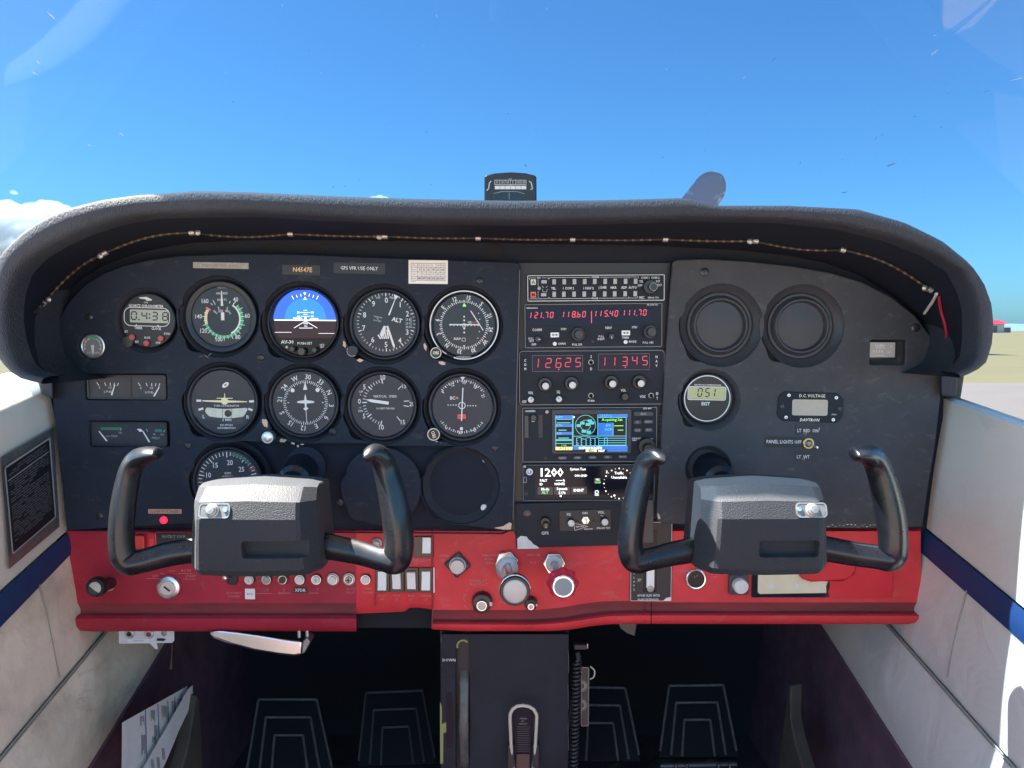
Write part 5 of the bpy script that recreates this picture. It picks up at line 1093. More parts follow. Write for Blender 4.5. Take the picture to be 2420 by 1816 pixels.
# GPS
o, L = radio('gps_receiver', 'GPS unit with a blue and cyan map screen', 1233, 962, 1554, 1094, R3, rot=-.3)
q = MB(KS); q.rbox(*L(545, 715), 0, *L(1645, 100), 3, 4); q.build('screen_frame', 'radio_knob', o, bevel=.0005); q = MB(KS); q.rect(*L(590, 690), *L(1592, 160), 3.2); q.build('screen', 'scr_black', o)
q = MB(KS)
for x0, y0, x1, y1 in ((600, 180, 825, 230), (600, 300, 825, 340), (600, 410, 825, 450), (1185, 165, 1590, 212), (1185, 285, 1390, 465), (840, 600, 1590, 660), (1310, 655, 1590, 688)): q.rect(*L(x0, y1), *L(x1, y0), 3.5)
q.build('blue_field', 'gps_blue', o)
q = MB(KS)
for a, b in (((597, 180), (597, 660)), ((827, 180), (827, 660)), ((838, 180), (838, 600)), ((1178, 170), (1178, 465)), ((838, 470), (1570, 470)), ((838, 603), (1570, 603)), ((1570, 210), (1570, 600)), ((1185, 212), (1570, 212)), ((1390, 290), (1390, 460)), ((600, 530), (825, 530)), ((600, 570), (825, 570)), ((610, 235), (815, 235))): q.line(L(*a), L(*b), 1.2, 3.9)
for i in range(4): q.line(L(1195 if i else 1195, 500 + 32 * i), L(1568, 500 + 32 * i), 1.2, 3.9)
for x, h_ in ((885, 485), (905, 560), (950, 490), (1015, 510), (1075, 490), (1140, 500), (1190, 490), (1270, 495), (1312, 495)): q.line(L(x, h_), L(x, 602), 1.2, 3.9)
for a, b in (((905, 490), (950, 490)), ((960, 510), (1015, 510)), ((1030, 488), (1070, 488)), ((1095, 500), (1140, 500)), ((1150, 490), (1190, 490)), ((1270, 495), (1312, 495))): q.line(L(*a), L(*b), 1.2, 3.9)
for i in range(4):
    for x in (893, 958, 1020, 1085, 1142): q.line(L(x - 8, 500 + 30 * i), L(x + 8, 500 + 30 * i), 1, 3.9)
for rr in (24, 12): q.arc(rr - .5, rr + .5, 0, 360, 3.9, *L(1008, 318), n=40)
q.text('WPT', *L(648, 207), 5.5, 3.9); q.text('DTK', *L(648, 318), 5.5, 3.9); q.text('DIS', *L(648, 428), 5.5, 3.9); q.text('STATUS', *L(1290, 188), 6, 3.9); q.text('EPE', *L(1325, 322), 6, 3.9); q.text('DOP', *L(1325, 378), 6, 3.9); q.build('screen_lines', 'gps_cyan', o)
q = MB(KS)
for x, y in ((1068, 258), (965, 288), (1100, 287), (1040, 307), (915, 322), (985, 402), (1053, 415)): q.rbox(*L(x - 30, y + 20), 3.6, *L(x + 30, y - 20), 4.0, 1.2)
for y, x0, x1 in ((283, 610, 800), (385, 635, 745), (495, 635, 780), (518, 600, 825)): q.line(L(x0, y), L(x1, y), 2.4, 3.9)
q.build('satellite_marker', 'gps_teal', o)
q = MB(KS); q.text('Acquiring Sat', *L(1375, 247), 6.8, 4.0, bold=.02, sx=.98); q.text('1.00', *L(712, 597), 5.5, 4.0); q.line(L(1405, 328), L(1532, 328), 1.6, 4.0); q.line(L(1455, 388), L(1530, 388), 1.6, 4.0); q.build('green_text', 'scr_green', o)
q = MB(KS); q.text('0307080916262731', *L(1075, 634), 6, 4.1, bold=.03, sx=.86); q.text('NAV', *L(1232, 674), 5.5, 4.1, bold=.03); q.poly([L(850, 190), L(862, 205), L(850, 220), L(843, 205)], 4.0); q.build('white_text', 'scr_text', o)
q = MB(KS); q.rect(*L(597, 662), *L(825, 618), 4.0); q.rect(*L(1012, 688), *L(1165, 657), 4.2); k_ = q.build('yellow_box', 'scr_yellow', o); q = MB(KS); q.text('INTEG', *L(712, 640), 6, 4.5, bold=.02); q.text('MSG', *L(1090, 673), 5, 4.5, bold=.02); q.build('lettering', 'ink', k_)
for i, s_ in enumerate(('NEXT', 'OBS', 'MSG', 'FPL', 'PROC')):
    x = 690 + i * 209; y = 772 - i * 3; q = MB(KS); q.rbox(*L(x - 62, y + 24), 0, *L(x + 62, y - 24), 4, 3.5); k_ = q.build('soft_key', 'key_dark', o, bevel=.0003); q = MB(KS); q.text(s_, *L(x, y), 4.6, 4.4, bold=.02); q.build('lettering', 'white_dim', k_)
for x0, x1, y0, y1, s_ in ((1672, 1945, 135, 195, 'RNG'), (1672, 1785, 250, 308, 'D'), (1810, 1945, 245, 302, 'MENU'), (1672, 1785, 362, 420, 'CLR'), (1822, 1945, 358, 418, 'ENT')):
    q = MB(KS); q.rbox(*L(x0, y1), 0, *L(x1, y0), 4.5, 4); k_ = q.build('key', 'key_dark', o, bevel=.0003); q = MB(KS); q.text(s_, *L((x0 + x1) / 2, (y0 + y1) / 2), 5.2, 4.9, bold=.02, sx=.9); q.build('lettering', 'white_dim', k_)
q = MB(KS)
for s_, x, y, h in (('GARMIN', 245, 120, 4.6), ('GPS 400', 1862, 92, 4.2), ('Pwr', 290, 262, 3.6), ('DEFAULT', 1715, 508, 3.6), ('NAV', 1690, 533, 3.6), ('GPS', 1912, 520, 4.8)): q.text(s_, *L(x, y), h, .4, bold=.03)
q.build('lettering', 'white', o)
q = MB(KS); q.rbox(*L(358, 492), 0, *L(416, 175), .4, .6); q.build('card_slot', 'black', o); q = MB(KS); q.rbox(*L(165, 495), 0, *L(225, 180), 3, 1.5); q.build('card_latch', 'key_dark', o, bevel=.0004)
rknob(o, *L(292, 210), 8, 10, 'key_dark', k_=KS); q = MB(KS); q.lathe([(4, 0), (4, 1.5), (0, 2)], *L(478, 132), 14); q.build('screw', 'dull_metal', o); q = MB(KS); q.disc(3.6, .4, *L(455, 778), n=14); q.build('socket', 'black', o)
rknob(o, *L(1850, 612), 21, 16, 'knob_black', k_=KS); kb = rknob(o, *L(1862, 640), 14, 32, 'knob_black', k_=KS)
# transponder
o, L = radio('transponder', 'black touch-screen transponder showing 1200 in large digits', 1233, 1097, 1549, 1186, R3, rot=-.2, edge='white_faint')
q = MB(KS); q.rbox(*L(312, 1328), 0, *L(1960, 888), .6, 2); q.build('screen', 'scr_black', o)
q = MB(KS); q.text('1200', *L(545, 965), 20.5, 1.2, bold=.025, sx=1.06)
for s_, x, y, h in (('System Test', 905, 925, 6), ('ON-GND', 945, 1012, 5.8), ('PALT', 427, 1078, 6), ('ID', 393, 1130, 6), ('ft', 710, 1078, 6), ('N4547E', 652, 1128, 6), ('Mode', 450, 1200, 6.6), ('Squawk', 685, 1200, 6.6), ('5170', 685, 1255, 6.6), ('IDENT', 917, 1218, 6.8), ('Traffic', 1475, 978, 6.6), ('Unavailable', 1478, 1038, 6.6), ('TFC', 1178, 1070, 4.6), ('Out', 1167, 1283, 4.6), ('2', 1305, 960, 6.4)): q.text(s_, *L(x, y), h, 1.3, bold=.02, sx=.92)
q.line(L(597, 1080), L(688, 1080), 1.4, 1.3); q.disc(2.4, 1.3, *L(665, 1298), n=10); q.disc(2.4, 1.3, *L(1413, 1293), n=10); q.arc(3.2, 4.4, 0, 360, 1.3, *L(1167, 1245))
for i in range(24):
    a = math.radians(90 + i * 15); cx_, cy_ = 1478, 1125; q.disc(1.7 if i % 2 == 0 else .8, 1.3, *L(cx_ + 212 * math.cos(a), cy_ - 212 * math.sin(a)), n=8)
q.build('screen_text', 'scr_text', o)
q = MB(KS); q.text('ALT', *L(447, 1247), 6.6, 1.3, bold=.02); q.text('GND', *L(1182, 1107), 4.6, 1.3, bold=.02); q.build('green_text', 'scr_green', o)
for x0, x1, y0, y1 in ((342, 558, 1172, 1278), (575, 795, 1172, 1278), (812, 1030, 1168, 1272), (1128, 1225, 1050, 1125), (1130, 1205, 1222, 1300)): q = MB(KS); q.rbox(*L(x0, y1), .6, *L(x1, y0), 1.0, 1.5); q.build('touch_button', 'scr_button', o)
q = MB(KS); q.disc(8, .4, *L(232, 958), n=30); k_ = q.build('maker_mark', 'white', o); q = MB(KS); q.text('L3', *L(232, 960), 7.5, .7, bold=.04); q.build('maker_letter', 'black', k_)
q = MB(KS); q.rframe(*L(148, 1112), *L(192, 1030), 2, 1, .4); q.build('usb_port', 'white_dim', o); q = MB(KS); q.disc(4, .4, *L(185, 1265), n=14); q.build('socket', 'black', o); q = MB(KS); q.rbox(*L(150, 898), 0, *L(180, 872), .8, 1); q.build('sensor', 'dull_metal', o)
# intercom plate
o, L = radio('intercom_panel', 'black plate with GPS and intercom knobs, its lower left corner worn white', 1217, 1186, 1470, 1294, R4, depth=8, rad=1, rot=-1.5, edge=False)
q = MB(KS); q.poly([L(*p_) for p_ in ((112, 660), (112, 520), (160, 480), (240, 492), (262, 530), (300, 560), (330, 600), (375, 625), (410, 662))], .3); q.build('worn_corner', 'chip_white', o)
q = MB(KS); q.rbox(*L(690, 430), 0, *L(1392, 142), 2.5, 3); q.build('intercom_face', 'black', o, bevel=.0003)
q = MB(KS); q.text('GPS', *L(493, 450), 7.5, .4, bold=.02)
for s_, x, y, h in (('SQ', 818, 197, 5.6), ('ON', 1038, 185, 6), ('VOL', 1258, 180, 6), ('Intercom', 1083, 403, 4), ('SPA-400 TSO', 1287, 397, 4.2), ('Sigtronics', 965, 370, 3.6)): q.text(s_, *L(x, y), h, 2.8, bold=.03)
for a, b in (((890, 320), (1080, 372)), ((890, 320), (895, 420)), ((895, 420), (1060, 375))): q.line(L(*a), L(*b), 1, 2.8)
q.line(L(1255, 218), L(1290, 242), 1.2, 2.8); q.build('lettering', 'white', o)
for x, y in ((845, 302), (1300, 298)): rknob(o, *L(x, y), 9, 16, 'knob_black', 8, 'white_cap', k_=KS, w0=3)
q = MB(KS); q.hexnut(9.5, 2.5, 6, *L(1045, 282)); k_ = q.build('toggle', 'silver', o); q = MB(KS); q.lathe([(4, 6), (3, 14), (4, 20), (0, 21)], *L(1045, 282), 12); q.build('lever', 'bright_metal', k_)
rknob(o, *L(497, 290), 12, 10, 'knob_black', k_=KS); kb = rknob(o, *L(503, 320), 8, 20, 'knob_black', k_=KS); q = MB(KS); q.text('5', *L(503, 326), 8, 20.5, bold=.03); q.build('lettering', 'tape_tan', kb)
q = MB(KS); q.ringlathe([(9.5, 0), (9.5, 1.5), (7, 2), (6, .4), (.01, .4)], *L(257, 178), 22); q.build('screw', 'screw', o)
for x, y in ((932, 290), (1158, 290)): q = MB(KS); q.disc(3.4, 2.8, *L(x, y), n=12); q.build('socket', 'scr_black', o)

# ================================================================ red lower panel
r = wthing('lower_panel', 'worn red plastic lower panel with a rolled bottom lip', 'lower panel', P(1200, 1350, 0)); b0 = P(1200, 1350, 0)
def lower(xs, rows_f, Ys, name, mm):
    rows = [[P(x, rows_f(x)[j], Y) - b0 for x in xs] for j, Y in enumerate(Ys)]
    if len(Ys) < 8: m = MB(); grid(m, rows); m.build(name, mm, r, world=True, smooth=50); return
    for nm, i0, i1, mt in ((name, 0, 3, mm), (name.replace('moulding', 'groove'), 3, 6, 'red_groove'), (name.replace('moulding', 'lip'), 6, len(Ys) - 1, mm)):
        m = MB(); grid(m, rows[i0:i1 + 1]); m.build(nm, mt, r, world=True, smooth=50)
def lerp(x, pts):
    for (a, b), (c, d) in zip(pts, pts[1:]):
        if x <= c: return b + (d - b) * max(0, (x - a)) / (c - a)
    return pts[-1][1]
YL = [0.016, 0.0035, 0.003, 0.003, 0.0075, 0.0065, -0.001, -0.006, -0.0055, 0.001, 0.03]
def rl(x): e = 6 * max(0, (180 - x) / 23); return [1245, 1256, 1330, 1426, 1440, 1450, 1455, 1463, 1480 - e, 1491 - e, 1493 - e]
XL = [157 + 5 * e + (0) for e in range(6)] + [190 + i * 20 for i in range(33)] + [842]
lower(XL, rl, YL, 'left_moulding', 'red_shaded')
bot2 = [(842, 1451), (953, 1446), (958, 1444), (968, 1437), (990, 1436), (1021, 1441)]
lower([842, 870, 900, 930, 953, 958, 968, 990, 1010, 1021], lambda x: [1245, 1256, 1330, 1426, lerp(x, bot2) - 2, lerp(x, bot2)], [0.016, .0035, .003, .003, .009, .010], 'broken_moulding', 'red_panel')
gv = [(1022, 1454), (1270, 1454), (1330, 1448), (1373, 1440), (1420, 1434), (1477, 1432), (1560, 1436), (2175, 1436)]
cr = [(1022, 1474), (1260, 1475), (1330, 1471), (1380, 1463), (1440, 1455), (1500, 1453), (2175, 1454)]
bt = [(1022, 1487), (1100, 1491), (1300, 1491), (1345, 1488), (1394, 1480), (1440, 1475), (1500, 1474), (2150, 1475), (2175, 1470)]
def rc(x): g_, c_, b_ = lerp(x, gv), lerp(x, cr), lerp(x, bt); return [1245 if x < 1215 or x > 1560 else 1280, 1256 if x < 1215 or x > 1560 else 1282, 1340, g_ - 12, g_ + 1, (g_ * .5 + c_ * .5), c_ - 3, c_ + 2, b_ - 7, b_, b_ + 1]
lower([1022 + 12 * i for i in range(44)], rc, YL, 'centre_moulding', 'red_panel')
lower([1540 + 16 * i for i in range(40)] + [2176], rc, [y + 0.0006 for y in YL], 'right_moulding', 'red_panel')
for pts in ([(1523, 1425), (1524, 1440), (1521, 1455), (1526, 1474)], [(1022, 1262), (1021, 1350), (1023, 1430), (1021, 1486)], [(888, 1405), (887, 1432)]):
    m = MB(); tube(m, [P(x, y, {0: .002, 1: .0066, 2: -.003, 3: -.0062}[i] if len(pts) == 4 and pts[0][0] == 1523 else (-.0005 if y < 1440 else -.0065)) - b0 for i, (x, y) in enumerate(pts)], .0008, 5); m.build('crack', 'red_dim', r, world=True)
def rtext(name, mm, items):
    m = MB()
    for s_, x, y, h, kw in items:
        c = P(x, y, 0.0024); v0 = len(m.v); q = MB(); q.text(s_, 0, 0, h, 0, **kw)
        m.add([(c.x - b0.x + u * K0, 0.0024 - b0.y, c.z - b0.z + v * K0) for u, v, w in q.v], q.f)
    return m.build(name, mm, r, world=True)
rtext('lettering', 'red_print', [('AVIONICS', 553, 1402, 6, {}), ('POWER', 553, 1410, 6, {}), ('2', 632, 1394, 6, {}), ('3', 671, 1394, 6, {}), ('RADIOS', 672, 1402, 6, {}), ('5', 750, 1393, 6, {}), ('AUTO', 830, 1392, 6, {}), ('TURN', 868, 1392, 6, {}), ('PILOT', 829, 1401, 6, {}), ('COORD', 868, 1401, 6, {}),
      ('PITOT', 903, 1408, 6, {}), ('HT', 903, 1417, 6, {}), ('NAV', 938, 1408, 6, {}), ('LT', 938, 1417, 6, {}), ('BCN', 972, 1408, 6, {}), ('LT', 971, 1417, 6, {}), ('STROBE', 1006, 1408, 5.6, {}), ('LT', 1006, 1417, 5.6, {}), ('ON', 1032, 1359, 6.5, dict(rot=-90)), ('MAP', 983, 1324, 5.5, {}), ('LT', 983, 1332, 5.5, {}), ('DOME', 1010, 1324, 5.5, {}),
      ('OFF', 367, 1362, 6.5, {}), ('BOTH', 440, 1349, 6.5, {}), ('START', 451, 1362, 6.5, {}), ('CARB', 1050, 1314, 7, {}), ('HEAT', 1051, 1324, 7, {}), ('THROTTLE', 1158, 1313, 6, {}), ('PUSH', 1155, 1322, 6, {}), ('OPEN', 1155, 1331, 6, {}), ('PANEL LT', 1131, 1373, 7, {}), ('RADIO LT', 1132, 1381, 7, {}), ('B', 1098, 1407, 5.5, {}), ('R', 1097, 1414, 5.5, {}), ('T', 1098, 1421, 5.5, {}), ('CABIN', 1690, 1336, 6, {}), ('PULL', 1690, 1356, 6.5, {}), ('ON', 1687, 1364, 6.5, {}), ('PUSH', 1190, 1424, 6, {}), ('MIXTURE', 1262, 1312, 5.5, {}), ('PULL', 1260, 1330, 5.5, {})])
m = MB(); q = MB()
for a, b in (((604, 1403), (645, 1403)), ((730, 1402), (752, 1402)), ((344, 1367.5), (378, 1367.5)), ((378, 1355), (391, 1358)), ((422, 1356), (454, 1356)), ((432, 1369), (463, 1369)), ((400, 1350), (414, 1350)), ((1096, 1430), (1107, 1441)), ((1101, 1398), (1108, 1390))): q.line(a, b, 1.0, 0)
m.add([P(u, v, .0024) - b0 for u, v, w in q.v], q.f); m.build('line_print', 'red_print', r, world=True)
m = MB(); tl = [P(*q_, .026) - b0 for q_ in ((842, 1436), (1022, 1430), (1022, 1484), (842, 1484))]; m.add(tl, [(0, 1, 2, 3)]); m.build('gap_shade', 'firewall', r, world=True)  # dark sheet painting the shade in the gap below the broken edge
YQ = 0.0025; KQ = kk(YQ)
def pthing(name, label, cat, px, py, Y=YQ, rot=0, group=None): return thing(name, label, cat, px, py, Y, rot, group)
# knobs that pull out of the red panel
def push_pull(name, label, bx, by, fx, fy, Yf, shaft, build_base, build_knob):
    o = pthing(name, label, 'knob', bx, by); kf = P(fx, fy, Yf) - P(bx, by, YQ)
    build_base(o); m = MB(); tube(m, [Vector((0, 0, 0)), kf], shaft, 12); m.build('shaft', 'silver', o, world=True, smooth=60)
    build_knob(o, (kf.x / K0, kf.z / K0, -kf.y / K0)); return o
def lathe_at(o, c, prof, name, mm, n=36, parent=None, lobes=0, depth=0.0):
    q = MB(K0); q.lathe(prof, 0, 0, n, lobes=lobes, depth=depth); q.v = [(u + c[0], v + c[1], w + c[2]) for u, v, w in q.v]; return q.build(name, mm, parent or o, smooth=40)
def tb(o):
    q = MB(KQ); q.hexnut(29, 0, 14, 0, 3, .2); q.build('nut', 'bright_metal', o, bevel=.0012); q = MB(KQ); q.lathe([(27, 14), (27, 18), (24, 21), (12, 24), (9, 30), (0, 30)], 1, -9); q.build('collar', 'silver_soft', o)
def tk(o, c):
    k_ = lathe_at(o, c, [(14, -46), (30, -40), (33, -30), (33, -8), (34, -4), (33, 0)], 'knob', 'knob_black', lobes=20, depth=.012)
    lathe_at(o, c, [(33, 0), (32, 2), (27.5, 2.2)], 'rim', 'knob_black', parent=o); q = lathe_at(o, c, [(27, 1.8), (25.5, 3), (23, 3.6), (0, 4)], 'cap', 'silver_soft', parent=o)
    lathe_at(o, c, [(33.4, -12), (34.6, -11), (34.6, -9), (33.4, -8)], 'ring', 'bright_metal', parent=o)
push_pull('throttle_knob', 'large black throttle knob with a silver end, left of the red one', 1197, 1330, 1217, 1398, -0.078, .0045, tb, tk)
def xb(o):
    q = MB(KQ); q.hexnut(28, 0, 12, 0, 0, 0.0); q.build('nut', 'bright_metal', o, bevel=.0012); q = MB(KQ); q.lathe([(20, 12), (20, 15), (15, 17), (9, 17), (8, 26), (0, 26)]); q.build('collar', 'silver_soft', o)
def xk(o, c):
    lathe_at(o, c, [(12, -34), (33, -28), (35, -22), (33, -14), (28, -10), (26, 0)], 'knob', 'red_knob', lobes=8, depth=.06, n=64); lathe_at(o, c, [(25.5, -2), (25.5, 3), (23.5, 5), (21, 5)], 'ring', 'bright_metal'); lathe_at(o, c, [(20.5, 4.8), (20, 5.6), (0, 5.8)], 'cap', 'cap_blue')
push_pull('mixture_knob', 'red scalloped mixture knob with a silver end', 1309, 1330, 1331, 1386, -0.07, .004, xb, xk)
o = pthing('carburettor_heat_knob', 'round silver button on a black diamond plate', 'knob', 1082, 1334)
q = MB(KQ); a = math.radians(-4); q.prism([(33 * math.cos(a + i * PI / 2), 33 * math.sin(a + i * PI / 2)) for i in range(4)], 0, 10); q.build('plate', 'key_dark', o, bevel=.0022, segs=3); q = MB(KQ); q.lathe([(20, 10), (20, 14), (17.5, 14), (17.5, 26), (16, 28), (0, 28.5)], 0, 1); q.build('button', 'silver_soft', o)
for nm, lab, x, y, rr, cap in (('dimmer_knob', 'black dimmer knob with a silver centre below the throttle', 1139.6, 1421, 25, 13.5), ('dimmer_knob', 'small black knob half behind the throttle knob', 1254, 1423, 15.6, 9)):
    o = pthing(nm, lab, 'knob', x, y); q = MB(KQ); q.lathe([(rr, 0), (rr, 8), (rr * .9, 22), (cap + 1, 24)], 0, 0, 32, lobes=12, depth=.015); q.build('skirt', 'knob_black', o, smooth=40); q = MB(KQ); q.lathe([(cap, 20), (cap, 32), (cap - 1.5, 34), (cap - 3, 34)], n=28); q.build('ring', 'bright_metal', o); q = MB(KQ); q.lathe([(cap - 3.2, 33.9), (cap - 3.4, 34.6), (0, 34.8)], n=24); q.build('cap', 'silver_soft', o); q = MB(KQ); q.box(rr * .62, -rr * .16, 21, rr * .98, rr * .22, 23); q.build('index', 'silver_soft', o)
# primer
o = pthing('primer_knob', 'black primer knob with a silver end at the far left of the red panel', 'knob', 264, 1378); q = MB(KQ); q.lathe([(17, 0), (17, 6), (15, 14), (0, 14)], n=28); q.build('nut', 'bright_metal', o)
m = MB(); kf = P(224.6, 1390, -0.05) - P(264, 1378, YQ); c = (kf.x / K0, kf.z / K0, -kf.y / K0); tube(m, [Vector((0, 0, 0)), kf], .0075, 18); m.build('stem', 'knob_black', o, world=True, smooth=60)
lathe_at(o, c, [(12, -26), (20, -22), (23, -14), (23, -4), (21, 0)], 'knob', 'knob_black', lobes=14, depth=.02); lathe_at(o, c, [(20, -1), (14.5, 0)], 'rim', 'knob_black'); lathe_at(o, c, [(14.5, -.5), (14, 1), (0, 1.4)], 'cap', 'brushed')
o = pthing('ignition_switch', 'round metal ignition key switch on the red panel', 'switch', 401, 1387); q = MB(KQ); q.lathe([(29, 0), (29, 5), (27, 9), (21, 12), (19, 12), (19, 10)], n=44); q.build('collar', 'silver', o); q = MB(KQ); q.lathe([(17.5, 9), (17.5, 13), (16.5, 14), (0, 14)], n=36); k_ = q.build('barrel', 'brushed', o); q = MB(KQ); q.add(*[[(-9 + 0, 3, 14.3), (-6, 6.5, 14.3), (8, -4.5, 14.3), (5, -8, 14.3)], [(0, 1, 2, 3)]]); q.build('keyhole', 'black', k_)
# circuit breakers
labs = ['small toggle switch at the left end of the breaker row', 'white breaker numbered 1 above the AV30 tag', 'grey dark-faced breaker right of the AV30 tag', 'dark breaker with a bright ring, fourth in the row', 'white breaker above the XPDR label', 'white breaker marked 5, right of the XPDR label', 'white breaker in a wide metal ring', 'dark slotted breaker in a wide metal ring', 'last white breaker at the right end of the row']
o = pthing('avionics_switch', labs[0], 'switch', 550, 1368); q = MB(KQ); q.rbox(-13, -14, 0, 13, 14, 4, 8); q.build('bush', 'knob_black', o); q = MB(KQ); q.lathe([(3, 3), (3.4, 22), (5, 28), (0, 30)], n=14, lean=(-.35, .35)); q.build('lever', 'silver', o)
for i, (x, rr, cap, mm) in enumerate(((591, 13, 9, 'white_cap'), (631.6, 13, 9, 'dull_metal'), (669.6, 13, 8.5, 'knob_black'), (710, 13, 9.5, 'white_cap'), (749, 13, 9.5, 'white_cap'), (787.6, 16, 9.5, 'white_cap'), (825.5, 16, 9, 'dull_metal'), (865, 13, 9.5, 'white_cap'))):
    o = pthing('circuit_breaker', labs[i + 1], 'breaker', x, 1368.5, group='circuit breakers on the red panel'); q = MB(KQ); q.lathe([(rr, 0), (rr, 3), (rr - 1, 4.5), (cap + 2.5, 5), (cap + 2.2, 8), (cap + 1, 8)], n=28); q.build('collar', 'dull_metal' if rr > 14 else 'dark_metal', o); q = MB(KQ); q.lathe([(cap, 4), (cap, 12), (cap - 1, 13), (0, 13)], n=24); k_ = q.build('button', mm, o)
    q = MB(KQ); q.arc(cap + .3, cap + 2, 0, 360, 8.4); q.build('ring', 'silver', o)
    if i in (0, 4): q = MB(KQ); q.text('1' if i == 0 else '5', 0, 0, 8, 13.4, bold=.02); q.build('lettering', 'ink_grey', k_)
    if i == 6: q = MB(KQ); q.rect(-6, -1.2, 6, 1.2, 13.3); q.rect(-1.2, -6, 1.2, 6, 13.3); q.build('slot', 'ink', k_)
placard('avionics_tag', 'white tag reading AV30 on the red panel', 579, 1391, 603, 1417, 'paper', [('AV30', 0, 0, 6.5, dict(sx=.8))], 'ink_blue', 0.8, Y=YQ)
placard('transponder_label', 'small black label reading XPDR under the breakers', 693.6, 1388, 726, 1402, 'black', [('XPDR', 0, 0, 8, dict(sx=.9, bold=.02))], 'white', 0.5, Y=YQ)
# rocker switches
def rocker(label, x0, y0, x1, y1, tilt, bx0, by0, bx1, by1):
    cx, cy = (x0 + x1) / 2, (y0 + y1) / 2; o = pthing('rocker_switch', label, 'switch', cx, cy, group='white rocker switches')
    q = MB(KQ); q.rbox(bx0 - cx, cy - by1, 0, bx1 - cx, cy - by0, 5, 1); q.build('bezel', 'gloss_black', o, bevel=.0004)
    hw, hh = (x1 - x0) / 2, (y1 - y0) / 2; t, b = (15, 6) if tilt > 0 else (6, 15); s_ = 9
    q = MB(KQ); q.add([(-hw, -hh, 3), (hw, -hh, 3), (hw, hh, 3), (-hw, hh, 3), (-hw, -hh, b), (hw, -hh, b), (hw, 0, s_), (-hw, 0, s_), (hw, hh, t), (-hw, hh, t)], [(0, 1, 5, 4), (4, 5, 6, 7), (7, 6, 8, 9), (9, 8, 2, 3), (1, 2, 8, 6, 5), (0, 4, 7, 9, 3), (0, 3, 2, 1)]); q.build('paddle', 'white_plastic', o, bevel=.0004)
for i, (x0, x1, tl) in enumerate(((894, 914.5, -1), (928, 948, 1), (962.5, 983, 1), (997, 1017.6, -1))):
    rocker(['white rocker switch marked PITOT HT', 'white rocker switch marked NAV LT', 'white rocker switch marked BCN LT', 'white rocker switch marked STROBE LT'][i], x0, 1349, x1, 1392, tl, 888 + i * 34.2, 1340, 921.6 + i * 34.2, 1400)
rocker('white rocker switch alone beside the right grip of the left yoke', 999, 1269, 1019, 1305, -1, 978, 1267, 1025, 1317)
m = MB(KQ); o = pthing('switch_trim', 'thin white trim line right of the rocker switches', 'trim', 1026, 1370); m.box(-1.4, -31, 0, 1.4, 30, 5); m.build('strip', 'white_plastic', o)
# master switch and its warning plate behind the left yoke
o = pthing('master_switch', 'red master rocker switch seen through the left yoke', 'switch', 335, 1278); q = MB(KQ); q.rbox(-13, -18, 0, 10, 14, 10, 3); q.build('paddle', 'lamp_red_dull', o, bevel=.001); q = MB(KQ); q.rbox(16, -22, 0, 34, 20, 2, 1); q.build('plate', 'red_door', o); q = MB(KQ); q.text('NO', 25, -4, 8, 2.4, rot=90); q.line((35, -22), (35, 18), 1.2, 2.4); q.build('lettering', 'red_print', o)
o = placard('warning_plate', 'black plate reading PROTECT YOUR behind the left yoke arm', 371, 1260, 455, 1300, 'black', [('PROTECT YOUR', -2, 12, 7, dict(sx=.8)), ('THIS AIRCRAFT', 2, -1, 3.6, {}), ('IS EQUIPPED', 2, -7, 3.6, {})], 'white_dim', 0, Y=YQ)
# flap selector
o = pthing('flap_selector', 'black flap lever plate with AVOID SLIPS warning', 'lever', 1538, 1360); L = loc(1440, 1300, 780 / 2212.0, 1538, 1360)
q = MB(KQ); q.rbox(*L(135, 350), 0, *L(420, -210), 3, 3); q.build('plate', 'black', o, bevel=.0003); q = MB(KQ); q.rframe(*L(139, 347), *L(417, -200), 3, 1, 3.3)
q.text('AVOID SLIPS WITH', *L(262, 308), 6, 3.4, bold=.02, sx=.78); q.text('FLAPS EXTENDED', *L(262, 338), 6, 3.4, bold=.02, sx=.78); q.text('30°', *L(200, 200), 7, 3.4, sx=.8)
for i, s_ in enumerate('FLAPS'): q.text(s_, *L(163, 155 + i * 28), 5, 3.4)
q.poly([L(362, 345), L(385, 325), L(418, 318), L(418, 345)], 3.4); q.build('lettering', 'white', o)
q = MB(KQ); q.rect(*L(225, 285), *L(318, -150), 3.3); q.build('slot', 'scr_black', o); q = MB(KQ); q.box(*L(245, 250), 3.4, *L(298, 20), 10); k_ = q.build('lever', 'white_plastic', o, bevel=.0005); q = MB(KQ); q.lathe([(8, 4), (8, 11), (0, 12)], *L(272, 255), 18); q.build('pivot', 'dull_metal', o)
o = pthing('flap_bracket', 'narrow black strap above the flap lever, behind the right yoke grip', 'bracket', 1531, 1232, -0.002); q = MB(); q.prism([(-14, 52), (12, 52), (14, -52), (-16, -52)], 0, 3); q.build('strap', 'key_dark', o, bevel=.0003)
o = pthing('lighter_socket', 'round cigarette lighter socket with a chrome rim', 'socket', 1644.5, 1369); q = MB(KQ); q.ringlathe([(24.5, 0), (24.5, 2.5), (23, 3.5), (20.5, 3), (20, -2)], n=44); q.build('rim', 'bright_metal', o); q = MB(KQ); q.ringlathe([(20.3, 2), (19, -4), (18, -5)], n=40); q.disc(19, .8, n=36); q.build('bore', 'scr_black', o); q = MB(KQ); q.line((-3, 3), (-4, 8), 1, 1.2); q.line((2, 6), (3, 10), 1, 1.2); q.build('glint', 'white_dim', o)
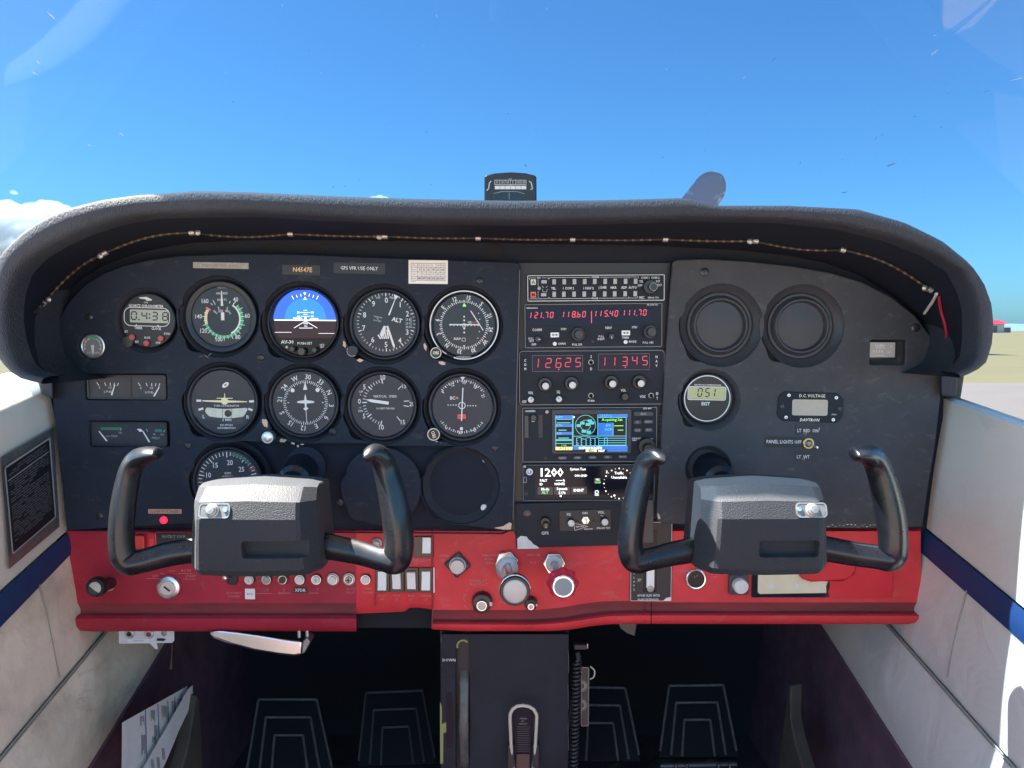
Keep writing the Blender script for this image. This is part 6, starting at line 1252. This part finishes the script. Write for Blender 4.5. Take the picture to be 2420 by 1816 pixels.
o = pthing('cabin_heat_knob', 'white round knob on a square black plate beside the glove box', 'knob', 1745, 1380); q = MB(KQ); q.rbox(-25, -25, 0, 23, 25, 8, 6); q.build('plate', 'key_dark', o, bevel=.0015, segs=3); q = MB(KQ); q.lathe([(18, 8), (18, 22), (16, 25), (0, 26)], n=36); q.build('button', 'white_cap', o)
# glove box
o = pthing('glove_box', 'broken red glove box door over a pale cream inside', 'glove box', 1940, 1375); L = loc(1440, 1300, 780 / 2212.0, 1940, 1375)
q = MB(KQ); q.rbox(*L(945, 322), -1, *L(1475, 120), .8, 3); q.build('opening', 'scr_black', o); q = MB(KQ); q.prism([L(*p_) for p_ in ((985, 120), (1300, 120), (1320, 205), (1465, 208), (1452, 240), (1455, 290), (1000, 297), (985, 285))], .9, 3); q.build('inner_panel', 'cream_box', o, bevel=.0004)
q = MB(KQ)
for x, y in ((1082, 238), (1252, 240), (1432, 240)): q.disc(5 if x > 1100 else 7, 3.2, *L(x, y), n=16)
q.build('rivet', 'chip_white', o)
q = MB(KQ); q.prism([L(*p_) for p_ in ((1468, 205), (1560, 204), (1610, 180), (1645, 150), (1648, 100), (1905, 100), (1905, 320), (1475, 320), (1466, 280), (1478, 240))], 0, 4); q.build('door', 'red_door', o, bevel=.0008)
q = MB(KQ); q.prism([L(*p_) for p_ in ((1250, 158), (1400, 100), (1450, 60), (1640, 60), (1642, 120), (1620, 160), (1580, 190), (1340, 205), (1280, 185))], 4, 14); q.build('latch_bulge', 'red_door', o, bevel=.003, segs=3)
# hidden button above the right arm of the left yoke
o = pthing('push_button', 'dark push button half hidden by the right arm of the left yoke', 'button', 891, 1284); q = MB(KQ); q.lathe([(13, 0), (13, 4), (10, 6), (8, 6), (8, 14), (0, 15)], n=24); q.build('button', 'dull_metal', o)
# ================================================================ control yokes
YH = -0.165; KH = kk(YH)
def sweep_px(name, ctrl, parent, mm, c0):                     # ctrl: (px, py, depth offset m, half width px, half depth px)
    pts = [Vector((x, y, dy * 1000)) for x, y, dy, a, b in ctrl]; aa = [Vector((a, b, 0)) for *_, a, b in ctrl]
    P_, A_ = catmull(pts, 9), catmull(aa, 9); n = 24; m = MB(); cs = []
    for i, (p, a) in enumerate(zip(P_, A_)):
        Y = YH + p.z / 1000; w = P(p.x, p.y, Y); k_ = kk(Y)
        t = P_[min(i + 1, len(P_) - 1)] - P_[max(i - 1, 0)]; t = Vector((t.x, 0, -t.y)).normalized(); nn = Vector((t.z, 0, -t.x)); ring = []
        for j in range(n):
            q = 2 * PI * j / n; c, s_ = math.cos(q), math.sin(q); e = 1.32
            ring.append(w - c0 + nn * a.x * k_ * math.copysign(abs(c) ** e, c) + Vector((0, -1, 0)) * a.y * k_ * math.copysign(abs(s_) ** e, s_))
        cs.append(ring)
    def close(ring, sign, nxt):
        cen = sum(ring, Vector()) / n; d = (cen - sum(nxt, Vector()) / n).normalized(); L_ = (ring[0] - cen).length
        return [[cen + (p - cen) * math.cos(f) + d * L_ * .55 * math.sin(f) for p in ring] for f in (0.5, 0.95, 1.3, 1.5)]
    cs = close(cs[0], -1, cs[1])[::-1] + cs + close(cs[-1], 1, cs[-2])
    for ring in cs: m.v += [tuple(p) for p in ring]
    for i in range(len(cs) - 1):
        for j in range(n): m.f.append((i * n + j, i * n + (j + 1) % n, (i + 1) * n + (j + 1) % n, (i + 1) * n + j))
    m.f.append(tuple(range(n))); e = (len(cs) - 1) * n; m.f.append(tuple(e + j for j in range(n)))
    return m.build(name, mm, parent, world=True, smooth=70)
def yoke(label, hx, hy, hw, hh, shaft, gripL, gripR, pocket, plate, btn):
    c0 = P(hx, hy, YH); o = wthing('control_yoke', label, 'control yoke', c0, 'control yokes')
    k_ = kk(YH); Wd = hw * k_; H = hh * k_
    # profile in depth/height: (y toward the pilot negative, z)
    prof = [(0.035, H * .93), (0.0, H * 1.0), (-0.019, H * .94), (-0.036, H * .66), (-0.0412, H * .30), (-0.0415, -H * .2), (-0.039, -H * .80), (-0.030, -H * .97), (0.0, -H * .98), (0.035, -H * .86)]
    xs = [(-1.0, .92, .30), (-.985, .95, .48), (-.80, .995, .95), (-.74, 1, 1), (-.4, 1.01, 1.02), (0, 1.02, 1.03), (.4, 1.01, 1.02), (.74, 1, 1), (.80, .995, .95), (.985, .95, .48), (1.0, .92, .30)]
    m = MB(); n = len(prof)
    for sx_, f, g_ in xs:
        for y, z in prof:
            top = 1 - 0.06 * max(0, z / H) * abs(sx_)
            m.v.append((sx_ * Wd * (1.0 - 0.05 * (z / H)), y * g_ if y < 0 else y, z * f * top))
    for i in range(len(xs) - 1):
        for j in range(n): m.f.append((i * n + j, i * n + (j + 1) % n, (i + 1) * n + (j + 1) % n, (i + 1) * n + j))
    m.f.append(tuple(range(n))); e = (len(xs) - 1) * n; m.f.append(tuple(e + j for j in range(n))[::-1])
    hub = m.build('hub', 'yoke_hub', o, world=True, smooth=42)
    x0, y0, x1, y1 = pocket; a = P(x0, y1, YH - .041) - c0; b = P(x1, y0, YH - .041) - c0
    q = MB(); q.rbox(a.x, a.z, .031, b.x, b.z, .06, .003); q.v = [(u, -w, v) for u, v, w in q.v]; cut(hub, q.build('cutter', 'yoke_hub', o, world=True), 15)
    md = hub.modifiers.new('bevel', 'BEVEL'); md.width = .0022; md.segments = 2; md.limit_method = 'ANGLE'; md.angle_limit = math.radians(38)
    # switch plate on the sloping upper face
    x0, y0, x1, y1 = plate; yp = YH - .030; a = P(x0, y1, yp) - c0; b = P(x1, y0, yp) - c0; sl_ = math.atan2(.0052, .36 * H); cxp, czp = (a.x + b.x) / 2, H * .475
    def tilt(q): q.v = [(u + cxp, -.0388 - w * math.cos(sl_) + v * math.sin(sl_), czp + v * math.cos(sl_) + w * math.sin(sl_)) for u, v, w in q.v]; return q
    hwp, hhp = (b.x - a.x) / 2, (b.z - a.z) / 2 * 1.08
    q = MB(); q.rbox(-hwp, -hhp, -.006, hwp, hhp, .0016, .004); tilt(q).build('switch_plate', 'plate_worn', o, world=True); q = MB(); q.rframe(-hwp, -hhp, hwp, hhp, .004, .0012, .0019); tilt(q).build('plate_rim', 'dull_metal', o, world=True)
    bu = (btn - (x0 + x1) / 2) * k_
    q = MB(); q.lathe([(.0064, 0), (.0064, .0025), (.005, .0032), (.005, .0055), (.0036, .0062), (.0034, .0078), (0, .0082)], bu, 0, 20); tilt(q).build('switch', 'dull_metal', o, world=True); q = MB(); q.lathe([(.0022, .001), (.0022, .0028), (0, .003)], bu + (.012 if bu < 0 else -.012), .001, 12); tilt(q).build('screw', 'silver', o, world=True)
    sweep_px('handle', gripL, o, 'yoke_black', c0); sweep_px('handle', gripR, o, 'yoke_black', c0)
    s0 = P(*shaft, 0.004) - c0; s1 = Vector((0, 0.03, H * .1))
    m = MB(); tube(m, [s0, s1], .0125, 24); m.build('shaft', 'gloss_black', o, world=True, smooth=60)
    d = (s1 - s0).normalized(); m = MB(); tube(m, [s0, s0 + d * .012, s0 + d * .045, s0 + d * .05], [.0205, .0205, .0185, .0135], 28); m.build('shaft_collar', 'bezel', o, world=True, smooth=40)
    return o
yoke('left control yoke with a black padded hub, sunlit on top', 619, 1236, 149, 108, (716, 1107),
     [(470, 1300, 0, 31, 22), (400, 1310, -.006, 30, 22), (330, 1328, -.014, 29, 24), (300, 1328, -.016, 32, 28), (288, 1296, -.016, 32, 32), (288, 1230, -.014, 31, 34), (296, 1165, -.010, 29, 34), (308, 1114, -.008, 27, 32), (324, 1087, -.010, 25, 32), (348, 1076, -.014, 21, 34), (372, 1072, -.018, 16, 32)],
     [(765, 1290, 0, 33, 22), (840, 1305, -.006, 30, 22), (902, 1322, -.014, 29, 24), (934, 1325, -.016, 34, 28), (942, 1292, -.016, 36, 34), (938, 1230, -.014, 36, 38), (926, 1165, -.010, 34, 38), (912, 1112, -.008, 30, 36), (903, 1086, -.012, 28, 34), (887, 1073, -.018, 25, 36), (870, 1077, -.022, 19, 34)],
     (572, 1279, 724, 1321), (480, 1172, 552, 1204), 512)
yoke('right control yoke with a black padded hub, dimmer on top', 1787, 1234, 150, 107, (1677, 1109),
     [(1665, 1296, 0, 32, 22), (1595, 1308, -.006, 30, 22), (1535, 1322, -.014, 28, 24), (1502, 1324, -.016, 32, 28), (1490, 1290, -.016, 31, 34), (1496, 1225, -.014, 30, 36), (1507, 1160, -.010, 29, 36), (1521, 1112, -.008, 27, 34), (1532, 1090, -.012, 26, 34), (1548, 1081, -.018, 23, 36), (1564, 1084, -.022, 17, 34)],
     [(1945, 1296, 0, 31, 22), (2010, 1308, -.006, 30, 22), (2076, 1317, -.014, 30, 24), (2106, 1317, -.016, 35, 28), (2111, 1285, -.016, 36, 34), (2106, 1225, -.014, 36, 38), (2092, 1160, -.010, 34, 38), (2077, 1110, -.008, 31, 36), (2064, 1084, -.012, 28, 34), (2042, 1073, -.018, 23, 36), (2020, 1074, -.022, 17, 34)],
     (1794, 1278, 1936, 1318), (1872, 1169, 1945, 1201), 1910)

# ================================================================ pedestal and footwell
YP = 0.03; KP = kk(YP); S9 = (1000, 1470, 420 / 2015.0)
o = thing('pedestal', 'dark grey centre pedestal below the red panel', 'pedestal', 1195, 1650, YP); L = loc(*S9, 1195, 1650)
q = MB(KP); q.plate([[L(*p_) for p_ in ((1675, 2300), (1670, 100), (185, 100), (165, 2300))], [L(*p_) for p_ in ((345, 2280), (355, 330), (370, 230), (430, 150), (500, 130), (520, 230), (510, 2280))]], -12, 0, 1.2); q.build('face', 'pedestal', o)
q = MB(KP); q.box(*L(165, 2300), -360, *L(1675, 100), -24); q.build('body', 'black', o)
q = MB(KP); q.arc(12, 16, 40, 200, .4, *L(440, 240)); q.build('paint_chip', 'olive', o); q = MB(KP); q.poly([L(*p_) for p_ in ((168, 900), (190, 980), (188, 1180), (245, 1150), (250, 1270), (205, 1290), (200, 1660), (165, 1660))], .4); q.build('paint_chip', 'olive', o)
q = MB(KP); q.prism([L(*p_) for p_ in ((250, 790), (295, 790), (315, 880), (318, 1400), (300, 1470), (245, 1470), (238, 1300), (238, 850))], .1, .5); q.build('indicator_slot', 'scr_black', o)
q = MB(KP); q.text('DOWN', *L(277, 407), 7, .5, bold=.02); q.build('lettering', 'white', o)
q = MB(KP)
for x0, y0, x1, y1 in ((185, 140, 190, 190), (1665, 300, 1672, 560), (1663, 700, 1670, 1000), (1666, 1200, 1674, 1500)): q.line(L(x0, y0), L(x1, y1), 1.0, .4); q.build('worn_edge', 'white_faint', o); q = MB(KP)
for i in range(40): x, y = rnd.uniform(190, 340), rnd.uniform(450, 780); q.line(L(x, y), L(x + rnd.uniform(-8, 8), y + rnd.uniform(-10, 10)), .5, .4)
q.build('scratch', 'white_faint', o)['kind'] = 'stuff'
o = thing('trim_wheel', 'ribbed grey trim wheel in a slot of the pedestal', 'trim wheel', 1097, 1690, YP); L = loc(*S9, 1097, 1690)
RW = 0.105; m = MB(); n = 72; prof = [(-.0055, RW - .006), (-.0052, RW - .001), (-.003, RW), (.003, RW), (.0052, RW - .001), (.0055, RW - .006)]
cw = Vector((0, RW - .009, P(1097, 1690, YP).z * 0 - .012))
for i in range(n):
    t = 2 * PI * i / n; bmp = 0.0022 if i % 6 == 0 else (0.001 if i % 6 in (1, 5) else 0)
    for x, rr in prof: m.v.append((x * (1.12 if bmp > .002 else 1), cw.y - (rr + bmp) * math.cos(t), cw.z + (rr + bmp) * math.sin(t)))
for i in range(n):
    for j in range(5): m.f.append((i * 6 + j, i * 6 + j + 1, ((i + 1) % n) * 6 + j + 1, ((i + 1) % n) * 6 + j))
m.build('rim', 'wheel', o, world=True, smooth=50)
# microphone hanger on the pedestal face
o = thing('microphone_hanger', 'cream wire loop hanger on the pedestal face', 'hanger', 1236, 1720, YP - .002); L = loc(*S9, 1236, 1720); k_ = kk(YP)
pts = [(1015, 1640), (1008, 1500), (992, 1330), (980, 1000), (985, 950), (1010, 895), (1060, 858), (1130, 848), (1200, 862), (1255, 900), (1285, 960), (1288, 1000), (1275, 1330), (1262, 1500), (1250, 1640), (1248, 1720)]
m = MB(); tube(m, [Vector((u * k_, -.008 - .01 * max(0, 1 - (y_ - 850) / 800), v * k_)) for (u, v), y_ in [(L(x, y), y) for x, y in pts]], .0021, 10); m.build('loop', 'hanger', o, world=True, smooth=70)
for x in (990, 1278):
    q = MB(k_); c = L(x, 1480); q.rbox(c[0] - 8, c[1] - 30, 8, c[0] + 8, c[1] + 27, 24, 3); q.build('sleeve', 'rubber', o, bevel=.0005)
o = thing('hanger_clip', 'ribbed black hanger clip with tiny white print inside the loop', 'clip', 1236, 1725, YP); L = loc(*S9, 1236, 1725)
q = MB(KP); q.rbox(*L(1035, 1490), 0, *L(1228, 950), 5, 3); q.build('plate', 'scr_black', o)
for i in range(12): q = MB(KP); q.box(*L(1065, 1165 + i * 27 + 12), 5, *L(1210, 1165 + i * 27), 6.5); q.build('rib', 'key_dark', o)
q = MB(KP); q.text('Cessna', *L(1135, 1072), 4.5, 5.4, bold=.02); q.text('MIC', *L(1130, 1108), 3.2, 5.4); q.text('AIRCRAFT', *L(1132, 1140), 3.4, 5.4); q.build('lettering', 'white_dim', o)
q = MB(KP); q.box(*L(1055, 1800), 1, *L(1210, 1510), 4); q.build('strap', 'brown', o)
# coiled cord and bracket on the right side of the pedestal
o = thing('coiled_cord', 'black coiled microphone cord hanging on the right of the pedestal', 'cord', 1363, 1560, YP); k_ = kk(YP); L = loc(*S9, 1363, 1560)
m = MB(); pts = []
for i in range(430): t = i / 14.0 * 2 * PI; v = -i * 0.72; pts.append(Vector((8.2 * math.cos(t) * k_ + i * -.00001, -.006 - 8.2 * math.sin(t) * k_, v * k_)))
tube(m, pts, .0020, 6); m.build('coil', 'rubber', o, world=True, smooth=80)
q = MB(k_); q.rbox(*L(1700, 270), 2, *L(1855, 208), 22, 3); q.build('plug', 'rubber', o, bevel=.001); q = MB(k_); q.box(*L(1845, 262), 6, *L(1862, 210), 16); q.build('plug_tip', 'silver', o)
m = MB(); tube(m, catmull([Vector((0, -.005, .012)), Vector((.002, -.006, .004)), Vector((0, -.006, 0))], 5), .003, 8); m.build('lead', 'rubber', o, world=True)
o = thing('cord_bracket', 'flat embossed metal bracket behind the coiled cord', 'bracket', 1383, 1646, YP + .015); k_ = kk(YP + .015); L = loc(*S9, 1383, 1646)
q = MB(k_); q.rbox(*L(1790, 1205), -3, *L(1880, 495), 0, 4); q.build('plate', 'bracket_dark', o, bevel=.0005); q = MB(k_); q.rframe(*L(1790, 1205), *L(1880, 495), 4, 1.2, .3)
for y in (720, 950): q.arc(8, 11, -80, 80, .4, *L(1790, y)); q.arc(13, 14.5, -80, 80, .4, *L(1790, y))
q.build('emboss', 'dull_metal', o); m = MB(); tube(m, catmull([Vector((.006, -.002, .040)), Vector((.011, -.006, .036)), Vector((.010, -.006, .028)), Vector((.006, -.003, .024))], 5), .0009, 6); m.build('wire_tie', 'hanger', o, world=True)
# rudder pedals
def pedal(label, tl, tr, bl, br, Yt, Yb, bright):
    c0 = P((tl[0] + tr[0]) / 2, tl[1], Yt); o = wthing('rudder_pedal', label, 'pedal', c0, 'rudder pedals in the footwell')
    a = [P(*tl, Yt), P(*tr, Yt), P(*br, Yb), P(*bl, Yb)]; n_ = (a[1] - a[0]).cross(a[3] - a[0]).normalized(); n_ = n_ if n_.y < 0 else -n_
    m = MB(); m.add([p - c0 for p in a] + [p - c0 - n_ * .012 for p in a], [(0, 1, 2, 3), (4, 5, 6, 7), (0, 1, 5, 4), (1, 2, 6, 5), (2, 3, 7, 6), (3, 0, 4, 7)]); m.build('pad', 'pedal', o, world=True, bevel=.002)
    def at(s_, t): return a[0].lerp(a[1], s_).lerp(a[3].lerp(a[2], s_), t) - c0
    for ins, t0, t1 in ((.025, .015, .92), (.17, .26, .97), (.31, .50, .99)):
        for p_, q_ in (((ins, t0), (1 - ins, t0)), ((ins, t0), (ins - .015, t1)), ((1 - ins, t0), (1 - ins + .015, t1))):
            A, B = at(*p_), at(*q_); m = MB(); tube(m, [A + n_ * .0005, B + n_ * .0005], .0019, 6); m.build('rib', bright, o, world=True)
    for s_ in (.2, .8): m = MB(); tube(m, [at(s_, .9) - n_ * .01, Vector((at(s_, .9).x, .12, -.76 - c0.z + .02))], .008, 8); m.build('arm', 'firewall', o, world=True)
pedal('left rudder pedal of the pilot, near the papers', (608, 1651), (752, 1651), (580, 1830), (790, 1830), .24, .17, 'pedal_rib')
pedal('right rudder pedal of the pilot, in deep shade beside the pedestal', (862, 1636), (1002, 1630), (845, 1812), (1032, 1806), .27, .20, 'pedal_rib_shaded')
pedal('left rudder pedal of the passenger, beside the coiled cord', (1352, 1622), (1480, 1624), (1330, 1800), (1515, 1800), .24, .17, 'pedal_rib')
pedal('right rudder pedal of the passenger, standing free', (1578, 1619), (1712, 1617), (1556, 1790), (1745, 1790), .24, .17, 'pedal_rib')
# rod seen below the passenger pedal
m = MB(); p0 = P(1560, 1810, .16); tube(m, [Vector((0, 0, 0)), P(1740, 1806, .16) - p0], .0045, 10); o = wthing('pedal_bar', 'thin metal bar at the bottom of the frame under the right pedal', 'bar', p0); m.build('rod', 'dark_metal', o, world=True)
for x in (1598, 1624, 1699, 1725): m = MB(); c = P(x, 1811, .152) - p0; tube(m, [c + Vector((0, 0, -.003)), c + Vector((0, 0, .004))], .0022, 10); m.build('bolt', 'bright_metal', o, world=True)
# brake lever under the left of the red panel
o = wthing('brake_lever', 'polished aluminium brake lever under the left of the red panel', 'lever', P(610, 1510, .012)); c0 = P(610, 1510, .012)
s2 = (180, 1470, 600 / 2212.0); f2 = lambda x, y: (s2[0] + x * s2[2], s2[1] + y * s2[2])
up = [(1165, 85), (1250, 75), (1400, 90), (1600, 118), (1800, 150), (1972, 172)]; dn = [(1960, 285), (1900, 298), (1750, 282), (1550, 248), (1350, 195), (1200, 142), (1168, 110)]
m = MB(); a = [P(*f2(*q_), -.004) - c0 for q_ in up + dn]; b = [P(*f2(*q_), .012) - c0 for q_ in up + dn]; n = len(a); m.add(a + b, [tuple(range(n)), tuple(range(n, 2 * n))] + [(i, (i + 1) % n, (i + 1) % n + n, i + n) for i in range(n)]); m.build('blade', 'bright_metal', o, world=True, bevel=.0022, segs=3)
m = MB(); a = [P(*f2(*q_), .0) - c0 for q_ in ((1975, 172), (2010, 140), (2040, 175), (1990, 270), (1962, 285))]; b = [p + Vector((0, .02, 0)) for p in a]; n = 5; m.add(a + b, [tuple(range(n)), tuple(range(n, 2 * n))] + [(i, (i + 1) % n, (i + 1) % n + n, i + n) for i in range(n)]); m.build('clevis', 'dull_metal', o, world=True, bevel=.001)
for x in (1942, 2012): m = MB(); tube(m, [P(*f2(x, 60), .006) - c0, P(*f2(x + 2, 135), .006) - c0], .0022, 8); m.build('cable', 'clip', o, world=True)
# headset jack bracket
o = wthing('jack_bracket', 'pale metal bracket with two headset jacks below the red panel', 'bracket', P(330, 1505, .02)); c0 = P(330, 1505, .02)
def wpoly(pts, Y, th, name, mm, par, bev=0.0):
    a = [P(*q_, Y) - c0 for q_ in pts]; b = [p + Vector((0, th, 0)) for p in a]; n = len(a); m = MB(); m.add(a + b, [tuple(range(n)), tuple(range(n, 2 * n))] + [(i, (i + 1) % n, (i + 1) % n + n, i + n) for i in range(n)]); return m.build(name, mm, par, world=True, bevel=bev)
wpoly([f2(*q_) for q_ in ((370, 60), (850, 60), (853, 165), (835, 185), (700, 187), (712, 240), (690, 240), (640, 190), (370, 193))], .02, .002, 'plate', 'chip_white', o, .0005)
for x, y, mm in ((470, 100, 'black'), (640, 103, 'red_dim')):
    p_ = P(*f2(x, y), .02) - c0; q = MB(); q.ringlathe([(11, 0), (11, 4), (9, 6), (6.4, 6), (6, 1)], n=24); q.v = [(p_.x + u * K0, p_.y - w * K0, p_.z + v * K0) for u, v, w in q.v]; q.build('jack', 'silver', o, world=True); q = MB(); q.disc(6.3, 3, n=20); q.v = [(p_.x + u * K0, p_.y - w * K0, p_.z + v * K0) for u, v, w in q.v]; q.build('jack_bore', mm, o, world=True)
wpoly([f2(*q_) for q_ in ((448, 148), (640, 148), (636, 180), (446, 180))], .0192, .0007, 'label', 'white', o); wpoly([f2(*q_) for q_ in ((705, 145), (760, 145), (780, 158), (760, 168), (702, 166))], .0192, .0007, 'slot', 'black', o)
p_ = P(*f2(545, 164), .019) - c0; q = MB(); q.text('intercom', 0, 0, 5, .6); q.v = [(p_.x + u * K0, p_.y - w * K0, p_.z + v * K0) for u, v, w in q.v]; q.build('lettering', 'ink_grey', o, world=True)
p_ = P(*f2(768, 98), .02) - c0; q = MB(); q.lathe([(7, 0), (7, 2), (0, 3)], n=16); q.v = [(p_.x + u * K0, p_.y - w * K0, p_.z + v * K0) for u, v, w in q.v]; q.build('screw', 'dull_metal', o, world=True)
m = MB(); tube(m, [P(*f2(838, 190), .03), P(*f2(832, 330), .03), P(*f2(826, 408), .03)], [.0008, .0012, .0024], 7); tag(m.build('cable_tie', 'wire_dark', world=True), 'thin loose tie hanging below the jack bracket', 'tie')
# small bracket under the red panel right of the pedestal
o = wthing('vent_bracket', 'small grey bracket under the red panel right of the pedestal', 'bracket', P(1490, 1485, .03)); c0 = P(1490, 1485, .03)
s3 = (1340, 1470, 560 / 2212.0); f3 = lambda x, y: (s3[0] + x * s3[2], s3[1] + y * s3[2])
wpoly([f3(*q_) for q_ in ((480, 10), (650, 10), (630, 130), (560, 105), (500, 60))], .03, .004, 'tab', 'dark_metal', o)
# papers in the side pocket
o = wthing('papers', 'folded printed papers tucked in the left side pocket', 'papers', WP(360, 1730, -1, .05)); c0 = WP(360, 1730, -1, .05)
def wpap(pts, off): return [WP(*f2(*q_), -1, off) - c0 for q_ in pts]
m = MB(); back = wpap(((430, 862), (968, 560), (968, 600), (560, 1400), (395, 1400), (402, 1000)), .058); m.add(back, [tuple(range(6))]); m.build('back_sheet', 'paper', o, world=True)
m = MB(); m.add(wpap(((970, 592), (1015, 552), (1018, 690), (900, 940), (800, 1180), (690, 1420), (500, 1420)), .066), [tuple(range(7))]); m.build('front_sheet', 'paper', o, world=True)
m = MB(); m.add(wpap(((400, 880), (430, 862), (445, 960), (440, 1400), (395, 1400)), .060), [tuple(range(5))]); m.build('fold', 'paper', o, world=True)
m = MB()
for x0, y0, x1, y1 in ((600, 770, 612, 1180), (708, 720, 722, 1010), (795, 685, 806, 890), (855, 655, 860, 800), (910, 630, 912, 705)): m.add(wpap(((x0, y0), (x0 + 6, y0 - 3), (x1 + 6, y1 - 4), (x1, y1)), .0585), [(0, 1, 2, 3)])
m.build('column_line', 'ink_blue', o, world=True)
m = MB(); rr = random.Random(2)
for x0, y0, y1 in ((556, 820, 910), (568, 985, 1190), (650, 770, 890), (680, 900, 1030), (662, 1000, 1090), (745, 730, 860), (770, 740, 890), (830, 690, 800), (885, 670, 750)):
    for i in range(5):
        x = x0 + i * 8; e = rr.uniform(.5, 1)
        m.add(wpap(((x, y0), (x + 3.5, y0 - 2), (x + 6, y0 + (y1 - y0) * e), (x + 2.5, y0 + (y1 - y0) * e + 2)), .0586), [(0, 1, 2, 3)])
for x0, y0, y1 in ((745, 1100, 1200), (650, 1200, 1276), (700, 1180, 1276)):
    for i in range(3): x = x0 + i * 9; m.add(wpap(((x, y0), (x + 4, y0 - 2), (x + 14, y1), (x + 10, y1 + 2)), .0665), [(0, 1, 2, 3)])
m.build('text_print', 'ink_grey', o, world=True)
for side, pts, off, lab in ((-1, ((1045, 640), (1070, 650), (1080, 850), (1100, 1100), (1110, 1420), (880, 1420), (960, 1150), (1000, 950)), .075, 'sagging dark map pocket beside the papers'),):
    a = [WP(*f2(*q_), side, off) for q_ in pts]; c1 = a[0]; b = [p + Vector((-.02, .01, 0)) for p in a]; n = len(a); m = MB(); m.add([p - c1 for p in a + b], [tuple(range(n)), tuple(range(n, 2 * n))] + [(i, (i + 1) % n, (i + 1) % n + n, i + n) for i in range(n)])
    o = wthing('map_pocket', lab, 'pocket', c1); m.build('flap', 'pocket', o, world=True, bevel=.002)
a = [f3(*q_) for q_ in ((2065, 585), (2090, 600), (2085, 900), (2120, 1100), (2200, 1367), (2250, 1500), (1960, 1500), (1990, 1180), (2040, 800))]
a = [WP(*q_, 1, .075) for q_ in a]; c1 = a[0]; b = [p + Vector((.02, .01, 0)) for p in a]; n = len(a); m = MB(); m.add([p - c1 for p in a + b], [tuple(range(n)), tuple(range(n, 2 * n))] + [(i, (i + 1) % n, (i + 1) % n + n, i + n) for i in range(n)])
o = wthing('map_pocket', 'dark map pocket on the right footwell side', 'pocket', c1); m.build('flap', 'pocket', o, world=True, bevel=.002)
